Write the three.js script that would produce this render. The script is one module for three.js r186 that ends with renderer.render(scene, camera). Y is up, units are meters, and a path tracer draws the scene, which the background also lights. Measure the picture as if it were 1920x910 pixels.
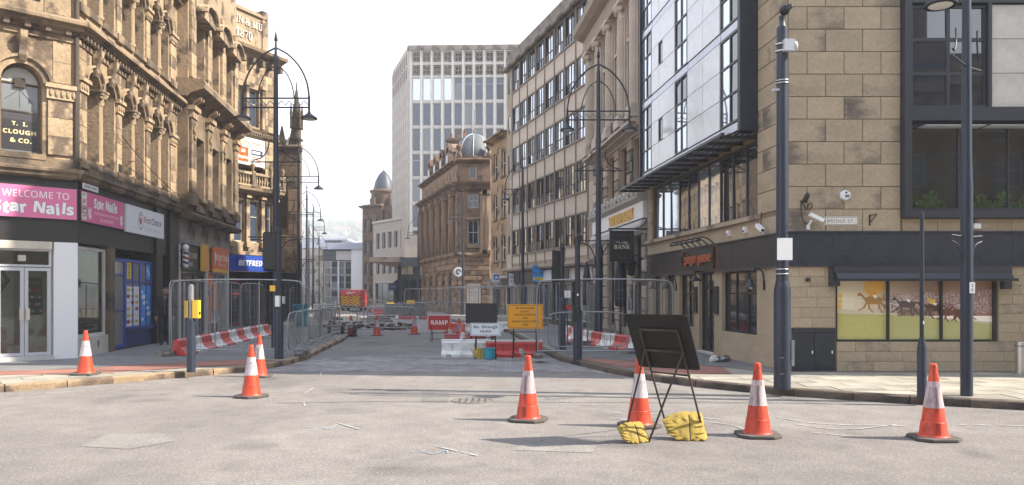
import * as THREE from 'three';
import { mergeGeometries } from 'three/addons/utils/BufferGeometryUtils.js';
import { FontLoader } from 'three/addons/loaders/FontLoader.js';
import { TextGeometry } from 'three/addons/geometries/TextGeometry.js';
import { MarchingCubes } from 'three/addons/objects/MarchingCubes.js';

// ---------- camera, sky, sun, exposure ----------
const scene = new THREE.Scene();
const camera = new THREE.PerspectiveCamera(35.07, 1920 / 910, 0.1, 4000);
camera.position.set(0, 1.7, 0);
camera.setViewOffset(1920, 910, 0, -95, 1920, 910);      // a level lens shifted upwards
const renderer = new THREE.WebGLRenderer({ antialias: true });
renderer.toneMapping = THREE.LinearToneMapping;
renderer.toneMappingExposure = 2.55;
renderer.shadowMap.enabled = true;
{
  const w = 64, h = 64, d = new Float32Array(w * h * 4);
  for (let j = 0; j < h; j++) for (let i = 0; i < w; i++) {
    const e = Math.max(0, (j + 0.5) / h * 2 - 1), t = Math.pow(e, 0.75), k = (j * w + i) * 4;   // 0 at the horizon, 1 overhead
    d[k] = 0.71 - 0.33 * t; d[k + 1] = 0.72 - 0.21 * t; d[k + 2] = 0.75 - 0.01 * t; d[k + 3] = 1;
  }
  const sky = new THREE.DataTexture(d, w, h, THREE.RGBAFormat, THREE.FloatType);
  sky.mapping = THREE.EquirectangularReflectionMapping; sky.magFilter = sky.minFilter = THREE.LinearFilter; sky.needsUpdate = true;
  scene.background = sky; scene.environment = sky;
}
const sun = new THREE.DirectionalLight(new THREE.Color(1, 0.93, 0.8), 5);
sun.position.set(75, 66, 9.5); sun.castShadow = true; sun.target.position.set(0, 0, 0);
sun.shadow.mapSize.set(4096, 4096);
Object.assign(sun.shadow.camera, { left: -90, right: 90, top: 90, bottom: -60, near: 1, far: 260 });
scene.add(sun, sun.target);
scene.fog = new THREE.FogExp2(new THREE.Color(0.93, 0.94, 0.98), 0.0012);

// ---------- helpers ----------
let seed = 12345;
const rnd = () => { seed = (seed + 0x6d2b79f5) | 0; let t = Math.imul(seed ^ (seed >>> 15), 1 | seed); t = (t + Math.imul(t ^ (t >>> 7), 61 | t)) ^ t; return ((t ^ (t >>> 14)) >>> 0) / 4294967296; };
const rr = (a, b) => a + (b - a) * rnd();
const pick = (a) => a[Math.floor(rnd() * a.length)];
const PAVE = 0.12;
const GX = (x, D) => (x - 960) / 1440 * D;               // plan position of something seen at column x, D metres away
const used = new Map();
function numbered(n) { const c = used.get(n) || 0; used.set(n, c + 1); return c ? n + '_' + String(c).padStart(3, '0') : n; }
function tag(o, label, category, group) { o.userData.label = label; o.userData.category = category; if (group) o.userData.group = group; return o; }
function thing(name, label, category, x = 0, y = 0, z = 0, turn = 0, group) {
  const o = new THREE.Group(); o.name = numbered(name); o.position.set(x, y, z); o.rotation.y = turn; scene.add(o);
  return tag(o, label, category, group);
}
function mesh(name, g, m, parent = scene, x = 0, y = 0, z = 0) {
  const o = new THREE.Mesh(g, m); o.name = parent === scene ? numbered(name) : name; o.position.set(x, y, z);
  o.castShadow = o.receiveShadow = true; parent.add(o); return o;
}
function struct(o) { o.userData.kind = 'structure'; return o; }
function dup(src, label, x, y, z, turn = 0) {
  const c = src.clone(); c.name = numbered(src.name.replace(/_\d{3}$/, '')); c.position.set(x, y, z); c.rotation.y = turn; scene.add(c);
  c.userData = { ...src.userData }; if (label) c.userData.label = label; return c;
}
const V = (x, y, z) => new THREE.Vector3(x, y, z);
const gcache = new Map();
const memo = (k, f) => { if (!gcache.has(k)) gcache.set(k, f()); return gcache.get(k); };
function uvBox(g, o = 0, p = 0) {                          // uv in metres from position, by the way each face points
  const P = g.attributes.position, N = g.attributes.normal, U = new Float32Array(P.count * 2);
  for (let i = 0; i < P.count; i++) {
    const nx = Math.abs(N.getX(i)), ny = Math.abs(N.getY(i)), nz = Math.abs(N.getZ(i));
    let a, b; if (ny > nx && ny > nz) { a = P.getX(i); b = P.getZ(i); } else if (nx > nz) { a = P.getZ(i); b = P.getY(i); } else { a = P.getX(i); b = P.getY(i); }
    U[i * 2] = a + o; U[i * 2 + 1] = b + p;
  }
  g.setAttribute('uv', new THREE.BufferAttribute(U, 2)); return g;
}
const r3 = (x) => Math.round(x * 1000) / 1000;
function boxG(w, h, d, v = 0) { w = r3(w); h = r3(h); d = r3(d); return memo(`b${w},${h},${d},${v}`, () => uvBox(new THREE.BoxGeometry(w, h, d), v * 0.37, v * 0.61)); }
function bxs(list) {                                       // merged boxes: [x0,x1,y0,y1,z0,z1]
  return mergeGeometries(list.map(([a, b, c, d, e, f]) => uvBox(new THREE.BoxGeometry(b - a, d - c, f - e).translate((a + b) / 2, (c + d) / 2, (e + f) / 2))));
}
function stoneG(w, h, d, c, v = 0) {                       // a block with a chamfered front
  w = r3(w); h = r3(h);
  return memo(`s${w},${h},${d},${c},${v}`, () => {
    const a = w / 2, b = h / 2, z1 = d / 2, z0 = z1 - c, zb = -d / 2, p = [];
    const q = (A, B, C, D) => p.push(...A, ...B, ...C, ...A, ...C, ...D);
    const o = [[-a, -b, z0], [a, -b, z0], [a, b, z0], [-a, b, z0]], i = [[-a + c, -b + c, z1], [a - c, -b + c, z1], [a - c, b - c, z1], [-a + c, b - c, z1]], k = o.map(([x, y]) => [x, y, zb]);
    q(...i); for (let n = 0; n < 4; n++) { const m = (n + 1) % 4; q(o[n], o[m], i[m], i[n]); q(k[n], k[m], o[m], o[n]); }
    const g = new THREE.BufferGeometry(); g.setAttribute('position', new THREE.Float32BufferAttribute(p, 3)); g.computeVertexNormals();
    return uvBox(g, v * 0.37, v * 0.61);
  });
}
function tubeG(pts, r, seg = 6, div, closed = false) {
  const c = new THREE.CatmullRomCurve3(pts.map((p) => p.isVector3 ? p : V(...p)), closed, 'centripetal');
  return new THREE.TubeGeometry(c, div || pts.length * 4, r, seg, closed);
}
function rod(a, b, r, seg = 6, r2 = r) {
  const A = a.isVector3 ? a : V(...a), B = b.isVector3 ? b : V(...b), d = B.clone().sub(A), L = d.length();
  const g = new THREE.CylinderGeometry(r2, r, L, seg); g.translate(0, L / 2, 0);
  g.applyQuaternion(new THREE.Quaternion().setFromUnitVectors(V(0, 1, 0), d.normalize())); g.translate(A.x, A.y, A.z); return g;
}
const MG = (l) => mergeGeometries(l.map((g) => { const n = g.index ? g.toNonIndexed() : g; for (const k of Object.keys(n.attributes)) if (!['position', 'normal', 'uv'].includes(k)) n.deleteAttribute(k); return n; }));
const lathe = (pts, seg = 20) => new THREE.LatheGeometry(pts.map(([x, y]) => new THREE.Vector2(x, y)), seg);
function shape(pts) { const s = new THREE.Shape(); pts.forEach(([x, y], i) => i ? s.lineTo(x, y) : s.moveTo(x, y)); s.closePath(); return s; }
const ext = (s, d, o = {}) => new THREE.ExtrudeGeometry(s, { depth: d, bevelEnabled: false, curveSegments: 10, ...o });
function archPath(P, u0, u1, v0, vs, rise) {               // a round- or segment-headed opening
  const c = (u0 + u1) / 2, r = (u1 - u0) / 2; rise = rise ?? r;
  P.moveTo(u0, v0); P.lineTo(u1, v0); P.lineTo(u1, vs); P.absellipse(c, vs, r, rise, 0, Math.PI, false); P.closePath(); return P;
}
function rectPath(P, u0, u1, v0, v1) { P.moveTo(u0, v0); P.lineTo(u1, v0); P.lineTo(u1, v1); P.lineTo(u0, v1); P.closePath(); return P; }
const archRing = (r0, r1, d, rise = 1) => memo(`ar${r0},${r1},${d},${rise}`, () => {
  const s = new THREE.Shape(); s.absellipse(0, 0, r1, r1 * rise, 0, Math.PI, false); s.lineTo(-r0, 0); s.absellipse(0, 0, r0, r0 * rise, Math.PI, 0, true); s.closePath(); return ext(s, d);
});

// ---------- procedural textures ----------
const H2 = (x, y, s) => { let h = Math.imul(x, 374761393) + Math.imul(y, 668265263) + Math.imul(s, 2147483647 ^ 69069) | 0; h = Math.imul(h ^ (h >>> 13), 1274126177); return ((h ^ (h >>> 16)) >>> 0) / 4294967296; };
function vn(x, y, per, s) {                                // tileable value noise; x, y in cells, per cells to a tile
  const xi = Math.floor(x), yi = Math.floor(y), fx = x - xi, fy = y - yi, u = fx * fx * (3 - 2 * fx), v = fy * fy * (3 - 2 * fy);
  const a = ((xi % per) + per) % per, b = (a + 1) % per, c = ((yi % per) + per) % per, d = (c + 1) % per;
  return (H2(a, c, s) * (1 - u) + H2(b, c, s) * u) * (1 - v) + (H2(a, d, s) * (1 - u) + H2(b, d, s) * u) * v;
}
const fbm = (x, y, per, oct, s) => { let r = 0, a = 0.5, t = 0; for (let o = 0; o < oct; o++) { r += a * vn(x * per, y * per, per, s + o); t += a; a *= 0.55; per *= 2; } return r / t; };
function dataTex(n, f, metres, srgb = true) {
  const d = new Uint8Array(n * n * 4);
  for (let j = 0; j < n; j++) for (let i = 0; i < n; i++) {
    const c = f(i / n, j / n, i, j), k = (j * n + i) * 4;
    for (let q = 0; q < 3; q++) d[k + q] = Math.max(0, Math.min(255, 255 * (c.length ? c[q] : c)));
    d[k + 3] = 255;
  }
  const t = new THREE.DataTexture(d, n, n); t.wrapS = t.wrapT = THREE.RepeatWrapping; t.magFilter = THREE.LinearFilter; t.minFilter = THREE.LinearMipmapLinearFilter; t.generateMipmaps = true;
  if (srgb) t.colorSpace = THREE.SRGBColorSpace; t.repeat.set(1 / metres, 1 / metres); t.needsUpdate = true; return t;
}
const sm = (a, b, x) => { const t = Math.max(0, Math.min(1, (x - a) / (b - a))); return t * t * (3 - 2 * t); };
const TX = {};
TX.stone = dataTex(512, (x, y) => {
  const big = fbm(x, y, 3, 4, 3), fine = fbm(x, y, 64, 2, 9), st = sm(0.52, 0.72, fbm(x, y * 1.0, 5, 4, 21)) * 0.36;
  const b = 0.86 + (big - 0.5) * 0.3 + (fine - 0.5) * 0.16 - st; return [b * 1.0, b * (0.99 - st * 0.02), b * (0.97 + st * 0.1)];
}, 2.4);
TX.sooty = dataTex(512, (x, y) => {                        // smudges of soot with ragged outlines
  const big = fbm(x, y, 4, 4, 41), fine = fbm(x, y, 64, 2, 49), st = sm(0.44, 0.72, fbm(x, y, 3, 5, 57)) * 0.36;
  const b = 0.84 + (big - 0.5) * 0.26 + (fine - 0.5) * 0.16 - st * 0.85; return [b, b * (0.98 + st * 0.03), b * (0.95 + st * 0.22)];
}, 1.7);
TX.ashlar = dataTex(512, (x, y) => {                       // sawn sandstone: bedding, fine grain
  const b = 0.9 + (fbm(x, y * 3, 3, 4, 61) - 0.5) * 0.13 + (fbm(x, y, 80, 1, 69) - 0.5) * 0.09; return [b, b * 0.995, b * 0.985];
}, 1.9);
TX.smudge = dataTex(512, (x, y) => {                       // soot smudges drawn out along the bed
  const st = sm(0.42, 0.78, fbm(x, y * 2, 3, 5, 257)) * 0.36, b = 0.89 + (fbm(x, y * 3, 3, 4, 263) - 0.5) * 0.13 + (fbm(x, y, 80, 1, 269) - 0.5) * 0.09 - st; return [b, b * (0.995 + st * 0.02), b * (0.985 + st * 0.16)];
}, 2.6);
TX.plain = dataTex(256, (x, y) => { const b = 0.93 + (fbm(x, y, 4, 4, 71) - 0.5) * 0.16 + (fbm(x, y, 64, 1, 75) - 0.5) * 0.06; return b; }, 1.5);
TX.worn = dataTex(512, (x, y) => {                         // scuffed paint and plastic
  const s = sm(0.6, 0.72, fbm(x, y, 9, 4, 91)); const b = 0.9 + (fbm(x, y, 5, 4, 95) - 0.5) * 0.22 - s * 0.2 + (fbm(x, y, 96, 1, 99) - 0.5) * 0.06; return b;
}, 0.9);
TX.asphalt = dataTex(2048, (x, y, i, j) => {
  const big = fbm(x, y, 5, 5, 101), mid = fbm(x, y, 40, 2, 111), g = H2(i >> 1, j >> 1, 5), g2 = H2(i, j, 6);
  let b = 0.72 + (big - 0.5) * 0.2 + (mid - 0.5) * 0.1 + (g - 0.5) * 0.17 + (g2 - 0.5) * 0.1; if (g > 0.988) b += 0.16; if (g < 0.02) b -= 0.12;
  const oil = sm(0.64, 0.74, fbm(x, y, 9, 3, 131)); b -= oil * 0.07; return [b * 1.015, b, b * 0.985];
}, 11);
TX.asphaltBump = dataTex(512, (x, y, i, j) => 0.5 + (H2(i >> 1, j >> 1, 15) - 0.5) * 0.7 + (fbm(x, y, 32, 2, 16) - 0.5) * 0.5, 2.2, false);
TX.stoneBump = dataTex(512, (x, y) => 0.5 + (fbm(x, y, 24, 4, 17) - 0.5) * 0.9, 1.6, false);
TX.pave = dataTex(512, (x, y, i, j) => { const s = sm(0.58, 0.7, fbm(x, y, 6, 4, 201)); const b = 0.88 + (fbm(x, y, 4, 5, 203) - 0.5) * 0.3 + (H2(i, j, 8) - 0.5) * 0.1 - s * 0.12; return [b, b * 0.99, b * 0.96]; }, 3.1);
TX.setts = dataTex(1024, (x, y) => {                       // worn block paving too far off to tell the blocks apart
  const n = 40, r = Math.floor(y * n), fx = (x * n / 2 + (r % 2) * 0.5), cx = Math.floor(fx), dx = Math.abs(fx - cx - 0.5) * 2, dy = Math.abs(y * n - r - 0.5) * 2;
  const j = Math.max(sm(0.9, 1, dx), sm(0.8, 1, dy)); const b = 0.78 + (H2(cx % 20, r, 3) - 0.5) * 0.22 + (fbm(x, y, 6, 4, 303) - 0.5) * 0.3 - j * 0.3; return [b, b * 0.985, b * 1.0];
}, 4);
// ---------- materials (linear base colours) ----------
const C = (r, g, b) => new THREE.Color().setRGB(r, g, b);
function mat(r, g, b, rough = 0.85, o = {}) { return new THREE.MeshStandardMaterial({ color: C(r, g, b), roughness: rough, metalness: 0, ...o }); }
function stoneM(r, g, b, tex = TX.stone, bump = 0.012) { return mat(r, g, b, 0.92, { map: tex, bumpMap: TX.stoneBump, bumpScale: bump }); }
const M = {
  road: mat(0.365, 0.335, 0.315, 0.93, { map: TX.asphalt, bumpMap: TX.asphaltBump, bumpScale: 0.004 }),
  street: mat(0.42, 0.395, 0.375, 0.9, { map: TX.setts, bumpMap: TX.asphaltBump, bumpScale: 0.004 }),
  tarmac: mat(0.33, 0.31, 0.3, 0.9, { map: TX.asphalt }),
  pave: mat(0.4, 0.37, 0.32, 0.9, { map: TX.pave, bumpMap: TX.asphaltBump, bumpScale: 0.003 }),
  paveB: mat(0.375, 0.345, 0.3, 0.9, { map: TX.pave, bumpMap: TX.asphaltBump, bumpScale: 0.003 }),
  paveC: mat(0.42, 0.39, 0.335, 0.9, { map: TX.pave, bumpMap: TX.asphaltBump, bumpScale: 0.003 }),
  red: mat(0.36, 0.16, 0.125, 0.9, { map: TX.pave }),
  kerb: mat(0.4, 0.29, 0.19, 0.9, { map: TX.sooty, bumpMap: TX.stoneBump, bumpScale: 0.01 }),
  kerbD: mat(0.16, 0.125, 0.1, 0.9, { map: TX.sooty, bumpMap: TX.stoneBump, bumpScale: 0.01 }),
  sandA: stoneM(0.48, 0.355, 0.23), sandB: stoneM(0.43, 0.315, 0.205), sandC: stoneM(0.52, 0.385, 0.25), sandD: stoneM(0.34, 0.25, 0.165, TX.sooty),
  sootA: stoneM(0.27, 0.2, 0.135, TX.sooty), sootB: stoneM(0.21, 0.158, 0.11, TX.sooty), sootC: stoneM(0.13, 0.1, 0.075, TX.sooty),
  buffA: stoneM(0.48, 0.385, 0.27, TX.ashlar, 0.006), buffB: stoneM(0.45, 0.36, 0.25, TX.ashlar, 0.006), buffC: stoneM(0.5, 0.395, 0.27, TX.ashlar, 0.006), buffS: stoneM(0.49, 0.39, 0.275, TX.smudge, 0.006), buffX: stoneM(0.32, 0.26, 0.2, TX.smudge, 0.006),
  mortar: mat(0.19, 0.14, 0.085, 0.95),
  concrete: mat(0.52, 0.47, 0.42, 0.9, { map: TX.plain }), concreteW: mat(0.6, 0.57, 0.54, 0.85, { map: TX.plain }), concreteD: mat(0.34, 0.3, 0.265, 0.9, { map: TX.sooty }),
  office: stoneM(0.46, 0.375, 0.29, TX.ashlar, 0.004), officeP: mat(0.6, 0.5, 0.405, 0.8, { map: TX.plain }), fin: mat(0.34, 0.275, 0.225, 0.8, { map: TX.plain }),
  tan: stoneM(0.5, 0.34, 0.2), brown: stoneM(0.3, 0.205, 0.14, TX.sooty), brownL: stoneM(0.36, 0.25, 0.165, TX.stone), brownD: stoneM(0.22, 0.145, 0.1, TX.sooty),
  lead: mat(0.17, 0.18, 0.2, 0.65, { map: TX.sooty }), slate: mat(0.08, 0.09, 0.13, 0.5, { map: TX.sooty }), brick: mat(0.35, 0.16, 0.1, 0.9, { map: TX.stone }),
  navy: mat(0.028, 0.038, 0.065, 0.42, { map: TX.worn }), navyD: mat(0.02, 0.024, 0.036, 0.5, { map: TX.worn }), black: mat(0.012, 0.012, 0.014, 0.5), blackM: mat(0.014, 0.013, 0.013, 0.75, { map: TX.worn }),
  charcoal: mat(0.03, 0.032, 0.042, 0.4), fasciaN: mat(0.024, 0.028, 0.044, 0.5, { map: TX.worn }), shopBlack: mat(0.02, 0.018, 0.018, 0.45, { map: TX.worn }),
  panelW: new THREE.MeshPhysicalMaterial({ color: C(0.66, 0.655, 0.665), roughness: 0.26, clearcoat: 0.6, clearcoatRoughness: 0.12, map: TX.plain }),
  panelB: new THREE.MeshPhysicalMaterial({ color: C(0.45, 0.48, 0.58), roughness: 0.25, clearcoat: 0.5, clearcoatRoughness: 0.08 }),
  white: mat(0.66, 0.65, 0.64, 0.5, { map: TX.worn }), cream: mat(0.62, 0.56, 0.46, 0.7, { map: TX.plain }), alu: mat(0.5, 0.51, 0.54, 0.45, { metalness: 0.3 }), whiteP: mat(0.78, 0.78, 0.78, 0.35),
  galv: mat(0.42, 0.43, 0.44, 0.5, { metalness: 0.6, map: TX.worn }), galvD: mat(0.3, 0.3, 0.31, 0.5, { metalness: 0.6, map: TX.worn }), steel: mat(0.6, 0.58, 0.55, 0.32, { metalness: 0.9 }),
  rust: mat(0.1, 0.075, 0.062, 0.8, { map: TX.sooty }), rubber: mat(0.11, 0.095, 0.085, 0.85, { map: TX.worn }),
  orange: mat(0.72, 0.075, 0.028, 0.45, { map: TX.worn }), sleeve: mat(0.6, 0.53, 0.55, 0.4, { map: TX.worn }), redP: mat(0.62, 0.045, 0.035, 0.42, { map: TX.worn }), redD: mat(0.36, 0.03, 0.035, 0.5, { map: TX.worn }), whitePl: mat(0.74, 0.72, 0.69, 0.45, { map: TX.worn }),
  yellow: mat(0.82, 0.5, 0.04, 0.45), bag: mat(0.44, 0.3, 0.045, 0.75, { map: TX.worn }), bagW: mat(0.5, 0.42, 0.34, 0.8, { map: TX.worn }), cyan: mat(0.03, 0.33, 0.42, 0.5, { map: TX.worn }),
  blue: mat(0.02, 0.06, 0.32, 0.4), blueD: mat(0.012, 0.03, 0.16, 0.45), gold: mat(0.75, 0.5, 0.14, 0.35, { metalness: 0.8 }), copper: mat(0.24, 0.11, 0.075, 0.35, { metalness: 0.6, map: TX.worn }),
  wood: mat(0.2, 0.09, 0.05, 0.6), concreteF: mat(0.34, 0.31, 0.27, 0.95, { map: TX.stone }), glow: mat(0.75, 0.74, 0.7, 0.3), orangeS: mat(0.7, 0.14, 0.02, 0.5), stonePale: stoneM(0.52, 0.45, 0.34, TX.stone, 0.006),
  glass: new THREE.MeshPhysicalMaterial({ color: C(0.014, 0.016, 0.022), roughness: 0.03, ior: 1.75 }),
  glassB: new THREE.MeshPhysicalMaterial({ color: C(0.05, 0.065, 0.1), roughness: 0.05, ior: 1.8 }),
  glassM: new THREE.MeshPhysicalMaterial({ color: C(0.02, 0.024, 0.035), roughness: 0.02, ior: 2.3 }),
  glassR: new THREE.MeshPhysicalMaterial({ color: C(0.62, 0.66, 0.72), roughness: 0.03, metalness: 0.75, ior: 1.8 }),
  glassG: new THREE.MeshPhysicalMaterial({ color: C(0.17, 0.18, 0.19), roughness: 0.05, ior: 1.6 }),
  pane: new THREE.MeshPhysicalMaterial({ color: C(0.86, 0.9, 0.9), roughness: 0.02, transmission: 1, thickness: 0, ior: 1.5 }),
  palePane: mat(0.5, 0.49, 0.46, 0.5),
  skin: mat(0.36, 0.19, 0.13, 0.6), leaf: mat(0.16, 0.3, 0.06, 0.7, { side: THREE.DoubleSide }),
};
// ---------- a wall plane: u along it, v up, w outwards ----------
const at = new Map();
class Face {
  constructor(parent, ox, oz, a) { Object.assign(this, { parent, ox, oz, a, c: Math.cos(a), s: Math.sin(a) }); }
  add(name, g, m, u, v, w, sub) {
    const o = new THREE.Mesh(g, m); o.name = name; o.castShadow = o.receiveShadow = true; at.set(o, [u, v, w]);
    if (sub) { const p = at.get(sub); o.position.set(u - p[0], v - p[1], w - p[2]); sub.add(o); }
    else { o.position.set(this.ox + this.c * u + this.s * w, v, this.oz - this.s * u + this.c * w); o.rotation.y = this.a; this.parent.add(o); }
    return o;
  }
  box(name, m, u0, u1, v0, v1, w0, w1, sub, vr = 0) { return this.add(name, boxG(u1 - u0, v1 - v0, w1 - w0, vr), m, (u0 + u1) / 2, (v0 + v1) / 2, (w0 + w1) / 2, sub); }
  boxes(name, m, list, sub) { return this.add(name, bxs(list), m, 0, 0, 0, sub); }
  ext(name, m, s, w0, w1, sub) { return this.add(name, ext(s, w1 - w0), m, 0, 0, w0, sub); }
  // a point of the wall in the scene
  world(u, v, w) { const p = this.parent; const x = this.ox + this.c * u + this.s * w, z = this.oz - this.s * u + this.c * w; const q = V(x, v, z).applyEuler(p.rotation); return q.add(p.position); }
  turn() { return this.a + this.parent.rotation.y; }
  ashlar(u0, u1, v0, v1, ch, sw, mats, holes = [], w = 0, proud = 0.014, o = {}) {
    const n = Math.max(1, Math.round((v1 - v0) / ch)), h = (v1 - v0) / n, j = o.j ?? 0.006, c = o.c ?? 0.006;
    for (let k = 0; k < n; k++) {
      const a = v0 + k * h, b = a + h; let runs = [[u0, u1]];
      for (const [x0, x1, y0, y1] of holes) if (y0 < b - 0.02 && y1 > a + 0.02) runs = runs.flatMap(([p, q]) => (x1 <= p || x0 >= q) ? [[p, q]] : [[p, Math.min(q, x0)], [Math.max(p, x1), q]].filter(([s, t]) => t - s > 0.05));
      for (const [p, q] of runs) {
        const cuts = [p]; let x = Math.floor(p / sw) * sw + (k % 2) * sw / 2 + (o.jit ? rr(-o.jit, o.jit) : 0); for (; x < q - 0.12; x += sw * (o.jit ? rr(0.75, 1.25) : 1)) if (x > cuts[cuts.length - 1] + 0.12) cuts.push(x); cuts.push(q);
        for (let i = 0; i + 1 < cuts.length; i++) {
          const s = cuts[i] + j / 2, t = cuts[i + 1] - j / 2; if (t - s < 0.03) continue;
          this.add(o.name || 'stone', stoneG(t - s, h - j, proud + 0.03, c, Math.floor(rnd() * 5)), pick(mats), (s + t) / 2, (a + b) / 2, w + (proud - 0.03) / 2 + rr(-0.001, 0.001));
        }
      }
    }
  }
  // rectangular or arched window in an opening, set back at w
  win(u0, u1, v0, v1, o = {}) {
    const { nx = 1, ny = 1, fw = 0.06, bw = 0.035, w = -0.14, fm = M.white, gm = M.glass, name = 'window', arch = 0, ft = 0.06, xs, ys, jitter = 0.004 } = o, W = r3(u1 - u0), Hh = r3(v1 - v0);
    const X = xs || Array.from({ length: nx + 1 }, (_, i) => i / nx), Y = ys || Array.from({ length: ny + 1 }, (_, i) => i / ny);
    const key = `w${W},${Hh},${fw},${bw},${arch},${X.join()},${Y.join()},${ft}`;
    const g = memo(key, () => {
      const L = [], a = W / 2, b = Hh / 2, hh = arch ? Hh - arch : Hh;
      L.push([-a, -a + fw, -b, -b + hh, -ft / 2, ft / 2], [a - fw, a, -b, -b + hh, -ft / 2, ft / 2], [-a + fw, a - fw, -b, -b + fw, -ft / 2, ft / 2]);
      if (!arch) L.push([-a + fw, a - fw, b - fw, b, -ft / 2, ft / 2]);
      for (let i = 1; i < X.length - 1; i++) { const x = -a + W * X[i]; L.push([x - bw / 2, x + bw / 2, -b + fw, -b + hh - (arch ? 0 : fw), -ft / 2 + 0.004, ft / 2 - 0.004]); }
      for (let i = 1; i < Y.length - 1; i++) { const y = -b + hh * Y[i]; L.push([-a + fw, a - fw, y - bw / 2, y + bw / 2, -ft / 2 + 0.007, ft / 2 - 0.007]); }
      if (arch) L.push([-a + fw, a - fw, -b + hh - bw / 2, -b + hh + bw / 2, -ft / 2 + 0.007, ft / 2 - 0.007]);
      const gs = [bxs(L)]; if (arch) gs.push(archRing(a - fw, a, ft, arch / a).clone().translate(0, -b + hh, -ft / 2)); return MG(gs);
    });
    const f = this.add(name, g, fm, (u0 + u1) / 2, (v0 + v1) / 2, w), hh = arch ? Hh - arch : Hh;
    for (let i = 0; i + 1 < X.length; i++) for (let k = 0; k + 1 < Y.length; k++) {
      const a = u0 + W * X[i] + (i ? 0.004 : fw - 0.01), b = u0 + W * X[i + 1] - (i + 2 < X.length ? 0.004 : fw - 0.01), c = v0 + hh * Y[k] + (k ? 0.004 : fw - 0.01), d = v0 + hh * Y[k + 1] - (k + 2 < Y.length ? 0.004 : fw - 0.01);
      const p = this.box('pane', Array.isArray(gm) ? pick(gm) : (o.paneMat?.(i, k) || gm), a, b, c, d, w - 0.012, w - 0.002, f); if (jitter) p.rotation.set(rr(-jitter, jitter), rr(-jitter, jitter), 0);
    }
    if (arch) this.add('pane', memo(`ap${W},${arch}`, () => { const s = new THREE.Shape(); s.absellipse(0, 0, W / 2 - fw + 0.01, arch - fw + 0.01, 0, Math.PI, false); s.closePath(); return ext(s, 0.01); }), o.archMat || (Array.isArray(gm) ? gm[0] : gm), (u0 + u1) / 2, v0 + hh, w - 0.012, f);
    if (o.sill) this.box('sill', o.sillMat || M.sandB, u0 - 0.08, u1 + 0.08, v0 - 0.1, v0, w, 0.08, f);
    return f;
  }
  wall(name, m, u0, u1, v0, v1, holes, w0, w1) {          // holes: [u0,u1,v0,v1] or [u0,u1,v0,spring,rise]
    const s = rectPath(new THREE.Shape(), u0, u1, v0, v1);
    for (const h of holes) s.holes.push(h.length > 4 ? archPath(new THREE.Path(), h[0], h[1], h[2], h[3], h[4]) : rectPath(new THREE.Path(), ...h));
    return this.ext(name, m, s, w0, w1);
  }
}
function prism(name, m, pts, y0, y1, parent) {             // plan polygon [x, z] raised between two heights
  const g = ext(shape(pts.map(([x, z]) => [x, -z])), y1 - y0); g.rotateX(-Math.PI / 2); uvBox(g); return mesh(name, g, m, parent, 0, y0, 0);
}
// flat print
function canvasTex(w, h, draw) {
  const c = document.createElement('canvas'); c.width = w; c.height = h; const x = c.getContext('2d'); draw(x, w, h);
  const t = new THREE.CanvasTexture(c); t.colorSpace = THREE.SRGBColorSpace; t.anisotropy = 8; return t;
}
function printM(t, rough = 0.45) { return new THREE.MeshStandardMaterial({ map: t, roughness: rough, color: C(0.78, 0.78, 0.78) }); }
function panelG(w, h, d) {                                 // a thin board whose front carries a 0..1 print
  const g = new THREE.BoxGeometry(w, h, d); return g;
}
function board(parent, w, h, d, printMat, edge) {          // body + print as two parts
  const b = mesh('panel', boxG(w, h, d), edge, parent); const p = mesh('print', new THREE.PlaneGeometry(w - 0.02, h - 0.02), printMat, parent, 0, 0, d / 2 + 0.003); return [b, p];
}
const FONT = await new FontLoader().loadAsync('fonts/droid/droid_sans_bold.typeface.json');
const FONTS = await new FontLoader().loadAsync('fonts/droid/droid_serif_bold.typeface.json');
function textG(s, size, depth, font = FONT) { const g = new TextGeometry(s, { font, size, depth, curveSegments: 3, bevelEnabled: false }); g.computeBoundingBox(); const b = g.boundingBox; g.translate(-(b.min.x + b.max.x) / 2, -(b.min.y + b.max.y) / 2, 0); return g; }

// ---------- ground ----------
function sheet(name, pts, y, m, parent = scene) {          // flat polygon [X, D]
  const g = new THREE.ShapeGeometry(shape(pts)); g.rotateX(-Math.PI / 2); uvBox(g); return mesh(name, g, m, parent, 0, y, 0);
}
const road = struct(sheet('road', [[-400, -60], [400, -60], [400, 900], [-400, 900]], 0, M.road));
const KL = [[-26, -1.5], [-14, 8.7], [-8.8, 13.2], [-7.9, 14.07], [-6.97, 15.2], [-6.22, 16.0], [-5.6, 16.9], [-5.36, 18.2], [-5.35, 19.9], [-6.04, 27.2], [-7.6, 38], [-9.8, 50], [-15, 70], [-24, 100]];
const KR = [[26, 2.6], [13, 8.7], [7.48, 11.2], [6.08, 11.83], [4.6, 12.75], [3.53, 13.75], [2.87, 14.75], [2.15, 16.3], [1.21, 19.4], [0.81, 23.3], [-0.1, 33], [-3.0, 44], [-6.4, 57], [-10.4, 70], [-18, 100]];
const street = struct(sheet('street', [[-5.6, 16.75], [2.0, 16.5], [1.35, 18.8], [0.81, 23.3], [-0.1, 33], [-3, 44], [-6.4, 57], [-10.4, 70], [-18, 100], [-24, 100], [-15, 70], [-9.8, 50], [-7.6, 38], [-6.04, 27.2], [-5.35, 19.9]], 0.004, M.street));
mesh('tarmac_strip', (() => { const g = new THREE.ShapeGeometry(shape([[-5.3, 20.2], [-3.4, 20.9], [1.0, 20.7], [0.81, 23.3], [-0.1, 33], [-7.0, 34], [-6.04, 27.2]])); g.rotateX(-Math.PI / 2); return uvBox(g); })(), M.tarmac, street, 0, 0.004, 0);
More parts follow.
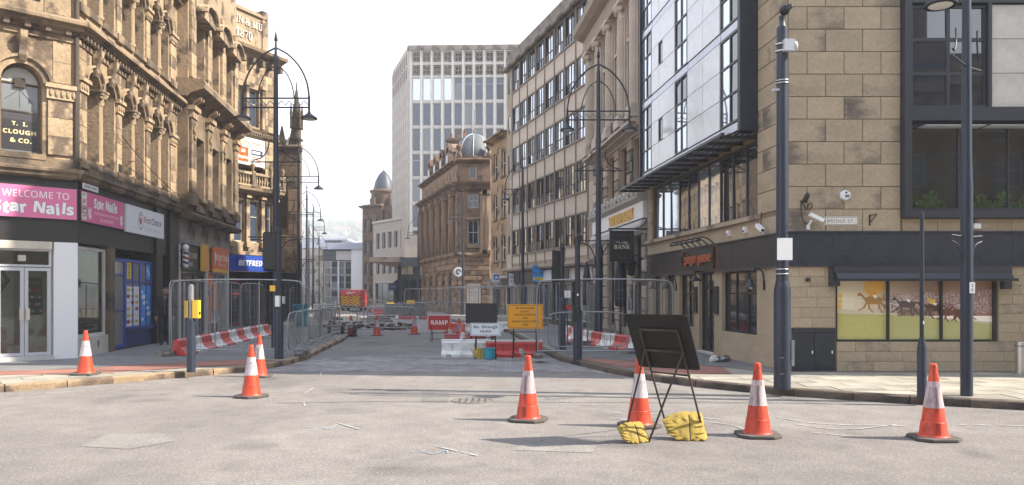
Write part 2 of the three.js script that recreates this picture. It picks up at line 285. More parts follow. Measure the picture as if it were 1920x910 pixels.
function pavement(name, K, far, kerbMat, x0) {
  const pts = [...K, ...far], o = new THREE.Group(); o.name = name; scene.add(o); struct(o);
  prism('paving_bed', M.pave, pts.map(([x, d]) => [x, -d]), -0.1, PAVE - 0.006, o);
  // kerb stones one by one
  const c = []; for (let i = 0; i + 1 < K.length; i++) { const [a, b] = [K[i], K[i + 1]], L = Math.hypot(b[0] - a[0], b[1] - a[1]), n = Math.max(1, Math.ceil(L / 0.05)); for (let k = 0; k < n; k++) c.push([a[0] + (b[0] - a[0]) * k / n, a[1] + (b[1] - a[1]) * k / n]); }
  let i = 0, n = 0; while (i < c.length - 1) {
    let L = 0, j = i; const want = rr(0.75, 1.0); while (j < c.length - 1 && L < want) { L += Math.hypot(c[j + 1][0] - c[j][0], c[j + 1][1] - c[j][1]); j++; }
    const [ax, ad] = c[i], [bx, bd] = c[j], mx = (ax + bx) / 2, md = (ad + bd) / 2;
    if (md < 48 && md > 4 && n++ < 90) {
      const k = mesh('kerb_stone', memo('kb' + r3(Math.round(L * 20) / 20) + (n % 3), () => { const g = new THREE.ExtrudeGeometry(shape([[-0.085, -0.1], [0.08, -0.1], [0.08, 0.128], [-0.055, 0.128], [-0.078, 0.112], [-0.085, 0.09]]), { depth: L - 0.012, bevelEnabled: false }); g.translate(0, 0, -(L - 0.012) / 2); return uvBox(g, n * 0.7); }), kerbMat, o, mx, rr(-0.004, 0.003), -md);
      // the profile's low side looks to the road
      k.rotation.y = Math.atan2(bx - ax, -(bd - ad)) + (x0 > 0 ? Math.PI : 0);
    }
    i = j;
  }
  return o;
}
const paveL = pavement('left_pavement', KL, [[-60, 100], [-60, -1.5]], M.kerb, -1);
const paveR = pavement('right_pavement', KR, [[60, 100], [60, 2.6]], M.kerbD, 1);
function inside(p, poly) { let r = false; for (let i = 0, j = poly.length - 1; i < poly.length; j = i++) { const [xi, yi] = poly[i], [xj, yj] = poly[j]; if ((yi > p[1]) !== (yj > p[1]) && p[0] < (xj - xi) * (p[1] - yi) / (yj - yi) + xi) r = !r; } return r; }
function dist(p, K) { let m = 1e9; for (let i = 0; i + 1 < K.length; i++) { const [a, b] = [K[i], K[i + 1]], dx = b[0] - a[0], dy = b[1] - a[1], t = Math.max(0, Math.min(1, ((p[0] - a[0]) * dx + (p[1] - a[1]) * dy) / (dx * dx + dy * dy))); m = Math.min(m, Math.hypot(p[0] - a[0] - dx * t, p[1] - a[1] - dy * t)); } return m; }
function slabs(parent, K, far, ang, box, ok, sw, sd, n = 290) {
  const poly = [...K, ...far], ca = Math.cos(ang), sa = Math.sin(ang), [u0, u1, v0, v1] = box; let row = 0;
  for (let v = v0; v < v1; v += sd, row++) for (let u = u0 + (row % 2) * sw / 2; u < u1; u += sw) {
    const q = [[u, v], [u + sw, v], [u + sw, v + sd], [u, v + sd]].map(([a, b]) => [a * ca - b * sa, a * sa + b * ca]);
    if (!q.every((p) => inside(p, poly) && dist(p, K) > 0.095 && ok(p))) continue;
    const cx = (q[0][0] + q[2][0]) / 2, cd = (q[0][1] + q[2][1]) / 2; if (n-- <= 0) return;
    const o = mesh('paving_slab', memo(`sl${sw},${sd},${n % 4}`, () => { const g = stoneG(sw - 0.009, sd - 0.009, 0.03, 0.003, n % 4).clone(); g.rotateX(-Math.PI / 2); return g; }), pick([M.pave, M.pave, M.paveB, M.paveC]), parent, cx, PAVE - 0.012 + rr(-0.0012, 0.0012), -cd); o.rotation.y = ang;
  }
}
slabs(paveR, KR, [[60, 100], [60, 2.6]], 0.0, [2, 12.2, 9, 15.6], (p) => !(p[0] < 5.0 && p[1] > 14.6) && p[1] < 15.45, 0.75, 0.5);
slabs(paveL, KL, [[-60, 100], [-60, -1.5]], 0.68, [-9, 6.5, 14, 23], (p) => p[1] < 15.9 && p[1] > 9.5 && p[0] > -14, 0.75, 0.5);
sheet('red_paving', [[-11.3, 14.6], [-8.2, 14.95], [-7.2, 16.0], [-5.75, 17.05], [-5.5, 18.0], [-6.3, 18.3], [-7.9, 17.1], [-9.4, 15.8], [-11.5, 15.3]], PAVE + 0.006, M.red, paveL);
sheet('red_paving', [[1.5, 18.8], [1.85, 17.6], [2.4, 16.3], [3.2, 15.0], [4.3, 15.0], [4.5, 16.4], [3.0, 17.6]], PAVE + 0.006, M.red, paveR);
// dark footway asphalt behind the pale slabs
sheet('footway_asphalt', [[-15, 12.5], [-9.5, 15.85], [-7.9, 17.2], [-6.3, 18.4], [-5.52, 18.4], [-5.5, 20], [-6.2, 27.2], [-7.8, 38], [-16, 38], [-11, 18.6], [-14.8, 15.1]], PAVE + 0.003, mat(0.34, 0.335, 0.34, 0.9, { map: TX.asphalt }), paveL);
sheet('footway_asphalt', [[1.4, 19.4], [3.0, 17.7], [4.55, 16.5], [5.52, 14.65], [5.5, 16], [3.4, 36], [-0.2, 40], [0.15, 33], [1.0, 23.3]], PAVE + 0.003, mat(0.32, 0.315, 0.325, 0.9, { map: TX.asphalt }), paveR);
// things let into or painted on the road
const patch = (pts, m, y = 0.004) => sheet('repair_patch', pts.map(([x, y2]) => { const D = 2448 / (y2 - 550); return [GX(x, D), D]; }), y, m, road);
const tarM = mat(0.3, 0.285, 0.27, 0.95, { map: TX.asphalt }), paleM = mat(0.42, 0.395, 0.37, 0.95, { map: TX.asphalt });
patch([[790, 755], [840, 755], [842, 733], [792, 733]], tarM); patch([[1230, 740], [1300, 748], [1290, 733], [1232, 730]], tarM);
patch([[150, 838], [240, 843], [330, 828], [300, 812], [200, 815]], paleM); patch([[960, 845], [1110, 850], [1120, 836], [980, 834]], paleM);
patch([[520, 757], [700, 754], [1400, 757], [1400, 755.5], [700, 752.6], [520, 755.6]], tarM);
{ // manhole cover: rim and a cast lid with raised bars
  const D = 2448 / 202, m = new THREE.Group(); m.name = 'manhole_cover'; m.position.set(GX(886, D), 0.004, -D); road.add(m);
  mesh('rim', lathe([[0.3, -0.01], [0.3, 0.006], [0.34, 0.006], [0.34, -0.01]], 28), mat(0.2, 0.185, 0.17, 0.8, { map: TX.sooty }), m); mesh('lid', MG([lathe([[0, 0.002], [0.292, 0.002], [0.292, -0.01]], 28), ...[-0.2, -0.1, 0, 0.1, 0.2].map((x) => boxG(0.03, 0.006, 2 * Math.sqrt(0.07 - x * x)).clone().translate(x, 0.004, 0))]), mat(0.22, 0.2, 0.185, 0.8, { map: TX.sooty }), m);
}
function stroke(pts, wpx, m) {                             // sprayed or worn line, drawn on the road between picture points
  const P = pts.map(([x, y]) => { const D = 2448 / (y - 550); return V(GX(x, D), 0, -D); }), c = new THREE.CatmullRomCurve3(P), n = Math.max(6, Math.ceil(c.getLength() / 0.07)), pos = [];
  let prev = null; for (let i = 0; i <= n; i++) {
    const p = c.getPoint(i / n), t = c.getTangent(i / n), w = wpx * rr(0.3, 0.85) / 2, L = [p.x - t.z * w, 0, p.z + t.x * w], R = [p.x + t.z * w, 0, p.z - t.x * w];
    if (prev && rnd() > 0.15) pos.push(...prev[0], ...prev[1], ...R, ...prev[0], ...R, ...L);
    prev = [L, R];
  }
  const g = new THREE.BufferGeometry(); g.setAttribute('position', new THREE.Float32BufferAttribute(pos, 3)); g.computeVertexNormals(); uvBox(g); return mesh('paint_mark', g, m, road, 0, 0.009, 0);
}
const sprayB = mat(0.3, 0.44, 0.55, 0.9, { side: THREE.DoubleSide, map: TX.worn }), sprayW = mat(0.46, 0.445, 0.43, 0.9, { side: THREE.DoubleSide, map: TX.worn });
for (const [pts, w, m] of [
  [[[568, 804], [590, 801], [615, 806], [632, 798]], 0.03, sprayB], [[[632, 794], [672, 806]], 0.04, sprayW], [[[768, 850], [790, 848], [812, 853], [835, 846], [840, 851]], 0.03, sprayB], [[[815, 838], [895, 856]], 0.045, sprayW],
  [[[545, 701], [590, 699]], 0.05, sprayB], [[[600, 705], [603, 697]], 0.05, sprayW], [[[505, 736], [545, 733]], 0.04, sprayW], [[[570, 740], [588, 728]], 0.04, sprayW], [[[500, 763], [535, 760]], 0.035, sprayW], [[[571, 763], [570, 754]], 0.04, sprayW],
  [[[1450, 782], [1530, 795], [1700, 800]], 0.045, sprayW], [[[1480, 795], [1560, 806], [1600, 806], [1680, 798]], 0.05, sprayW], [[[1520, 812], [1620, 822]], 0.04, sprayW],
  [[[1795, 798], [1860, 799], [1960, 800]], 0.06, sprayW], [[[1320, 792], [1370, 798], [1400, 808]], 0.045, sprayW], [[[1150, 775], [1180, 776], [1250, 778]], 0.05, sprayW], [[[1145, 786], [1190, 790]], 0.045, sprayW], [[[1300, 783], [1350, 788]], 0.05, sprayW],
  [[[1050, 752], [1080, 757]], 0.04, sprayW], [[[1160, 709], [1200, 715], [1240, 722]], 0.06, sprayW], [[[1065, 690], [1110, 697], [1160, 706]], 0.1, mat(0.55, 0.5, 0.42, 0.9, { side: THREE.DoubleSide, map: TX.worn })],
  [[[10, 742], [200, 731], [380, 714], [520, 703]], 0.05, mat(0.56, 0.53, 0.46, 0.9, { side: THREE.DoubleSide, map: TX.worn })], [[[720, 668], [790, 666]], 0.08, sprayW],
]) stroke(pts, w, m);

// ---------- left: Victorian corner block over shops ----------
const SA = [M.sandA, M.sandB, M.sandC, M.sandA, M.sandD];
const bA = thing('corner_building', 'ornate Victorian sandstone block with paired arched windows above a nail salon, currency shop and barber', 'building', -10.56, PAVE, -18.65);
const A1 = new Face(bA, 0, 0, 1.6814), A0 = new Face(bA, -4.384, 4.097, 0.7516);   // street side from the corner; angled front ending at the corner (u = 6)
{
  // masses behind the dressed faces
  prism('upper_mass', M.sandD, [[-0.75, -0.25], [-3.1, -13.9], [-9, -13.9], [-9, 7.2], [-4.95, 3.65]], 2.86, 14.2, bA);
  prism('back_wall', M.cream, [[-2.0, -0.7], [-3.5, -13.9], [-9, -13.9], [-9, 7.2], [-5.7, 4.5]], 0, 2.8, bA);
  const arches = [0, 1, 2].flatMap((k) => [0.5 + 2.2 * k, 1.45 + 2.2 * k]);
  // --- street side, first and second floors
  A1.wall('wall', M.sandB, 0, 7.5, 4.55, 8.0, arches.map((u) => [u, u + 0.75, 4.85, 6.8, 0.375]), -0.56, 0);
  A1.wall('wall', M.sandB, 0, 7.5, 8.0, 14.2, arches.map((u) => [u, u + 0.75, 8.65, 10.15, 0.375]), -0.56, -0.003);
  for (const [k, u] of arches.entries()) {
    for (const [v0, vs] of [[4.85, 6.8], [8.65, 10.15]]) {
      A1.win(u, u + 0.75, v0, vs + 0.375, { arch: 0.375, ny: 2, w: -0.44, fw: 0.05, fm: M.wood, gm: M.glass });
      A1.add('arch_moulding', archRing(0.375, 0.5, 0.06), M.sandC, u + 0.375, vs, -0.02); A1.add('arch_hood', archRing(0.5, 0.55, 0.13), M.sandA, u + 0.375, vs, -0.02);
      // scrolled keystone bracket
      A1.add('keystone', memo('key', () => { const s = shape([[0, -0.14], [0.09, -0.16], [0.13, -0.05], [0.09, 0.06], [0.12, 0.2], [0.2, 0.36], [0.22, 0.5], [0, 0.5]]); const g = ext(s, 0.14, { bevelEnabled: true, bevelSize: 0.01, bevelThickness: 0.01, bevelSegments: 1 }); g.rotateY(-Math.PI / 2); g.translate(0.07, 0, 0); return uvBox(g); }), M.sandA, u + 0.375, vs + 0.42, 0.03);
      A1.box('sill', M.sandD, u - 0.06, u + 0.81, v0 - 0.14, v0, -0.5, 0.07);
    }
    if (k % 2 === 0) for (const [v0, vs] of [[4.85, 6.8], [8.65, 10.15]]) {     // column between the two lights, carved capitals on each side
      const c = A1.add('column', memo('colA' + r3(vs - v0), () => lathe([[0, 0], [0.13, 0], [0.13, 0.1], [0.1, 0.14], [0.095, vs - v0 - 0.3], [0.12, vs - v0 - 0.28], [0, vs - v0 - 0.28]], 12)), M.sandB, u + 0.85, v0, -0.05);
      A1.add('capital', memo('capA', () => MG([lathe([[0.09, -0.16], [0.12, -0.1], [0.11, -0.06], [0.17, 0.06], [0.16, 0.1]], 8), boxG(0.34, 0.09, 0.3).clone().translate(0, 0.14, 0), boxG(0.4, 0.05, 0.34).clone().translate(0, 0.21, 0), ...[[-0.13, 0.09], [0.13, 0.09], [0, 0.13]].map(([x, z]) => new THREE.SphereGeometry(0.055, 6, 5).translate(x, 0.04, z))])), M.sandC, u + 0.85, vs - 0.2, -0.03, c);
    }
  }
  const piers = [[0.02, 0.42], [2.3, 2.62], [4.5, 4.82], [6.7, 7.2]];
  for (const [a, b] of piers) for (const [v0, vs] of [[4.75, 6.8], [8.55, 10.15]]) {
    A1.ashlar(a, b, v0 + 0.12, vs - 0.3, 0.42, 1.2, SA, [], 0, 0.05);
    A1.boxes('pier_base', M.sandD, [[a - 0.04, b + 0.04, v0 - 0.1, v0 + 0.12, -0.02, 0.1]]);
    const cp = A1.boxes('capital', M.sandC, [[a - 0.03, b + 0.03, vs - 0.3, vs - 0.04, -0.02, 0.085], [a - 0.08, b + 0.08, vs - 0.04, vs + 0.06, -0.02, 0.14]]);
    for (let x = a + 0.05; x < b; x += 0.13) A1.add('carved_leaf', memo('leafA', () => new THREE.IcosahedronGeometry(0.05, 1).scale(0.9, 1.9, 0.6)), M.sandA, x, vs - 0.16, 0.09, cp);
    A1.ashlar(a - 0.05, b + 0.05, vs + 0.1, vs + 0.95, 0.42, 1.5, SA, [], 0, 0.016);
  }
  // cornices with brackets and egg mouldings
  const cornice = (F, a, b, v, out, name = 'cornice') => {
    const c = F.add(name, uvBox(ext(shape([[-0.1, 0], [0.08, 0], [0.1, 0.06], [0.06, 0.1], [out * 0.7, 0.14], [out * 0.75, 0.2], [out, 0.24], [out, 0.31], [out * 0.8, 0.36], [-0.1, 0.4]]), b - a).rotateY(Math.PI / 2).scale(1, 1, -1).translate(0, 0, 0)), M.sandB, a, v, 0); return c;
  };
  const profile = (pts, L) => { const g = ext(shape(pts), L); const P = g.attributes.position, N = g.attributes.normal; for (let i = 0; i < P.count; i++) { const x = P.getX(i), z = P.getZ(i), nx = N.getX(i), nz = N.getZ(i); P.setX(i, L - z); P.setZ(i, x); N.setX(i, -nz); N.setZ(i, nx); } return uvBox(g); };
  const run = (F, name, m, a, b, v, pts) => F.add(name, profile(pts, b - a), m, a, v, 0);
  globalThis.runProfile = run;
  const cor = (o) => [[-0.1, 0], [0.06, 0], [0.08, 0.07], [o * 0.6, 0.12], [o * 0.62, 0.2], [o, 0.22], [o, 0.29], [o * 0.9, 0.35], [-0.1, 0.4]];
  globalThis.corProfile = cor;
  for (const [F, a, b] of [[A1, -0.16, 7.5], [A0, 0, 6.13]]) {
    for (const [v, o] of [[7.78, 0.36], [11.35, 0.42]]) {
      const c = run(F, 'cornice', M.sandD, a, b, v, cor(o));
      for (let u = a + 0.25; u < b - 0.1; u += F === A1 ? 0.2 : 0.42) F.box('dentil', M.sandC, u, u + (F === A1 ? 0.08 : 0.12), v - 0.02, v + 0.12, 0.05, o * 0.55, c);
    }
    run(F, 'string_course', M.sootA, a, b, 4.3, [[-0.1, 0], [0.1, 0], [0.16, 0.05], [0.16, 0.12], [0.22, 0.16], [0.22, 0.22], [0.05, 0.28], [-0.1, 0.28]]);
    run(F, 'frieze', M.sandB, a + 0.1, b - 0.06, 7.62, [[-0.1, 0], [0.05, 0], [0.05, 0.1], [-0.1, 0.12]]);
    F.box('plinth_band', M.sootA, a + 0.12, b - 0.05, 4.58, 4.78, -0.2, 0.06);
  }
  A1.box('square_vent', M.black, 2.36, 2.56, 4.9, 5.12, 0.04, 0.068);
  // --- projecting pavilion further along the street side
  A1.wall('pavilion_wall', M.sootA, 7.5, 14.2, 4.4, 8.3, [0, 1, 2].map((k) => [8.3 + 2 * k, 9.4 + 2 * k, 4.95, 7.1]), -0.3, 0.35);
  A1.wall('pavilion_wall', M.sandB, 7.5, 14.2, 8.9, 14.2, [0, 1, 2].map((k) => [8.3 + 2 * k, 9.4 + 2 * k, 9.3, 11.2]), -0.3, 0.347);
  run(A1, 'pavilion_cornice', M.sandD, 7.3, 14.4, 8.28, [[-0.1, 0], [0.42, 0], [0.5, 0.1], [0.8, 0.2], [0.95, 0.25], [0.98, 0.42], [0.9, 0.55], [-0.1, 0.62]]);
  for (let k = 0; k < 4; k++) {
    const u = 7.6 + 2 * k; A1.ashlar(u, u + 0.55, 5.0, 7.6, 0.45, 1.6, [M.sandD, M.sootA, M.sandB], [], 0.35, 0.1); A1.boxes('pilaster_base', M.sootA, [[u - 0.06, u + 0.61, 4.6, 5.0, 0.3, 0.52]]);
    const cp = A1.boxes('capital', M.sandC, [[u - 0.03, u + 0.58, 7.6, 7.85, 0.3, 0.5], [u - 0.1, u + 0.65, 7.85, 8.0, 0.3, 0.58]]); for (const x of [0.05, 0.27, 0.5]) A1.add('carved_leaf', memo('leafA', () => 0), M.sandA, u + x, 7.72, 0.5, cp);
    A1.ashlar(u, u + 0.55, 9.0, 12.4, 0.45, 1.6, SA, [], 0.35, 0.1);
    for (const du of [0.1, 0.4]) A1.add('cornice_bracket', memo('cbr', () => { const g = ext(shape([[0, 0], [0.12, 0.02], [0.16, 0.14], [0.36, 0.24], [0.38, 0.34], [0, 0.34]]), 0.13); g.rotateY(-Math.PI / 2); return uvBox(g); }), M.sandD, u + du + 0.1, 7.97, 0.36);
    if (k < 3) {
      A1.win(u + 0.7, u + 1.8, 4.95, 7.1, { nx: 2, ny: 2, w: 0.05, fm: M.wood }); A1.win(u + 0.7, u + 1.8, 9.3, 11.2, { nx: 2, ny: 2, w: 0.05, fm: M.wood });
      const s = new THREE.Shape(); s.absellipse(0, 0, 0.75, 0.4, 0, Math.PI, false); s.closePath(); A1.add('pediment', ext(s, 0.4), M.sandA, u + 1.25, 11.4, 0.3);
      A1.add('pediment_moulding', archRing(0.68, 0.83, 0.55, 0.52), M.sandC, u + 1.25, 11.4, 0.3); A1.box('architrave', M.sandC, u + 0.55, u + 1.95, 11.22, 11.42, 0.3, 0.72);
      A1.boxes('panelled_band', M.sootB, [[u + 0.62, u + 1.92, 4.45, 4.62, 0.3, 0.42], [u + 0.62, u + 1.92, 4.82, 4.93, 0.3, 0.45]]);
      const cv = A1.add('carving', memo('carv', () => MG([0, 1, 2, 3, 4].map((i) => new THREE.IcosahedronGeometry(0.08, 1).scale(1, 1.2, 0.6).translate(Math.sin(i * 2) * 0.12, i * 0.11, 0.03)))), M.sandD, u + 0.27, 6.95, 0.46);
    }
  }
  run(A1, 'string_course', M.sootB, 7.5, 14.3, 4.12, [[-0.1, 0], [0.45, 0], [0.52, 0.06], [0.56, 0.16], [0.4, 0.26], [-0.1, 0.26]]);
  // --- angled front, upper floors
  const fw = [4.42, 2.2, 0.1];
  A0.wall('wall', M.sandB, 0, 6.0, 4.55, 8.0, fw.map((u) => [u, u + 0.84, 4.85, 6.5, 0.42]), -0.34, 0);
  A0.wall('wall', M.sandB, 0, 6.0, 8.0, 14.2, fw.map((u) => [u + 0.05, u + 0.8, 8.45, 10.6]), -0.34, -0.003);
  const clough = canvasTex(256, 384, (x, w, h) => {
    x.fillStyle = '#3c3a3d'; x.fillRect(0, 0, w, h); x.fillStyle = '#4b484a'; x.fillRect(0, 0, w, 70); x.fillStyle = '#ecd9a0'; x.textAlign = 'center'; x.font = 'bold 58px sans-serif'; x.fillText('T.  I.', w / 2, 130); x.font = 'bold 60px sans-serif'; x.fillText('CLOUGH', w / 2, 218); x.fillText('& CO.', w / 2 + 8, 306);
  });
  for (const u of fw) {
    const first = u > 4, wn = A0.win(u, u + 0.84, 4.85, 6.92, { arch: 0.42, ys: [0, 0.6, 1], w: -0.22, fw: 0.05, fm: M.sootB, gm: M.glassG, archMat: M.palePane });  // arched upper pane is one pale opaque colour
    if (first) {
      A0.add('lettering', new THREE.PlaneGeometry(0.72, 0.86), new THREE.MeshPhysicalMaterial({ map: clough, roughness: 0.12 }), u + 0.42, 5.37, -0.215, wn);
      A0.box('extractor_fan', M.sootB, u + 0.3, u + 0.52, 6.4, 6.62, -0.22, -0.16, wn);
      A0.add('cracked_film', MG([rod([-0.3, -0.25, 0], [0, 0.02, 0], 0.008, 4), rod([0, 0.02, 0], [0.28, -0.3, 0], 0.008, 4), rod([0, 0.05, 0], [0, -0.4, 0], 0.008, 4)]), M.galvD, u + 0.42, 6.35, -0.215, wn);
    }
    A0.add('arch_moulding', archRing(0.42, 0.56, 0.09), M.sandC, u + 0.42, 6.5, -0.02); A0.add('arch_hood', archRing(0.56, 0.63, 0.15), M.sandA, u + 0.42, 6.5, -0.02);
    A0.add('keystone', memo('key', () => 0), M.sandA, u + 0.42, 7.14, 0.04); A0.box('sill', M.sandD, u - 0.06, u + 0.9, 4.72, 4.85, -0.3, 0.08);
    A0.win(u + 0.05, u + 0.8, 8.45, 10.6, { ny: 2, w: -0.2, fm: M.sootB });
    for (const [a, b] of [[u - 0.62, u - 0.1], [u + 0.94, u + 1.48]]) {
      A0.ashlar(a, b, 4.87, 6.2, 0.42, 1.2, SA, [], 0, 0.05); const cp = A0.boxes('capital', M.sandC, [[a - 0.03, b + 0.03, 6.2, 6.46, -0.02, 0.085], [a - 0.06, b + 0.06, 6.46, 6.56, -0.02, 0.13]]);
      for (let x = a + 0.06; x < b; x += 0.12) A0.add('carved_leaf', memo('leafA', () => 0), M.sandA, x, 6.34, 0.09, cp);
    }
    A0.ashlar(u - 0.6, u + 1.45, 8.2, 11.2, 0.5, 0.9, SA, [[u - 0.02, u + 0.87, 8.3, 10.7]], 0, 0.016);
    A0.ashlar(u + 1.05, u + 1.45, 6.6, 7.6, 0.5, 0.9, SA, [], 0, 0.016); A0.ashlar(u - 0.6, u - 0.22, 6.6, 7.6, 0.5, 0.9, SA, [], 0, 0.016);
  }
  A0.add('downpipe', rod([0, 0, 0], [0, 9.6, 0], 0.055, 8), M.sootC, 5.97, 4.6, 0.07);
  // --- shopfront of the nail salon at the corner
  A0.boxes('fascia_beam', M.shopBlack, [[0, 6.02, 2.81, 4.3, -0.3, -0.02]]); A1.boxes('fascia_beam', M.shopBlack, [[-0.01, 7.4, 2.81, 4.3, -0.3, -0.021]]);
  A0.boxes('shutter_box', M.cream, [[0, 5.46, 2.62, 2.8, -0.26, 0.03]]);
  A0.boxes('corner_post', M.whiteP, [[5.5, 6.0, 0, 2.8, -0.3, 0]]); A1.boxes('corner_post', M.whiteP, [[0.0, 0.03, 0, 2.8, -0.3, 0.0]]);
  A0.boxes('threshold', M.concreteW, [[0, 5.5, 0, 0.1, -0.3, 0.06]]);
  A0.win(4.36, 5.46, 2.2, 2.62, { w: -0.1, fw: 0.05, fm: M.alu, gm: M.pane, name: 'fanlight' });
  for (const a of [4.36, 4.91]) { const d = A0.win(a, a + 0.54, 0.11, 2.18, { w: -0.1, fw: 0.075, fm: M.alu, gm: M.pane, name: 'door' }); A0.boxes('handle', M.steel, [[a < 4.5 ? a + 0.44 : a + 0.02, a < 4.5 ? a + 0.52 : a + 0.1, 0.95, 1.22, -0.07, -0.02]], d); }
  A0.win(1.2, 4.3, 0.4, 2.62, { nx: 2, w: -0.1, fm: M.alu, gm: M.pane }); A0.box('stall_riser', M.concreteW, 0, 4.34, 0.1, 0.42, -0.2, -0.02);
  A0.boxes('window_notice', M.cream, [[4.78, 4.94, 2.33, 2.47, -0.09, -0.084]]);
  // inside: floor, ceiling, rack of nail polish, chair
  prism('shop_floor', M.concrete, [[-0.4, -0.2], [-1.2, -7.3], [-4.2, -7.3], [-6.6, 5.0], [-4.6, 3.7]], 0.012, 0.03, bA);
  A0.boxes('polish_rack', M.charcoal, [[4.98, 5.4, 1.05, 1.95, -0.75, -0.68], ...[0, 1, 2, 3, 4].map((k) => [5.0, 5.38, 1.1 + k * 0.17, 1.115 + k * 0.17, -0.68, -0.6])]);
  const bt = memo('btl', () => boxG(0.02, 0.06, 0.02)); for (let k = 0; k < 5; k++) for (let i = 0; i < 11; i++) A0.add('bottle', bt, pick([M.redP, M.concreteW, M.bag, M.copper, M.cyan]), 5.02 + i * 0.034, 1.145 + k * 0.17, -0.64);
  A0.boxes('salon_desk', M.wood, [[4.3, 4.7, 0.03, 0.75, -1.5, -0.9]]); A0.add('wall_mirror', new THREE.TorusGeometry(0.5, 0.05, 6, 6), M.slate, 4.3, 1.9, -1.4);
  A1.win(0.08, 1.86, 0.48, 2.74, { w: -0.12, fw: 0.07, fm: M.concreteW, gm: M.pane, name: 'shop_window' }); A1.box('stall_riser', M.concrete, 0.05, 1.88, 0, 0.48, -0.24, -0.02);
  A1.boxes('riser_vent', M.galvD, [[1.2, 1.3, 0.18, 0.36, -0.025, -0.012]]);
  A1.boxes('window_display', M.charcoal, [[0.1, 0.55, 1.2, 2.1, -0.6, -0.5]]); A1.boxes('display_stand', M.white, [[0.1, 0.7, 0.5, 0.95, -0.6, -0.3]]);
  A1.box('shop_pier', M.sootB, 1.9, 2.2, 0, 2.81, -0.25, 0.03);
  // --- currency shop: blue joinery
  const postM = printM(canvasTex(256, 512, (x) => { x.fillStyle = '#e9e9ee'; x.fillRect(0, 0, 256, 512); for (let r = 0; r < 6; r++) for (let c = 0; c < 3; c++) { x.fillStyle = ['#e8d12a', '#e8d12a', '#f4f4f4', '#b5482e'][(r * 3 + c * 5) % 4]; x.beginPath(); x.ellipse(45 + c * 82, 45 + r * 82, 34, 26, 0, 0, 7); x.fill(); x.fillStyle = '#444'; x.fillRect(22 + c * 82, 40 + r * 82, 46, 5); x.fillRect(28 + c * 82, 50 + r * 82, 34, 4); } }));
  const skyM = printM(canvasTex(128, 256, (x) => { x.fillStyle = '#4f9be0'; x.fillRect(0, 0, 128, 256); x.fillStyle = '#dfeefa'; for (let i = 0; i < 9; i++) { x.beginPath(); x.ellipse((i * 53) % 128, 40 + (i * 71) % 180, 30, 12, 0, 0, 7); x.fill(); } }));
  const yelM = printM(canvasTex(64, 160, (x) => { x.fillStyle = '#f2d21f'; x.fillRect(0, 0, 64, 160); x.fillStyle = '#333'; for (let i = 0; i < 7; i++) x.fillRect(14, 14 + i * 20, 36, 9); }));
  A1.win(2.26, 3.2, 0.06, 2.55, { ys: [0, 0.42, 0.82, 1], w: -0.1, fw: 0.08, fm: M.blue, gm: M.glassG, name: 'door' });
  const w1 = A1.win(3.2, 4.35, 0.55, 2.55, { nx: 2, ys: [0, 0.68, 1], w: -0.1, fw: 0.06, fm: M.blue, gm: M.glassG, name: 'shop_window' });
  const w2 = A1.win(4.35, 5.3, 0.55, 2.55, { nx: 2, ys: [0, 0.68, 1], w: -0.1, fw: 0.06, fm: M.blue, gm: M.glassG, name: 'shop_window' });
  A1.add('poster', new THREE.PlaneGeometry(1.0, 1.15), postM, 3.78, 1.2, -0.095, w1); A1.add('poster', new THREE.PlaneGeometry(0.8, 1.2), skyM, 4.83, 1.2, -0.095, w2); A1.add('poster', new THREE.PlaneGeometry(0.3, 0.46), yelM, 3.5, 2.23, -0.094, w1); A1.add('poster', new THREE.PlaneGeometry(0.36, 0.46), skyM, 5.0, 2.23, -0.094, w2);
  A1.boxes('stall_riser', M.blueD, [[3.2, 5.3, 0.06, 0.55, -0.2, -0.08], [3.16, 5.34, 0.5, 0.58, -0.2, 0.0]]); A1.boxes('plinth', M.black, [[2.2, 5.34, 0, 0.06, -0.2, -0.06]]);
  A1.box('shop_pier', M.shopBlack, 5.34, 5.9, 0, 4.28, -0.25, 0.05); A1.box('shop_pier', M.shopBlack, 6.6, 7.46, 0, 4.28, -0.25, 0.06);
  A1.boxes('doorway_recess', M.black, [[5.9, 6.6, 0, 2.81, -1.0, -0.9], [5.86, 5.9, 0, 2.81, -0.95, -0.24], [6.6, 6.64, 0, 2.81, -0.95, -0.24]]);
  // --- barber and takeaway under the pavilion
  A1.box('shop_fascia', mat(0.4, 0.365, 0.32, 0.8, { map: TX.sooty }), 7.5, 14.2, 3.45, 4.14, -0.2, 0.06); A1.boxes('shutter_housing', M.galvD, [[7.5, 14.2, 3.3, 3.46, -0.2, 0.1]]);
  for (const [a, b] of [[7.5, 7.75], [10.75, 11.0], [13.95, 14.2]]) A1.box('shop_pier', M.concreteW, a, b, 0, 3.3, -0.2, 0.04);
  A1.win(7.78, 9.4, 0.4, 2.3, { w: -0.02, fm: M.shopBlack, gm: M.glass, name: 'shop_window' }); A1.box('stall_riser', M.shopBlack, 7.78, 9.4, 0, 0.4, -0.1, 0.02); A1.win(9.42, 10.7, 0.05, 2.3, { w: -0.05, fm: M.shopBlack, gm: M.glass, name: 'door' });
  A1.box('shop_signband', M.shopBlack, 7.78, 10.72, 2.32, 3.28, -0.1, 0.02); A1.box('shop_signband', M.cream, 11.02, 13.93, 2.45, 3.28, -0.1, 0.02);
  A1.win(11.02, 12.5, 0.4, 2.4, { nx: 2, w: -0.02, fm: M.alu, gm: M.glassG, name: 'shop_window' }); A1.win(12.52, 13.9, 0.05, 2.4, { nx: 2, w: -0.05, fm: M.alu, gm: M.glassG, name: 'door' }); A1.box('stall_riser', M.brick, 11.02, 12.5, 0, 0.4, -0.1, 0.02);
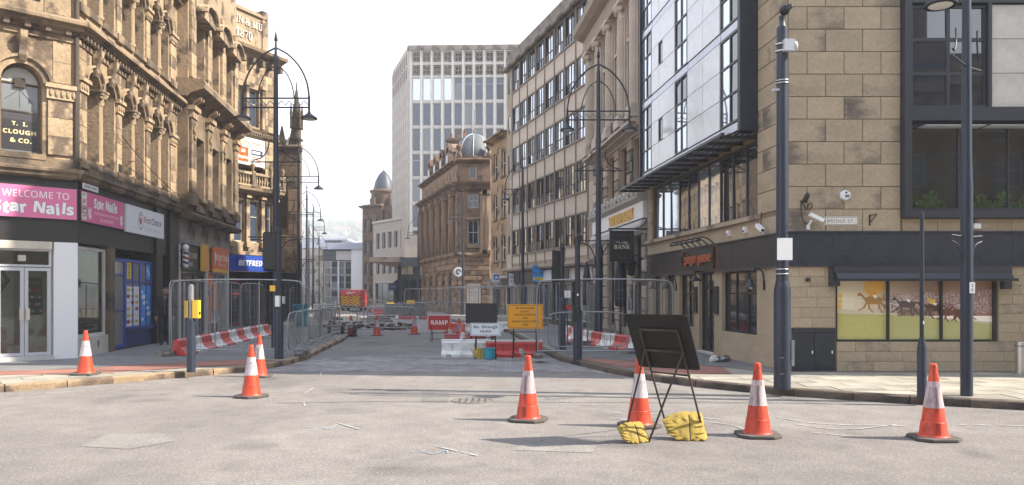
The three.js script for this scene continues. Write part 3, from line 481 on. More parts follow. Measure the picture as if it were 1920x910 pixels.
  A1.boxes('poster', M.orangeS, [[11.1, 11.7, 0.5, 1.5, 0.012, 0.016], [11.1, 11.7, 1.7, 2.3, 0.012, 0.016], [11.85, 12.4, 0.9, 2.0, 0.012, 0.016]]);
}
// shop signs on it
function wallSign(F, name, label, u0, u1, v0, v1, w, d, tex, edge, rough = 0.4) {
  const p = F.world((u0 + u1) / 2, (v0 + v1) / 2, w + d / 2), t = thing(name, label, 'sign', p.x, p.y, p.z, F.turn()); board(t, u1 - u0, v1 - v0, d, printM(tex, rough), edge); return t;
}
const wobble = (x, s, cx, cy, size, fill, squash = 1) => { x.save(); x.translate(cx, cy); x.scale(squash, 1); x.fillStyle = fill; x.strokeStyle = '#7d5866'; let adv = 0; x.font = `bold ${size}px sans-serif`; const W = x.measureText(s).width; adv = -W / 2; [...s].forEach((ch, i) => { x.save(); x.translate(adv + x.measureText(ch).width / 2, Math.sin(i * 2.1) * size * 0.06); x.rotate(Math.sin(i * 1.7) * 0.12); x.textAlign = 'center'; x.lineWidth = size * 0.09; x.lineJoin = 'round'; x.strokeText(ch, 0, 0); x.lineWidth = size * 0.05; x.strokeStyle = fill; x.strokeText(ch, 0, 0); x.strokeStyle = '#7d5866'; x.fillText(ch, 0, 0); x.restore(); adv += x.measureText(ch).width; }); x.restore(); };
wallSign(A0, 'shop_sign', 'wide pink sign reading WELCOME TO Star Nails over the aluminium double doors', 2.9, 5.98, 3.34, 4.1, 0.0, 0.06, canvasTex(1200, 296, (x, w, h) => { x.fillStyle = '#f07fae'; x.fillRect(0, 0, w, h); x.fillStyle = '#fff'; x.textAlign = 'center'; x.font = '88px sans-serif'; x.fillText('WELCOME TO', 870, 108); wobble(x, 'Star Nails', 850, 252, 140, '#fff'); }), M.charcoal);
wallSign(A1, 'shop_sign', 'smaller pink sign reading Star Nails with a strip of nail photos, round the corner', 0.05, 2.72, 3.34, 4.1, 0.0, 0.06, canvasTex(1024, 292, (x, w, h) => {
  x.fillStyle = '#e7669c'; x.fillRect(0, 0, w, h); const cs = ['#efe6df', '#e8c9b8', '#b9a79a', '#d9d2c9']; for (let i = 0; i < 4; i++) { x.fillStyle = cs[i]; x.fillRect(10, 12 + i * 68, 110, 62); x.fillStyle = '#7a5b52'; x.fillRect(30 + i * 9, 26 + i * 68, 40, 14); x.fillStyle = '#fff'; x.fillRect(60, 48 + i * 68, 44, 12); }
  for (const cx of [190, 960]) { x.fillStyle = '#f4dbe4'; x.beginPath(); x.ellipse(cx, 230, 36, 30, 0, 0, 7); x.fill(); for (let k = 0; k < 4; k++) { x.beginPath(); x.ellipse(cx - 30 + k * 18, 185 - (k % 2) * 10, 9, 34, 0.1 * k, 0, 7); x.fill(); } }
  wobble(x, 'Star Nails', 560, 138, 128, '#fff', 0.95); x.fillStyle = '#fff'; x.textAlign = 'center'; x.font = '27px sans-serif'; x.fillText('PROFESSIONAL NAILS CARE FOR LADIES & GENTS', 580, 198); x.font = '40px sans-serif'; x.fillText('Tel: 01274 398770', 580, 262);
}), M.charcoal);
wallSign(A1, 'shop_sign', 'white sign reading First Choice Currency with a round red and navy emblem', 2.8, 5.86, 3.3, 4.08, 0.04, 0.06, canvasTex(1024, 262, (x, w, h) => {
  x.fillStyle = '#f1f1f5'; x.fillRect(0, 0, w, h); x.lineWidth = 9; x.strokeStyle = '#2b2a5c'; x.beginPath(); x.ellipse(360, 125, 58, 84, 0, 0.4, 5.6); x.stroke(); x.strokeStyle = '#b0243a'; x.beginPath(); x.ellipse(360, 110, 34, 46, 0, 0, 7); x.stroke(); x.fillStyle = '#b0243a'; x.beginPath(); x.ellipse(350, 130, 24, 34, 0, 0, 7); x.fill();
  x.font = 'bold 92px sans-serif'; x.fillStyle = '#a5283c'; x.fillText('First', 430, 142); x.fillStyle = '#2b2a5c'; x.fillText('Choice', 650, 142); x.fillStyle = '#9a98a8'; x.font = '60px sans-serif'; let p = 440; for (const ch of 'CURRENCY') { x.fillText(ch, p, 222); p += 62; }
}), M.whiteP);
wallSign(A1, 'street_sign', 'small white MARKET STREET nameplate above the pink corner sign', 0.08, 0.95, 4.14, 4.28, 0.08, 0.02, canvasTex(400, 64, (x) => { x.fillStyle = '#eee'; x.fillRect(0, 0, 400, 64); x.fillStyle = '#222'; x.font = 'bold 44px sans-serif'; x.textAlign = 'center'; x.fillText('MARKET STREET', 200, 48); }), M.whiteP);
wallSign(A1, 'shop_sign', 'black barber sign with gold and pale lettering beside the striped pole', 7.8, 9.6, 2.4, 3.15, 0.02, 0.05, canvasTex(512, 212, (x) => { x.fillStyle = '#15110f'; x.fillRect(0, 0, 512, 212); x.fillStyle = '#d9c79a'; x.font = 'bold 74px serif'; x.textAlign = 'center'; x.fillText('THE VICTORY', 256, 90); x.fillStyle = '#eee'; x.font = 'italic 60px serif'; x.fillText('Smith', 256, 172); }), M.shopBlack);
wallSign(A1, 'shop_sign', 'tall yellow sign panel between the barber and the takeaway', 9.83, 10.73, 2.4, 3.4, 0.1, 0.06, canvasTex(64, 64, (x) => { x.fillStyle = '#e8a51c'; x.fillRect(0, 0, 64, 64); }), M.yellow);
wallSign(A1, 'shop_sign', 'orange takeaway sign with pale script and a pair of stripes', 11.3, 13.6, 2.4, 3.4, 0.1, 0.06, canvasTex(640, 220, (x) => { x.fillStyle = '#e2641d'; x.fillRect(0, 0, 640, 220); x.fillStyle = '#f0b82a'; x.fillRect(0, 190, 640, 30); x.fillStyle = '#f8e9d8'; x.font = 'bold 84px serif'; x.textAlign = 'center'; x.fillText('Burger House', 370, 112); x.font = '30px sans-serif'; x.fillText('BURGERS  FRIES  SHAKES', 370, 162); x.fillStyle = '#2e3f7a'; x.fillRect(30, 40, 26, 120); x.fillStyle = '#f4f4f4'; x.fillRect(62, 40, 26, 120); }), M.orangeS);
{ const p = A1.world(7.62, 2.62, 0.24), t = thing('barber_pole', 'red white and blue barber pole topped by a white globe', 'barber pole', p.x, p.y, p.z); mesh('bracket', MG([rod([0, -0.1, 0], [-0.2, -0.1, 0], 0.02), rod([0, 0.4, 0], [-0.2, 0.4, 0], 0.02)]), M.black, t); mesh('cylinder', rod([0, -0.12, 0], [0, 0.38, 0], 0.09, 14), printM(canvasTex(64, 64, (x) => { x.fillStyle = '#eee'; x.fillRect(0, 0, 64, 64); for (let k = -2; k < 4; k++) { x.fillStyle = k % 2 ? '#b9202a' : '#26408f'; x.beginPath(); x.moveTo(0, k * 21); x.lineTo(64, k * 21 + 21); x.lineTo(64, k * 21 + 31); x.lineTo(0, k * 21 + 10); x.fill(); } })), t); mesh('globe', new THREE.SphereGeometry(0.11, 14, 10), M.whiteP, t, 0, 0.52, 0); mesh('cap', MG([rod([0, 0.37, 0], [0, 0.43, 0], 0.1, 14), rod([0, -0.17, 0], [0, -0.11, 0], 0.1, 14)]), M.steel, t); }

{ const t = thing('cable', 'thin black cables sagging along the arcaded wall above the shops', 'cable'); const pt = (u, v, w) => A1.world(u, v, w); for (const [u0, v0, u1, v1] of [[2.4, 5.9, 7.7, 4.6], [3.0, 5.1, 7.6, 4.9], [7.7, 4.6, 13.4, 4.15]]) { const a = pt(u0, v0, 0.12), b = pt(u1, v1, u1 > 8 ? 0.5 : 0.45), m = a.clone().lerp(b, 0.5); m.y -= 0.18; mesh('cable_run', tubeG([a, a.clone().lerp(m, 0.5).setY((a.y + m.y) / 2 - 0.05), m, m.clone().lerp(b, 0.5).setY((b.y + m.y) / 2 - 0.05), b], 0.011, 5, 24), M.black, t); } }

// ---------- right: corner block with ashlar front and panelled street side ----------
const SE = [M.buffA, M.buffS, M.buffC, M.buffS, M.buffB, M.buffS, M.buffS, M.buffA, M.buffS, M.buffC, M.buffS, M.buffB];
const SEc = [M.buffA, M.buffB, M.buffC, M.buffA, M.buffS];
const bE = thing('corner_building', 'buff ashlar corner block with dark window bay, navy fascia and white panelled street side', 'building', 5.58, PAVE, -15.5);
const EL = 10.1, EA = Math.PI / 2 + 0.1046;                 // street side runs back 10.1 m from the corner
const E0 = new Face(bE, 0, 0, 0), E1 = new Face(bE, -0.105 / 1.0055 * EL, -EL / 1.0055, -(Math.PI / 2 - 0.1046));
const es = (s) => EL - s;                                  // distance back from the corner -> u on the street side
{
  prism('upper_mass', M.buffB, [[0.32, -0.32], [-0.72, -10.0], [9, -10], [9, -0.32]], 2.85, 18.9, bE);
  prism('inner_wall', M.cream, [[2.6, -2.4], [1.6, -10.0], [9, -10], [9, -2.4]], 0, 2.8, bE);
  prism('inner_floor', M.wood, [[0.3, -0.3], [-0.7, -9.9], [2.6, -9.9], [2.8, -0.3]], 0.012, 0.04, bE);
  // front wall with the three-light poster window
  E0.wall('wall', M.mortar, 0, 6.45, 0, 2.15, [[0.96, 4.22, 0.6, 1.95], [0.07, 0.95, 0.02, 0.86]], -0.32, 0);
  E0.wall('wall', M.mortar, 0, 2.3, 2.8, 18.9, [], -0.32, 0); E0.wall('wall', M.mortar, 2.3, 6.45, 2.8, 3.1, [], -0.32, 0); E0.wall('wall', M.mortar, 2.3, 6.45, 12.4, 18.9, [], -0.32, 0);
  E0.ashlar(0.0, 2.26, 2.82, 12.8, 0.4525, 0.745, SE, [], 0, 0.026, { j: 0.012, c: 0.009 });
  E0.ashlar(2.3, 6.4, 2.82, 3.08, 0.26, 1.5, [M.buffC, M.buffA], [], 0, 0.02);
  E0.ashlar(0.0, 6.4, 0.0, 0.6, 0.2, 0.62, SEc, [[0.05, 0.97, -1, 0.88]], 0, 0.018, { jit: 0.12, j: 0.005, c: 0.004 });
  E0.ashlar(0.0, 0.94, 0.88, 2.12, 0.207, 0.6, SEc, [], 0, 0.018, { jit: 0.1, j: 0.005, c: 0.004 }); E0.ashlar(4.24, 6.4, 0.6, 2.12, 0.2, 0.62, SEc, [], 0, 0.018, { jit: 0.1, j: 0.005, c: 0.004 });
  // fascia of sheet panels round the corner
  for (let u = 0; u < 6.3; u += 0.9) E0.box('fascia_panel', M.fasciaN, u + 0.003, Math.min(u + 0.897, 6.45), 2.15, 2.8, -0.1, 0.05 + rr(0, 0.003));
  E0.boxes('fascia_trim', M.charcoal, [[-0.06, 6.45, 2.8, 2.83, -0.1, 0.08], [-0.06, 6.45, 2.12, 2.15, -0.1, 0.07]]);
  // steel cabinet doors
  const cab = E0.boxes('cabinet', M.fasciaN, [[0.07, 0.95, 0.8, 0.86, -0.2, 0.06], [0.07, 0.95, 0.02, 0.06, -0.2, 0.03]]);
  for (const u of [0.085, 0.515]) { const d = E0.box('door', M.navyD, u, u + 0.42, 0.065, 0.795, -0.02, 0.035, cab); }
  for (const u of [0.46, 0.86]) E0.box('handle', M.whiteP, u, u + 0.02, 0.36, 0.42, 0.036, 0.05, cab);
  // racing print behind glass
  const race = canvasTex(1536, 640, (x, w, h) => {
    let s = 5; const R = () => (s = (s * 16807) % 2147483647) / 2147483647;
    const grd = x.createLinearGradient(0, 0, w, 0); grd.addColorStop(0, '#efe3c0'); grd.addColorStop(0.25, '#cbb79b'); grd.addColorStop(0.6, '#8a6c5c'); grd.addColorStop(0.85, '#9a6a52'); grd.addColorStop(1, '#86604f'); x.fillStyle = grd; x.fillRect(0, 0, w, h * 0.62);
    for (let i = 0; i < 5200; i++) { const px = w * 0.3 + R() * w * 0.7, t = (px / w - 0.3) / 0.7, py = h * (0.28 - 0.1 * t) + R() * h * (0.22 + 0.18 * t); x.fillStyle = ['#d9cfc8', '#6b5f66', '#8f8aa0', '#b08a76', '#50454a', '#e6e0dc', '#9a4f3c'][Math.floor(R() * 7)]; x.globalAlpha = 0.75; x.fillRect(px, py, 3 + R() * 7, 3 + R() * 8); } x.globalAlpha = 1;
    x.fillStyle = '#e8a72c'; for (let i = 0; i < 60; i++) { x.globalAlpha = 0.25; x.beginPath(); x.ellipse(w * 0.19 + R() * w * 0.11, h * (0.05 + R() * 0.22), 36, 26, 0, 0, 7); x.fill(); } for (let i = 0; i < 30; i++) { x.beginPath(); x.ellipse(20 + R() * 30, h * (0.25 + R() * 0.3), 22, 18, 0, 0, 7); x.fill(); } x.globalAlpha = 1;
    x.fillStyle = '#cbbfa0'; x.beginPath(); x.moveTo(0, h * 0.5); x.lineTo(w, h * 0.72); x.lineTo(w, h); x.lineTo(0, h); x.fill();
    x.fillStyle = '#b0ab62'; x.beginPath(); x.moveTo(0, h * 0.58); x.lineTo(w * 0.5, h * 0.62); x.lineTo(w, h * 0.76); x.lineTo(w, h); x.lineTo(0, h); x.fill();
    for (let i = 0; i < 9000; i++) { const px = R() * w, py = h * (0.63 + 0.37 * R()) + (px > w * 0.5 ? (px / w - 0.5) * h * 0.2 : 0); x.globalAlpha = 0.35; x.fillStyle = px < w * 0.35 ? ['#d8cd74', '#c6ba5c', '#bab056'][i % 3] : ['#9ea264', '#aeb07a', '#bdbb90'][i % 3]; x.fillRect(px, py, 14, 3); } x.globalAlpha = 1;
    x.strokeStyle = '#efe9dd'; x.lineWidth = 5; x.beginPath(); x.moveTo(0, h * 0.33); x.lineTo(w * 0.45, h * 0.45); x.stroke(); for (let i = 0; i < 9; i++) { x.beginPath(); x.moveTo(i * 76, h * (0.33 + i * 0.0133)); x.lineTo(i * 76 + 8, h * (0.44 + i * 0.0133)); x.stroke(); }
    const horse = (cx, cy, k, col, silk, phase) => { x.save(); x.translate(cx, cy); x.scale(k, k); x.fillStyle = x.strokeStyle = col; x.beginPath(); x.ellipse(0, 0, 62, 30, 0.05, 0, 7); x.fill(); x.beginPath(); x.moveTo(-44, -8); x.lineTo(-92, -56); x.lineTo(-112, -40); x.lineTo(-106, -28); x.lineTo(-84, -30); x.lineTo(-46, 20); x.fill(); x.lineCap = 'round'; for (const [lx, a, b] of [[-44, -0.7, -1.0], [-34, -0.1, 0.7], [44, 0.6, 1.0], [36, -0.1, 0.5]]) { x.lineWidth = 15; const kx = lx + Math.sin(a + phase) * 44, ky = 18 + Math.cos(a + phase) * 40; x.beginPath(); x.moveTo(lx, 14); x.lineTo(kx, ky); x.stroke(); x.lineWidth = 9; x.beginPath(); x.moveTo(kx, ky); x.lineTo(kx + Math.sin(b) * 40, ky + Math.cos(b) * 36); x.stroke(); } x.lineWidth = 12; x.beginPath(); x.moveTo(56, -12); x.quadraticCurveTo(92, -14, 98, 26); x.stroke(); x.fillStyle = silk; x.beginPath(); x.ellipse(-6, -44, 26, 17, -0.5, 0, 7); x.fill(); x.fillStyle = '#efe6da'; x.beginPath(); x.ellipse(10, -26, 16, 10, 0.6, 0, 7); x.fill(); x.fillStyle = silk; x.beginPath(); x.arc(-34, -62, 12, 0, 7); x.fill(); x.restore(); };
    x.globalAlpha = 0.06; x.fillStyle = '#fff6e2'; x.fillRect(0, 0, w, h); x.globalAlpha = 1; horse(370, 235, 1.45, '#a87b3e', '#d99a2c', 0.2); horse(700, 275, 1.35, '#54453f', '#b9a7a0', -0.2); horse(960, 310, 1.35, '#4a2d24', '#d8b13a', 0.3); horse(1130, 350, 1.25, '#6b3a2a', '#8b5a6a', -0.1); horse(1250, 360, 1.15, '#5c2f22', '#b8b0c4', 0.25);
    x.fillStyle = '#5b463b'; for (let i = 0; i < 700; i++) { x.globalAlpha = 0.5; x.fillRect(600 + R() * 360, h * (0.5 + R() * 0.12), 12, 6); } x.globalAlpha = 1;
  });
  const pw = E0.boxes('poster_window', M.black, [[0.96, 4.22, 0.6, 0.64, -0.16, -0.02], [0.96, 4.22, 1.9, 1.95, -0.16, -0.02], [0.96, 1.0, 0.64, 1.9, -0.16, -0.02], [4.17, 4.22, 0.64, 1.9, -0.16, -0.02], [2.02, 2.06, 0.64, 1.9, -0.15, -0.03], [3.1, 3.14, 0.64, 1.9, -0.15, -0.03]]);
  const rm = new THREE.MeshPhysicalMaterial({ map: race, roughness: 0.45, clearcoat: 0.6, clearcoatRoughness: 0.05 });
  [[1.0, 2.02], [2.06, 3.1], [3.14, 4.17]].forEach(([a, b]) => { const g = new THREE.BoxGeometry(b - a, 1.26, 0.02), U = g.attributes.uv; for (let i = 0; i < U.count; i++) U.setX(i, (a - 1 + (b - a) * U.getX(i)) / 3.17); E0.add('printed_pane', g, rm, (a + b) / 2, 1.27, -0.1, pw); });
  // shutter housing above it
  const hs = E0.boxes('shutter_housing', M.charcoal, [[0.84, 4.36, 1.99, 2.115, 0.0, 0.2], [0.8, 0.98, 1.72, 2.115, 0.0, 0.16], [4.26, 4.42, 1.66, 2.1, 0.0, 0.16], [0.86, 4.5, 1.82, 1.88, 0.14, 0.24]]);
  E0.add('canopy_sheet', boxG(3.5, 0.02, 0.2).clone().rotateX(0.9), M.charcoal, 2.63, 1.94, 0.22, hs);
  // dark aluminium bay
  const B0 = 2.26, B1 = 6.45;
  const bay = E0.boxes('bay_frame', M.charcoal, [[B0, B0 + 0.14, 3.09, 12.4, -0.3, 0.2], [B0 + 0.14, B1, 3.09, 3.24, -0.3, 0.2], [B0 + 0.14, B1, 5.03, 5.3, -0.3, 0.19], [B0 + 0.14, B1, 7.38, 7.7, -0.3, 0.19], [B0 + 0.14, B1, 9.9, 10.2, -0.3, 0.19], [3.93, 4.0, 5.3, 7.38, -0.3, 0.185]]);
  for (const v of [5.3, 7.75]) {
    E0.win(2.42, 3.92, v, v + 2.05, { nx: 2, ny: 3, w: 0.08, fw: 0.05, bw: 0.07, fm: M.charcoal, gm: M.glassM, name: 'bay_window', jitter: 0.012 });
    for (let k = 0; k < 3; k++) { E0.box('bay_panel', mat(0.62, 0.58, 0.52, 0.4, { map: TX.plain }), 4.01, 5.2, v + 0.005 + k * 0.687, v + 0.68 + k * 0.687, -0.1, 0.13); E0.box('bay_panel', M.concreteW, 5.21, 6.4, v + 0.005 + k * 0.687, v + 0.68 + k * 0.687, -0.1, 0.13); }
  }
  E0.win(2.42, 6.44, 3.26, 5.02, { nx: 4, w: 0.0, fw: 0.04, bw: 0.03, fm: M.charcoal, gm: new THREE.MeshPhysicalMaterial({ color: C(0.85, 0.88, 0.88), roughness: 0.02, transmission: 1, thickness: 0, ior: 1.7 }), name: 'bay_window', jitter: 0.006 });
  E0.boxes('bay_floor', M.concreteD, [[2.42, 6.4, 3.12, 3.2, -0.3, -0.02]]); E0.boxes('bay_dark_sheet', M.black, [[2.41, 6.44, 3.2, 5.0, -0.31, -0.28]]);  // black sheet added so the room behind the glass looks unlit
  E0.boxes('bay_ceiling', M.charcoal, [[2.42, 6.4, 4.96, 5.02, -0.3, -0.03]]);
  for (let k = 0; k < 3; k++) E0.box('louvre', M.alu, 2.6 + k * 1.3, 3.8 + k * 1.3, 4.9, 4.915, 0.02, 0.32, bay);
  // ---- street side
  const S = (name, m, s0, s1, v0, v1, w0, w1, sub) => E1.box(name, m, es(s1), es(s0), v0, v1, w0, w1, sub);
  const SB = (name, m, l, sub) => E1.boxes(name, m, l.map(([a, b, ...r]) => [es(b), es(a), ...r]), sub);
  const SW = (s0, s1, v0, v1, o) => E1.win(es(s1), es(s0), v0, v1, o);
  const holes = [[1.5, 3.57, 0.64, 2.1], [4.1, 5.2, 0.0, 2.12], [5.6, 6.85, 0.64, 2.1], [7.35, 8.2, 0.0, 2.1], [8.75, 9.5, 0.0, 2.1]];
  E1.wall('wall', M.buffB, 0, EL, 0, 2.15, holes.map(([a, b, c, d]) => [es(b), es(a), c, d]), -0.3, 0);
  E1.wall('wall', M.mortar, 0, EL, 2.8, 18.9, [[es(9.5), es(1.45), 3.3, 4.98]], -0.3, 0);
  E1.ashlar(es(1.42), EL - 0.01, 3.3, 12.8, 0.4525, 0.745, SE, [], 0, 0.026, { j: 0.012, c: 0.009 }); E1.ashlar(0, EL - 0.01, 2.83, 3.2, 0.37, 1.4, [M.buffA, M.buffB, M.buffC], [], 0, 0.02); E1.ashlar(0, es(9.55), 3.3, 12.8, 0.4525, 0.745, SE, [], 0, 0.026, { j: 0.012, c: 0.009 });
  E1.boxes('sill_course', M.buffS, [[0, es(1.3), 3.2, 3.3, -0.2, 0.12]]);
  for (let s = 0; s < 10; s += 0.92) S('fascia_panel', s > 6.3 || s < 3.6 ? M.shopBlack : M.copper, s + 0.003, Math.min(s + 0.917, 10.08), 2.16, 2.8, -0.1, 0.05 + rr(0, 0.003));
  SB('fascia_trim', M.charcoal, [[-0.06, 10.1, 2.8, 2.83, -0.1, 0.09], [0, 10.1, 2.12, 2.16, -0.1, 0.07]]);
  // long strip window at first floor
  E1.win(es(9.5), es(1.45), 3.3, 4.98, { nx: 10, w: -0.1, fw: 0.06, bw: 0.06, fm: M.charcoal, gm: [M.glassR, M.glassM], name: 'strip_window', jitter: 0.01 });
  // sun louvre
  const ls = SB('sun_louvre', M.charcoal, [[1.4, 10.6, 5.08, 5.14, 0.02, 0.1], [1.4, 10.6, 5.03, 5.09, 0.78, 0.86], ...[0.2, 0.34, 0.48, 0.62].map((w) => [1.4, 10.6, 5.06, 5.085, w, w + 0.07])]);
  for (let s = 1.5; s < 10.6; s += 0.75) S('louvre_arm', M.black, s, s + 0.05, 4.99, 5.06, -0.05, 0.84, ls);
  // oversailing curtain wall of pale panels and window strips
  const cw = SB('curtain_wall_back', M.charcoal, [[1.45, 9.62, 5.2, 15.5, 0.03, 0.3]]);
  S('curtain_wall_edge', M.fasciaN, 1.38, 1.52, 5.16, 15.5, 0.0, 0.44); S('curtain_wall_edge', M.fasciaN, 9.56, 9.7, 5.16, 15.5, 0.0, 0.42);
  for (let f = 0; f < 4; f++) {
    const v = 5.44 + 2.29 * f;
    for (const [a, b] of [[1.56, 2.72], [5.1, 6.12], [8.45, 9.54]]) {
      E1.win(es(b), es(a), v, v + 2.06, { nx: 2, ny: 3, w: 0.34, fw: 0.045, bw: 0.045, fm: M.charcoal, gm: [M.glassR, M.glassR, M.glassM], name: 'curtain_window', jitter: 0.008 });
      S('spandrel', M.panelB, a, b, v - 0.2, v - 0.02, 0.3, 0.35);
    }
    for (const [a, m, b] of [[2.75, 3.9, 5.07], [6.15, 7.7, 8.42]]) for (const [p, q] of [[a, m], [m, b]]) {
      for (let k = 0; k < 3; k++) { const gap = a > 6 && p === a && k === 1 && f < 3 ? 0.42 : 0; S('cladding_panel', M.panelW, p + 0.008, q - 0.008 - gap, v + k * 0.687 + 0.008, v + k * 0.687 + 0.679, 0.3, 0.37 + rr(-0.003, 0.003)); if (gap) E1.win(es(q - 0.01), es(q - gap), v + 0.7, v + 1.36, { w: 0.34, fw: 0.03, fm: M.charcoal, gm: M.glassM, name: 'slot_window' }); }
      S('spandrel', M.panelB, p + 0.008, q - 0.008, v - 0.2, v - 0.02, 0.3, 0.35);
    }
  }
  // bar front
  const barW = (s0, s1, v0, v1, o = {}) => SW(s0, s1, v0, v1, { w: -0.12, fw: 0.05, bw: 0.035, fm: M.black, gm: M.glass, ...o });
  barW(1.5, 3.57, 0.64, 2.1, { nx: 3, ys: [0, 0.64, 1] }); barW(5.6, 6.85, 0.64, 2.1, { nx: 2, ys: [0, 0.64, 1] }); barW(7.35, 8.2, 0.05, 2.1, { nx: 2, ys: [0, 0.66, 1] }); barW(8.75, 9.5, 0.05, 2.1, { nx: 2, ys: [0, 0.66, 1] });
  const d = barW(4.1, 5.2, 0.05, 2.12, { nx: 2, ys: [0, 0.8, 1], name: 'door' }); SB('door_step', M.concreteW, [[4.1, 5.2, 0.0, 0.05, -0.15, 0.04]]);
  for (const s of [3.75, 5.3]) S('menu_board', M.black, s, s + 0.25, 1.05, 1.75, 0.002, 0.045);
}
// signs and fittings on the corner block
wallSign(E0, 'street_sign', 'white BRIDGE ST. nameplate beside the white security camera', 0.72, 1.39, 2.95, 3.12, 0.021, 0.02, canvasTex(512, 130, (x) => { x.fillStyle = '#222'; x.fillRect(0, 0, 512, 130); x.fillStyle = '#efebe0'; x.fillRect(7, 7, 498, 116); x.fillStyle = '#2a2a2a'; x.font = '76px sans-serif'; let p = 26; for (const ch of 'BRIDGE ST.') { x.fillText(ch, p, 92); p += x.measureText(ch).width + 6; } x.font = '34px sans-serif'; x.fillText('1', 470, 92); }), M.whiteP);
function fitting(F, name, label, cat, u, v, w, build) { const p = F.world(u, v, w), t = thing(name, label, cat, p.x, p.y, p.z, F.turn()); build(t); return t; }
fitting(E0, 'alarm_box', 'white hexagonal burglar alarm box high on the ashlar wall', 'alarm', 1.13, 3.55, 0.02, (t) => { mesh('case', new THREE.CylinderGeometry(0.1, 0.115, 0.07, 6).rotateX(Math.PI / 2), M.whiteP, t, 0, 0, 0.035); mesh('badge', boxG(0.09, 0.05, 0.01), M.galvD, t, 0.02, -0.02, 0.074); mesh('strobe', new THREE.CylinderGeometry(0.02, 0.02, 0.02, 10).rotateX(Math.PI / 2), M.glassB, t, 0, 0.05, 0.075); });
const camBuild = (t) => { mesh('mount', MG([rod([-0.05, -0.14, 0], [-0.02, -0.02, 0.1], 0.025, 8), boxG(0.07, 0.12, 0.03).clone().translate(-0.05, -0.14, 0.01)]), M.whiteP, t); const b = mesh('camera_body', boxG(0.3, 0.075, 0.09), M.whiteP, t, 0.06, 0.03, 0.16); b.rotation.z = -0.45; mesh('lens', new THREE.CylinderGeometry(0.03, 0.03, 0.02, 12).rotateZ(Math.PI / 2), M.glass, b, 0.155, 0, 0); mesh('cable', tubeG([[-0.05, -0.1, 0.02], [-0.14, -0.06, 0.05], [-0.19, 0.1, 0.03], [-0.2, 0.4, 0.01]], 0.009, 5), M.black, t); };
fitting(E0, 'security_camera', 'white security camera on a wall bracket left of the BRIDGE ST. plate', 'camera', 0.44, 3.06, 0.02, camBuild);
fitting(E0, 'flood_light', 'black round floodlight with looped cable above the security camera', 'light', 0.26, 3.42, 0.02, (t) => { mesh('arm', rod([0, 0, 0], [0, 0.02, 0.16], 0.02, 8), M.black, t); const l = mesh('lamp_head', lathe([[0, -0.05], [0.1, -0.03], [0.11, 0.02], [0, 0.03]], 14).rotateZ(1.2), M.black, t, 0.02, 0.06, 0.18); mesh('cable', tubeG([[0, -0.02, 0.02], [0.1, -0.16, 0.04], [0.2, -0.1, 0.04], [0.16, -0.02, 0.05], [0.1, -0.12, 0.03]], 0.01, 5), M.black, t); });
fitting(E0, 'sign_bracket', 'rusty leftover metal bracket right of the BRIDGE ST. plate', 'bracket', 1.66, 3.08, 0.02, (t) => { mesh('plate', boxG(0.03, 0.22, 0.015), M.rust, t, -0.03, -0.03, 0.008); mesh('arm', MG([rod([-0.03, 0.07, 0], [0.08, 0.08, 0.1], 0.012, 6), rod([-0.03, -0.1, 0], [0.06, 0.07, 0.09], 0.01, 6)]), M.rust, t); });
fitting(E0, 'junction_box', 'small white lamp box under the dark window bay', 'light', 3.78, 2.93, 0.02, (t) => { mesh('case', boxG(0.13, 0.1, 0.06), M.whiteP, t, 0, 0, 0.03); mesh('bracket', boxG(0.05, 0.08, 0.04), M.galvD, t, -0.02, 0.09, 0.02); });
fitting(E0, 'wall_box', 'tiny black sensor box on the stone above the cabinet doors', 'sensor', 0.38, 1.85, 0.017, (t) => { mesh('case', boxG(0.08, 0.07, 0.06), M.black, t, 0, 0, 0.03); mesh('eye', new THREE.SphereGeometry(0.02, 8, 6), M.glass, t, 0, 0, 0.06); });
fitting(E1, 'security_camera', 'grubby white security camera on the street side by the corner pole', 'camera', es(1.0), 2.95, 0.02, (t) => { camBuild(t); });
for (const [s, l] of [[2.0, 'white sensor box beside the sill of the strip window'], [3.0, 'white sensor box over the copper fascia']]) fitting(E1, 'wall_box', l, 'sensor', es(s), 3.02, 0.02, (t) => { mesh('case', boxG(0.1, 0.14, 0.08), M.whiteP, t, 0, 0, 0.04); mesh('lens', boxG(0.06, 0.04, 0.02), M.glass, t, 0, -0.03, 0.085); });
const swan = (t) => { mesh('wall_plate', boxG(0.06, 0.2, 0.03), M.black, t, 0, 0, 0.016); mesh('arm', tubeG([[0, 0, 0.02], [0, 0.3, 0.06], [0, 0.36, 0.18], [0, 0.28, 0.3], [0, 0.12, 0.32]], 0.016, 6, 20), M.black, t); mesh('shade', lathe([[0.03, 0.12], [0.05, 0.06], [0.13, -0.06], [0.12, -0.065], [0.03, 0.04]], 14), M.black, t, 0, 0.02, 0.32); mesh('bulb', new THREE.SphereGeometry(0.045, 8, 6), M.glow, t, 0, -0.04, 0.32); };
for (const [s, l] of [[1.1, 'black swan-neck lamp by the three-light bar window'], [7.1, 'black swan-neck lamp between the two narrow bar windows'], [8.45, 'black swan-neck lamp beside the farthest bar window']]) fitting(E1, 'wall_lamp', l, 'lamp', es(s), 1.75, 0.002, swan);
fitting(E1, 'pendant_lamp', 'black shallow-shaded lamp hung over the bar door', 'lamp', es(4.65), 1.98, 0.3, (t) => { mesh('stem', rod([0, 0, 0], [0, 0.18, 0], 0.02), M.black, t); mesh('bracket', rod([0, 0.17, 0], [0, 0.17, -0.3], 0.02), M.black, t); mesh('shade', lathe([[0.03, 0.05], [0.08, 0.0], [0.2, -0.08], [0.18, -0.085], [0.03, 0.0]], 16), M.black, t); });
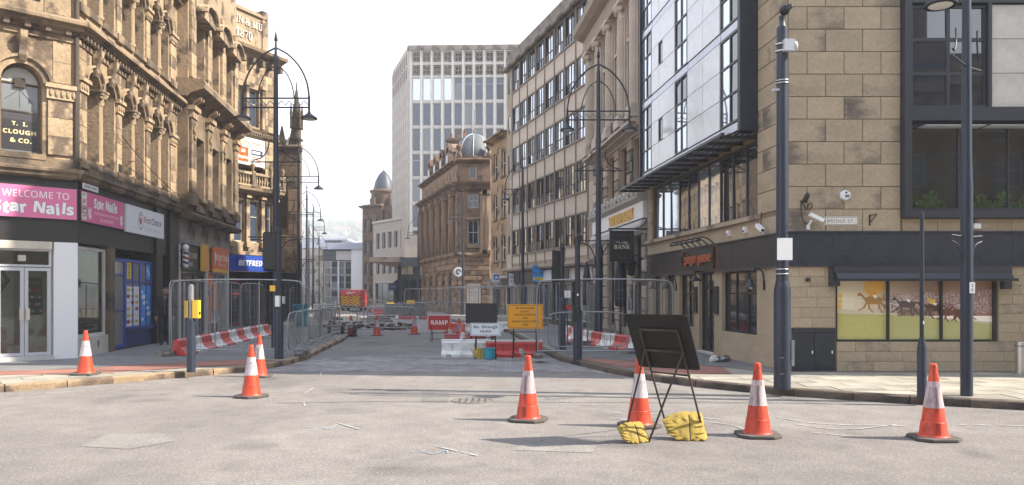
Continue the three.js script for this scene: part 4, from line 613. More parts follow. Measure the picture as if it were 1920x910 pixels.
{
  const p = E1.world(es(5.1), 2.48, 0.06), t = thing('shop_sign', 'bar sign with cut-out ginger goose lettering on a black plate', 'sign', p.x, p.y, p.z, E1.turn());
  mesh('plate', boxG(2.4, 0.56, 0.04), M.shopBlack, t, 0, 0, 0.02); mesh('lettering', textG('ginger goose', 0.24, 0.05), mat(0.42, 0.1, 0.035, 0.5), t, 0.12, 0, 0.05); mesh('emblem', MG([new THREE.TorusGeometry(0.14, 0.035, 6, 14, 4.6).translate(-1.04, 0, 0.07), rod([-1.0, 0.14, 0.07], [-0.92, 0.24, 0.07], 0.03)]), M.rust, t);
  const q = E1.world(es(5.1), 2.84, 0.1), c = thing('sign_light', 'row of black scrolled brackets lighting the bar sign from above', 'light', q.x, q.y, q.z, E1.turn()); mesh('rail', rod([-1.2, 0.08, 0.35], [1.2, 0.08, 0.35], 0.03), M.black, c); for (let i = 0; i < 6; i++) mesh('bracket', tubeG([[-1.1 + i * 0.44, 0, -0.05], [-1.1 + i * 0.44, 0.12, 0.1], [-1.1 + i * 0.44, 0.16, 0.3], [-1.1 + i * 0.44, 0.08, 0.38], [-1.1 + i * 0.44, 0.06, 0.3]], 0.018, 5), M.black, c);
}
// plants added behind the bay glass in place of mirrored sunlit shrubs
function leafPlant(name, label, x, y, z, w, h, n, group) {
  const t = thing(name, label, 'plant', x, y, z, 0, group), L = [], st = [];
  const leaf = () => { const g = new THREE.BufferGeometry(); g.setAttribute('position', new THREE.Float32BufferAttribute([0, 0, 0, 0.022, 0.035, 0.008, 0, 0.09, -0.006, 0, 0, 0, 0, 0.09, -0.006, -0.022, 0.035, 0.008], 3)); g.computeVertexNormals(); g.setAttribute('uv', new THREE.Float32BufferAttribute(new Array(12).fill(0), 2)); return g; };
  for (let i = 0; i < n; i++) { const a = rr(0, 6.3), r = Math.sqrt(rnd()), px = Math.cos(a) * r * w / 2, pz = Math.sin(a) * r * 0.07, py = h * (0.1 + 0.9 * Math.pow(rnd(), 0.7)) * (1 - 0.4 * r * r) * (0.7 + 0.3 * Math.sin(px * 14)); L.push(leaf().applyMatrix4(new THREE.Matrix4().compose(V(px, py, pz), new THREE.Quaternion().setFromEuler(new THREE.Euler(rr(-1.5, 1.5), rr(0, 6.3), rr(-1.5, 1.5))), V(1, 1, 1).multiplyScalar(rr(0.7, 1.5))))); }
  for (let i = 0; i < 7; i++) st.push(rod([rr(-0.05, 0.05), 0, 0], [rr(-w, w) * 0.4, h * rr(0.5, 0.9), rr(-0.04, 0.04)], 0.008, 4));
  mesh('foliage', mergeGeometries(L), M.leaf, t); mesh('stem', MG(st), M.wood, t); mesh('trough', boxG(w * 0.8, 0.06, 0.12), M.black, t, 0, 0.031, 0); return t;
}
leafPlant('reflection_plant', 'leafy green plant standing in for mirrored shrubs at the left end of the bay', 5.58 + 2.85, PAVE + 3.2, -15.5 - 0.16, 0.75, 0.46, 260, 'plants standing in for shrubs mirrored in the bay');
leafPlant('reflection_plant', 'wider leafy green plant standing in for mirrored shrubs behind the lamp column', 5.58 + 4.35, PAVE + 3.2, -15.5 - 0.16, 1.3, 0.44, 420, 'plants standing in for shrubs mirrored in the bay');

// unseen tall neighbour added beyond the frame to shade the right pavement
{
  const b = thing('shade_building', 'unseen tall stone block added to shade the pavement by the corner block', 'building', 12.2, PAVE, -13.95); const F = new Face(b, 0, 0, 0), G = new Face(b, 0, -12, -Math.PI / 2);
  prism('mass', M.buffB, [[0.3, -0.3], [0.3, -12], [16, -12], [16, -0.3]], 0, 20.5, b); const hs = []; for (let f = 0; f < 6; f++) for (let k = 0; k < 6; k++) hs.push([0.8 + k * 2.5, 2.4 + k * 2.5, 1 + f * 3.2, 2.9 + f * 3.2]);
  F.wall('wall', M.buffA, 0, 16, 0, 20.5, hs, -0.31, 0); G.wall('wall', M.buffA, 0, 12, 0, 20.5, [], -0.29, 0); for (const h of hs) F.win(...h, { nx: 2, ny: 2, fm: M.charcoal, w: -0.2 }); F.boxes('parapet', M.buffS, [[-0.1, 16, 20.5, 20.9, -0.4, 0.15]]);
}
// block across the road behind the viewer, mirrored in the bay windows
{
  const b = thing('chimneyed_building', 'sandstone block with tall chimneys facing the corner block across the road', 'building', 4, PAVE, 9.5, Math.PI); const F = new Face(b, -26, 0, 0);
  prism('mass', M.sootB, [[-25.7, -0.3], [-25.7, -9], [18, -9], [18, -0.3]], 0, 12.4, b); const hs = []; for (let f = 0; f < 4; f++) for (let k = 0; k < 17; k++) hs.push([0.8 + k * 2.5, 2.0 + k * 2.5, 0.9 + f * 3.0, 2.7 + f * 3.0]);
  F.wall('wall', M.sootA, 0, 44, 0, 12.6, hs, -0.3, 0); for (const h of hs) F.win(...h, { ny: 2, w: -0.2 }); F.boxes('cornice', M.sootA, [[-0.2, 44.2, 12.6, 13.1, -0.4, 0.4]]); F.boxes('roof', M.slate, [[0, 44, 13.1, 13.8, -8.5, -0.6]]);
  for (const u of [1.2, 7, 12, 18, 25, 32, 40]) { const tall = u === 7 ? 4 : 0, c = F.boxes('chimney', M.sootB, [[u, u + 1.9, 13.1, 15.4 + tall, -2.6, -1.2], [u - 0.2, u + 2.1, 15.4 + tall, 15.8 + tall, -2.8, -1.0]]); for (const x of [0.4, 0.95, 1.5]) F.add('chimney_pot', rod([0, 0, 0], [0, 0.8, 0], 0.16, 8, 0.13), M.brick, u + x, 15.8 + tall, -1.9, c); }
}

// ---------- old bank beyond the panelled block ----------
const P2 = (s) => [5.58 - 0.105 * s, 15.5 + s];            // plan point on the right street line, s metres back from the corner
const BK = [M.office, M.concreteD, M.office, M.officeP];
{
  const [nx, nd] = P2(10.2), [fx, fd] = P2(18.35), L = Math.hypot(nx - fx, nd - fd);
  const b = thing('bank_building', 'classical stone former bank with giant columns above a white pub fascia', 'building', fx, PAVE, -fd, -Math.atan2(fd - nd, nx - fx)); const F = new Face(b, 0, 0, 0);
  b.userData.face = undefined; delete b.userData.face; globalThis.FB = F;
  F.boxes('mass', M.concreteD, [[0.05, L - 0.02, 0, 18.5, -9, -0.32]]);
  const g = [0, 1, 2, 3].map((k) => [0.75 + k * 1.95, 1.95 + k * 1.95, 0.3, 3.55]), m = [0, 1, 2, 3].map((k) => [0.75 + k * 1.95, 1.95 + k * 1.95, 5.35, 7.0]), u = [0, 1, 2, 3].map((k) => [0.85 + k * 1.95, 1.85 + k * 1.95, 7.9, 10.3]);
  F.wall('wall', M.concreteD, 0, L, 0, 4.05, g, -0.3, 0); F.wall('wall', M.office, 0, L, 4.75, 7.2, m, -0.3, 0); F.wall('wall', M.office, 0, L, 7.5, 18.5, u, -0.3, 0);
  for (const h of g) F.win(...h, { nx: 2, ys: [0, 0.7, 1], fm: M.black, w: -0.16 }); for (const h of m) F.win(...h, { nx: 2, ny: 2, fm: M.wood, w: -0.16 }); for (const h of u) { F.win(...h, { nx: 2, ny: 3, fm: M.wood, w: -0.16 }); F.boxes('window_head', M.officeP, [[h[0] - 0.15, h[1] + 0.15, 10.3, 10.5, -0.1, 0.16], [h[0] - 0.25, h[1] + 0.25, 10.5, 10.62, -0.1, 0.24]]); F.boxes('balconet', M.concreteD, [[h[0] - 0.2, h[1] + 0.2, 7.5, 7.6, 0, 0.4]]); const r = F.boxes('balcony_rail', M.black, [[h[0] - 0.15, h[1] + 0.15, 7.98, 8.03, 0.34, 0.38], ...Array.from({ length: 7 }, (_, i) => [h[0] - 0.12 + i * 0.2, h[0] - 0.1 + i * 0.2, 7.6, 7.98, 0.35, 0.37])]); }
  for (let k = 0; k <= 4; k++) { F.ashlar(0.02 + k * 1.95, Math.min(0.7 + k * 1.95, L), 0.1, 3.6, 0.44, 1.4, BK, [], 0, 0.09, { c: 0.03, j: 0.03 }); F.ashlar(0.04 + k * 1.95, Math.min(0.7 + k * 1.95, L), 5.1, 7.1, 0.4, 1.4, BK, [], 0, 0.1, { c: 0.03, j: 0.03 }); }
  F.boxes('fascia', M.whiteP, [[0.02, L - 0.02, 4.12, 4.68, -0.1, 0.12]]); runProfile(F, 'shop_cornice', M.concreteW, 0, L, 3.6, [[-0.1, 0], [0.1, 0], [0.22, 0.12], [0.22, 0.3], [0.14, 0.45], [-0.1, 0.5]]); runProfile(F, 'shop_cornice', M.concreteW, 0, L, 4.68, [[-0.1, 0], [0.12, 0], [0.3, 0.12], [0.34, 0.22], [-0.1, 0.32]]);
  for (let x = 0.3; x < L - 0.3; x += 0.62) F.add('scroll', memo('scrl', () => new THREE.TorusGeometry(0.12, 0.045, 5, 10, 4.8)), M.concreteW, x, 5.08, 0.2);
  runProfile(F, 'cornice', M.officeP, 0, L, 7.12, corProfile(0.55));
  for (let k = 0; k <= 4; k++) {
    const c = F.add('column', memo('bankcol', () => { const n = 20, pts = []; const s = new THREE.Shape(); for (let i = 0; i <= n * 2; i++) { const a = i / (n * 2) * 6.2832, r = i % 2 ? 0.27 : 0.31; i ? s.lineTo(Math.cos(a) * r, Math.sin(a) * r) : s.moveTo(r, 0); } const g = ext(s, 3.5); g.rotateX(-Math.PI / 2); return uvBox(g); }), M.officeP, Math.min(0.38 + k * 1.93, L - 0.35), 7.95, 0.2);
    const cu = at.get(c)[0]; F.boxes('column_base', M.officeP, [[cu - 0.38, cu + 0.38, 7.5, 7.8, -0.1, 0.58], [cu - 0.34, cu + 0.34, 7.8, 7.95, -0.1, 0.54]]); F.add('capital', memo('bankcap', () => MG([lathe([[0.28, 0], [0.32, 0.06], [0.27, 0.1], [0.36, 0.42], [0.4, 0.5]], 12), boxG(0.85, 0.12, 0.75).clone().translate(0, 0.56, 0), ...[[-0.3, 0.24], [0.3, 0.24], [0, 0.34]].map(([x, z]) => new THREE.SphereGeometry(0.11, 6, 5).translate(x, 0.32, z))])), M.officeP, cu, 11.4, 0.2);
  }
  runProfile(F, 'entablature', M.office, -0.1, L + 0.02, 12.0, [[-0.1, 0], [0.5, 0], [0.55, 0.25], [0.5, 0.3], [0.52, 0.6], [0.75, 0.7], [0.95, 0.85], [1.0, 1.05], [-0.1, 1.15]]);
  F.boxes('parapet', M.office, [[0, L - 0.02, 13.15, 18.4, -0.2, 0.3]]);
  { const p = F.world(5.2, 4.4, 0.12), t = thing('shop_sign', 'gold raised THE OLD BANK lettering on the white fascia', 'sign', p.x, p.y, p.z, F.turn()); mesh('lettering', textG('THE OLD BANK', 0.34, 0.06, FONTS), M.gold, t); mesh('shadow_backing', boxG(3.1, 0.05, 0.02), M.gold, t, 0, -0.2, 0.01).name = 'underline'; }
  { const x = GX(1166, 25.6), t = thing('hanging_sign', 'black hanging pub sign reading The Old BANK on an iron bracket', 'sign', x, 0, -25.6, 0.06); const tx = canvasTex(360, 460, (c, w, h) => { c.fillStyle = '#14110f'; c.fillRect(0, 0, w, h); c.strokeStyle = '#6c6a60'; c.lineWidth = 4; c.strokeRect(22, 22, w - 44, h - 44); c.beginPath(); c.arc(180, 130, 90, 3.5, 5.9); c.stroke(); c.beginPath(); c.arc(180, 330, 90, 0.4, 2.7); c.stroke(); c.fillStyle = '#e6dfca'; c.textAlign = 'center'; c.font = 'bold 52px serif'; c.fillText('The Old', 180, 190); c.font = 'bold 96px serif'; c.fillText('BANK', 180, 275); });
    const y = 1.7 + (550 - 462) / 1440 * 25.6; const g = new THREE.Group(); t.position.y = y; board(t, 0.72, 0.92, 0.07, printM(tx, 0.5), M.black); mesh('frame', bxs([[-0.4, 0.4, 0.46, 0.52, -0.05, 0.05], [-0.4, 0.4, -0.52, -0.46, -0.05, 0.05], [-0.41, -0.36, -0.52, 0.52, -0.05, 0.05], [0.36, 0.41, -0.52, 0.52, -0.05, 0.05]]), M.black, t); mesh('bracket', MG([rod([-0.45, 0.58, 0], [1.05, 0.58, 0], 0.03), tubeG([[0.4, 0.58, 0], [0.7, 0.7, 0], [0.9, 0.95, 0]], 0.02)]), M.black, t); }
  for (const [u, s, l] of [[1.9, 0.95, 'closed dark parasol nearer the office block'], [7.6, 1.0, 'closed dark parasol by the bank corner with the lantern']]) { const p = F.world(u, 0, 0.75), t = thing('closed_parasol', l + ' outside the bank', 'parasol', p.x, PAVE, p.z, 0, 'closed parasols outside the bank'); mesh('canopy', lathe([[0.0, 3.1 * s], [0.05, 2.98 * s], [0.12, 2.7 * s], [0.2, 2.1 * s], [0.23, 1.5 * s], [0.19, 1.15 * s], [0, 1.1 * s]], 10), M.navyD, t); mesh('pole', rod([0, 0, 0], [0, 1.2, 0], 0.03), M.black, t); mesh('base', lathe([[0, 0], [0.3, 0], [0.3, 0.06], [0.06, 0.1], [0, 0.1]], 14), M.concreteF, t); }
  { const p = F.world(7.95, 2.45, 0.02), t = thing('wall_lantern', 'black glazed carriage lantern on the bank wall', 'lantern', p.x, p.y, p.z, F.turn()); mesh('bracket', tubeG([[0, 0.25, 0], [0, 0.4, 0.2], [0, 0.36, 0.45]], 0.025), M.black, t); mesh('cage', lathe([[0.03, 0.36], [0.05, 0.28], [0.2, 0.16], [0.18, 0.12], [0.11, -0.25], [0, -0.3]], 6), M.blackM, t, 0, 0, 0.45); }
}
// ---------- long office block ----------
const GO = [3.66, 33.8], GE = [-0.32, 46.8], GLn = Math.hypot(GO[0] - GE[0], GO[1] - GE[1]), GA = -Math.atan2(GE[1] - GO[1], GO[0] - GE[0]);
{
  const b = thing('office_building', 'long post-war stone office block with five rows of strip windows between thin fins', 'building', GE[0], PAVE, -GE[1], GA), F = new Face(b, 0, 0, 0); globalThis.FG = F; const L = GLn;
  F.boxes('mass', M.office, [[0.02, L, 0, 15.2, -9, -0.36]]);
  const rows = [[3.85, 5.25], [6.25, 7.68], [8.68, 10.1], [11.08, 12.5], [13.44, 14.9]], B0 = 1.25, B1 = L - 0.75, bw = (B1 - B0) / 8, holes = [];
  for (const [a, c] of rows) { for (let k = 0; k < 8; k++) holes.push([B0 + k * bw + 0.03, B0 + (k + 1) * bw - 0.03, a, c]); holes.push([0.35, 0.75, a + 0.1, c - 0.25]); }
  F.wall('wall', M.office, 0, L, 2.9, 15.6, holes, -0.35, 0);
  for (const h of holes) F.win(...h, { nx: h[0] < 1 ? 1 : 4, ny: h[0] < 1 ? 1 : 1, ys: h[0] < 1 ? undefined : [0, 0.36, 1], fw: 0.035, bw: 0.04, w: -0.035, ft: 0.05, fm: M.black, gm: h[2] > 8 ? [M.glassR, M.glassR, M.glass] : [M.glassR, M.glassM, M.glass], jitter: 0.012 });
  for (let r = 0; r < 5; r++) for (let k = 0; k < 8; k++) { const v1 = rows[r][0] - 0.06, v0 = r ? rows[r - 1][1] + 0.05 : 3.3; F.box('spandrel_panel', M.officeP, B0 + k * bw + 0.06, B0 + (k + 1) * bw - 0.06, v0, v1, -0.02, 0.025); F.box('sill', M.fin, B0 + k * bw + 0.05, B0 + (k + 1) * bw - 0.05, rows[r][0] - 0.06, rows[r][0], -0.2, 0.09); }
  for (let k = 0; k <= 8; k++) F.box('fin', M.fin, B0 + k * bw - 0.03, B0 + k * bw + 0.03, 2.95, 14.95, 0, 0.07);
  F.ashlar(0.02, 1.2, 3.0, 15.5, 0.9, 1.3, [M.office, M.officeP], [[0.3, 0.8, ...[0, 99]]].flatMap(() => rows.map(([a, c]) => [0.33, 0.77, a + 0.06, c - 0.2])), 0, 0.012); F.ashlar(L - 0.68, L, 3.0, 15.5, 0.9, 1.3, [M.office, M.officeP], [], 0, 0.012);
  runProfile(F, 'parapet', M.concreteD, 0, L, 14.96, [[-0.3, 0], [0.25, 0], [0.3, 0.08], [0.3, 0.2], [0.05, 0.25], [0.05, 0.95], [-0.3, 0.95]]); runProfile(F, 'shop_canopy', M.fin, 0, L, 2.86, [[-0.1, 0], [0.3, 0], [0.34, 0.1], [0.3, 0.2], [-0.1, 0.25]]);
  F.wall('shop_wall', M.shopBlack, 0, L, 0, 2.86, [0, 1, 2, 3, 4].map((k) => [0.3 + k * 2.65, 2.7 + k * 2.65, 0.25, 2.1]), -0.3, -0.01);
  for (let k = 0; k < 5; k++) { F.win(0.3 + k * 2.65, 2.7 + k * 2.65, 0.25, 2.1, { nx: 3, fm: M.alu, gm: [M.glass, M.glassG, M.glassB], w: -0.16, name: 'shop_window' }); F.box('shop_fascia', [M.shopBlack, M.shopBlack, M.whiteP, M.concreteW, M.concreteW][k], 0.25 + k * 2.65, 2.75 + k * 2.65, 2.18, 2.78, -0.05, 0.06); }
}
const flagSign = (name, label, x0, x1, y0, y1, D, tex, edge) => { const w = GX(x1, D) - GX(x0, D), h = (y1 - y0) / 1440 * D, t = thing(name, label, 'sign', GX((x0 + x1) / 2, D), 1.7 + (550 - (y0 + y1) / 2) / 1440 * D, -D, 0.05); board(t, w, h, 0.06, printM(tex, 0.5), edge); mesh('bracket', MG([rod([w / 2 - 0.05, h * 0.3, 0], [w / 2 + 0.7, h * 0.3, 0], 0.02), rod([w / 2 - 0.05, -h * 0.3, 0], [w / 2 + 0.7, -h * 0.3, 0], 0.02)]), M.black, t); return t; };
flagSign('letting_board', 'bright blue Shop TO LET board fixed to the office block', 998, 1021, 498, 529, 40.2, canvasTex(256, 336, (x) => { x.fillStyle = '#3a9be8'; x.fillRect(0, 0, 256, 336); x.fillStyle = '#12204a'; x.textAlign = 'center'; x.font = 'bold 62px sans-serif'; x.fillText('Shop', 128, 76); x.font = 'bold 74px sans-serif'; x.fillText('TO LET', 128, 186); x.fillStyle = '#e8d84a'; x.fillRect(20, 240, 216, 66); x.fillStyle = '#23345e'; x.font = 'bold 44px sans-serif'; x.fillText('Dacres', 128, 290); }), M.blue);
flagSign('projecting_sign', 'blue and white projecting sign with a white house emblem', 921, 936, 513, 529, 47.4, canvasTex(128, 128, (x) => { x.fillStyle = '#dfe6f0'; x.fillRect(0, 0, 128, 128); x.fillStyle = '#20509c'; x.fillRect(40, 18, 88, 78); x.fillStyle = '#fff'; x.beginPath(); x.moveTo(60, 80); x.lineTo(60, 56); x.lineTo(84, 36); x.lineTo(108, 56); x.lineTo(108, 80); x.lineTo(90, 80); x.lineTo(84, 58); x.lineTo(78, 80); x.fill(); }), M.whiteP);
flagSign('projecting_sign', 'white projecting sign with purple script above the tan shopfront', 954, 974, 513, 537, 45.2, canvasTex(160, 192, (x) => { x.fillStyle = '#e9e9ef'; x.fillRect(0, 0, 160, 192); x.fillStyle = '#5a3c86'; x.font = 'bold 52px serif'; x.textAlign = 'center'; x.fillText('Pinky', 80, 78); x.fillText('Toes', 80, 136); x.fillStyle = '#888'; x.fillRect(40, 158, 80, 8); }), M.whiteP);
wallSign(FG, 'shop_sign', 'dark office-block shop sign with pale lower-case letters', 8.3, 10.6, 2.22, 2.74, 0.06, 0.04, canvasTex(512, 116, (x) => { x.fillStyle = '#101015'; x.fillRect(0, 0, 512, 116); x.fillStyle = '#e8e8ec'; x.font = 'bold 92px sans-serif'; x.fillText("d'oro", 150, 92); }), M.shopBlack);

// ---------- tan narrow building ----------
{
  const X0 = GX(921, 50.4), D0 = 50.4, X1 = GE[0] + 0.08, D1 = 47.0, L = Math.hypot(X1 - X0, D1 - D0); const b = thing('narrow_building', 'narrow tan stone building with pale sash windows next to the office block', 'building', X0, PAVE, -D0, -Math.atan2(D0 - D1, X1 - X0)), F = new Face(b, 0, 0, 0);
  F.boxes('mass', M.tan, [[0.02, L, 0, 11.2, -7, -0.31]]); const hs = []; for (const v of [3.6, 6.3, 8.9]) for (const u of [0.5, 2.2]) hs.push([u, u + 0.85, v, v + 1.65]);
  F.wall('wall', M.tan, 0, L, 2.7, 11.4, hs, -0.3, 0); for (const h of hs) F.win(...h, { ny: 2, w: -0.14, fm: M.whiteP, sill: true, sillMat: M.brownL }); runProfile(F, 'cornice', M.tan, -0.1, L, 11.2, corProfile(0.55)); F.boxes('chimney', M.brownD, [[2.2, 3.2, 11.5, 12.9, -2.2, -1.4], [2.1, 3.3, 12.9, 13.1, -2.3, -1.3]]); F.add('chimney_pot', rod([0, 0, 0], [0, 0.9, 0], 0.16, 8), M.brick, 2.7, 13.1, -1.8);
  F.wall('shop_wall', M.concrete, 0, L, 0, 2.7, [[0.3, L - 0.4, 0.1, 1.9]], -0.3, -0.004); F.win(0.3, L - 0.4, 0.1, 1.9, { nx: 3, fm: M.alu, gm: M.glass, w: -0.2 }); F.boxes('awning', M.concreteD, [[0.2, L - 0.3, 2.0, 2.5, 0, 0.35]]);
}
// ---------- domed corner building ----------
{
  const D = 57, XL = GX(858, D), XR = GX(919, D), W = XR - XL; const b = thing('domed_building', 'brown rusticated corner building with giant columns and a lead dome', 'building', XL, PAVE, -D); const F = new Face(b, 0, 0, 0), LL = 14.6, ang = Math.atan2(14, -4.3);
  const dx = -4.3 / LL, dz = -14 / LL, G = new Face(b, dx * LL, dz * LL, Math.atan2(-14, 4.3) * -1 - Math.PI * 0 - 0); // left face, far end first
  G.a = Math.atan2(-(-dz), -dx); G.c = Math.cos(G.a); G.s = Math.sin(G.a);
  prism('mass', M.brownD, [[0.2, -0.35], [dx * LL + 0.3, dz * LL], [6, dz * LL], [W, -0.35]], 0, 11.2, b);
  F.wall('wall', M.brown, 0, W, 0, 11.3, [[0.75, 1.55, 5.2, 7.0], [0.75, 1.55, 7.9, 9.0], [0.7, 1.7, 0, 2.3], [0.85, 1.4, 10.1, 11.0]], -0.33, 0);
  F.win(0.75, 1.55, 5.2, 7.0, { nx: 2, ny: 2, w: -0.14 }); F.win(0.75, 1.55, 7.9, 9.0, { nx: 2, ny: 2, w: -0.14 }); F.win(0.85, 1.4, 10.1, 11.0, { w: -0.14 }); F.win(0.7, 1.7, 0, 2.3, { ys: [0, 0.3, 0.78, 1], fw: 0.1, w: -0.14, fm: M.whiteP, gm: M.concreteW, name: 'door' });
  F.ashlar(0, W, 0.05, 4.3, 0.36, 0.95, [M.brownL, M.brown, M.brownL], [[0.62, 1.78, -1, 2.4]], 0, 0.07, { c: 0.025, j: 0.04 });
  for (const u of [2.05, W - 0.1]) { F.add('column', lathe([[0.24, 0], [0.24, 4.1], [0.2, 4.15]], 12), M.brownL, u - 0.15, 4.75, 0.1); F.boxes('capital', M.brownL, [[u - 0.45, u + 0.15, 8.88, 9.2, -0.1, 0.42]]); F.boxes('column_base', M.brown, [[u - 0.45, u + 0.15, 4.5, 4.76, -0.1, 0.42]]); }
  F.boxes('window_head', M.brownL, [[0.55, 1.75, 7.05, 7.2, -0.05, 0.2], [0.55, 1.75, 4.95, 5.15, -0.05, 0.15]]);
  for (const [Fc, L] of [[F, W], [G, LL]]) { runProfile(Fc, 'string_course', M.brownL, 0, L, 4.3, [[-0.1, 0], [0.12, 0], [0.25, 0.15], [0.15, 0.3], [-0.1, 0.32]]); runProfile(Fc, 'cornice', M.brownD, -0.05, L + 0.05, 9.2, [[-0.1, 0], [0.2, 0], [0.3, 0.3], [0.6, 0.45], [0.65, 0.6], [-0.1, 0.7]]); runProfile(Fc, 'attic_cornice', M.brownD, 0, L, 11.2, corProfile(0.4)); }
  const lh = []; for (let k = 0; k < 5; k++) { lh.push([1.3 + k * 2.6, 2.3 + k * 2.6, 0.6, 2.7, 0.5], [1.3 + k * 2.6, 2.3 + k * 2.6, 5.1, 8.6]); }
  G.wall('wall', M.brownL, 0, LL, 0, 11.3, lh, -0.33, 0); for (const h of lh) h.length > 4 ? G.win(h[0], h[1], h[2], h[3] + 0.5, { arch: 0.5, w: -0.2, fm: M.wood }) : G.win(...h, { ny: 3, w: -0.2, fm: M.wood });
  G.ashlar(0, LL, 0.05, 4.2, 0.42, 1.2, [M.brownL, M.brown], lh.filter((h) => h.length > 4).map((h) => [h[0] - 0.05, h[1] + 0.05, 0.5, 3.3]), 0, 0.07, { c: 0.025, j: 0.05 });
  for (let k = 0; k <= 5; k++) { G.add('column', memo('dcol', () => lathe([[0.3, 0], [0.27, 4.1], [0.25, 4.15]], 10)), M.brown, 0.55 + k * 2.6, 4.7, 0.12); G.boxes('capital', M.brownL, [[0.2 + k * 2.6, 0.9 + k * 2.6, 8.85, 9.2, -0.1, 0.45]]); }
  // roofs, dome, urns, chimneys
  prism('roof', M.lead, [[0.3, -0.6], [dx * LL + 0.8, dz * LL], [5, dz * LL], [W - 0.1, -0.6]], 11.6, 12.0, b);
  const dome = mesh('dome', (() => { const p = []; for (let i = 0; i <= 10; i++) { const a = i / 10 * Math.PI / 2; p.push([Math.cos(a) * 1.4, Math.sin(a) * 1.95]); } return lathe(p, 16); })(), M.lead, b, W / 2 - 0.05, 11.75, -1.55); mesh('drum', lathe([[1.5, -0.5], [1.5, 0.05], [1.4, 0.1]], 16), M.brownD, dome); mesh('finial', MG([lathe([[0, 0], [0.14, 0], [0.06, 0.2], [0.1, 0.3], [0, 0.4]], 8), rod([0, 0.3, 0], [0, 1.9, 0], 0.02, 4)]), M.lead, dome, 0, 1.93, 0);
  for (let k = 0; k < 8; k++) { const a = k / 8 * 6.283, pts = []; for (let i = 0; i <= 8; i++) { const t = i / 8 * 1.5; pts.push([Math.cos(t) * 1.41 * Math.cos(a), Math.sin(t) * 1.96, Math.cos(t) * 1.41 * Math.sin(a)]); } mesh('dome_rib', tubeG(pts, 0.03, 4, 10), M.alu, dome); }
  for (const u of [0.1, W - 0.1]) F.add('urn', lathe([[0, 0], [0.22, 0], [0.22, 0.4], [0.1, 0.5], [0.12, 0.6], [0.26, 0.85], [0.2, 1.0], [0.06, 1.1], [0.08, 1.25], [0, 1.35]], 10), M.brownD, u, 11.6, -0.25);
  for (let k = 0; k < 4; k++) { const dm = G.boxes('dormer', M.brown, [[1.1 + k * 2.6, 2.4 + k * 2.6, 11.55, 12.9, -1.2, -0.3]]); G.add('dormer_head', archRing(0.45, 0.75, 0.9), M.brownL, 1.75 + k * 2.6, 12.9, -1.2, dm); G.box('dormer_pane', M.glass, 1.4 + k * 2.6, 2.1 + k * 2.6, 11.8, 12.7, -0.3, -0.28, dm); }
  G.boxes('mansard', M.lead, [[0.3, LL - 4.2, 11.6, 13.4, -4, -1.1]]);
  for (const [x, z, h] of [[-0.5, -6.5, 14.1], [2.6, -6.8, 13.7]]) { const c = mesh('chimney', bxs([[-0.75, 0.75, 11.9, h, -0.4, 0.4], [-0.9, 0.9, h, h + 0.22, -0.5, 0.5]]), x < 1 ? M.brownD : M.brick, b, x, 0, z); for (const q of [-0.5, 0.15, 0.6]) mesh('chimney_pot', rod([q, h + 0.2, 0], [q, h + 0.8 + q * 0.3, 0], 0.1, 8), M.brick, c); }
  const p = F.world(0.1, 3.15, 0.5), t = thing('round_sign', 'white round projecting sign with a ring emblem on the domed corner', 'sign', p.x, p.y, p.z); mesh('disc', new THREE.CylinderGeometry(0.36, 0.36, 0.1, 20).rotateX(Math.PI / 2), M.whiteP, t); mesh('ring', new THREE.TorusGeometry(0.17, 0.04, 6, 16, 5), M.black, t, 0, 0, 0.055); mesh('arm', rod([0, 0, -0.04], [0, 0, -0.5], 0.03), M.black, t);
}
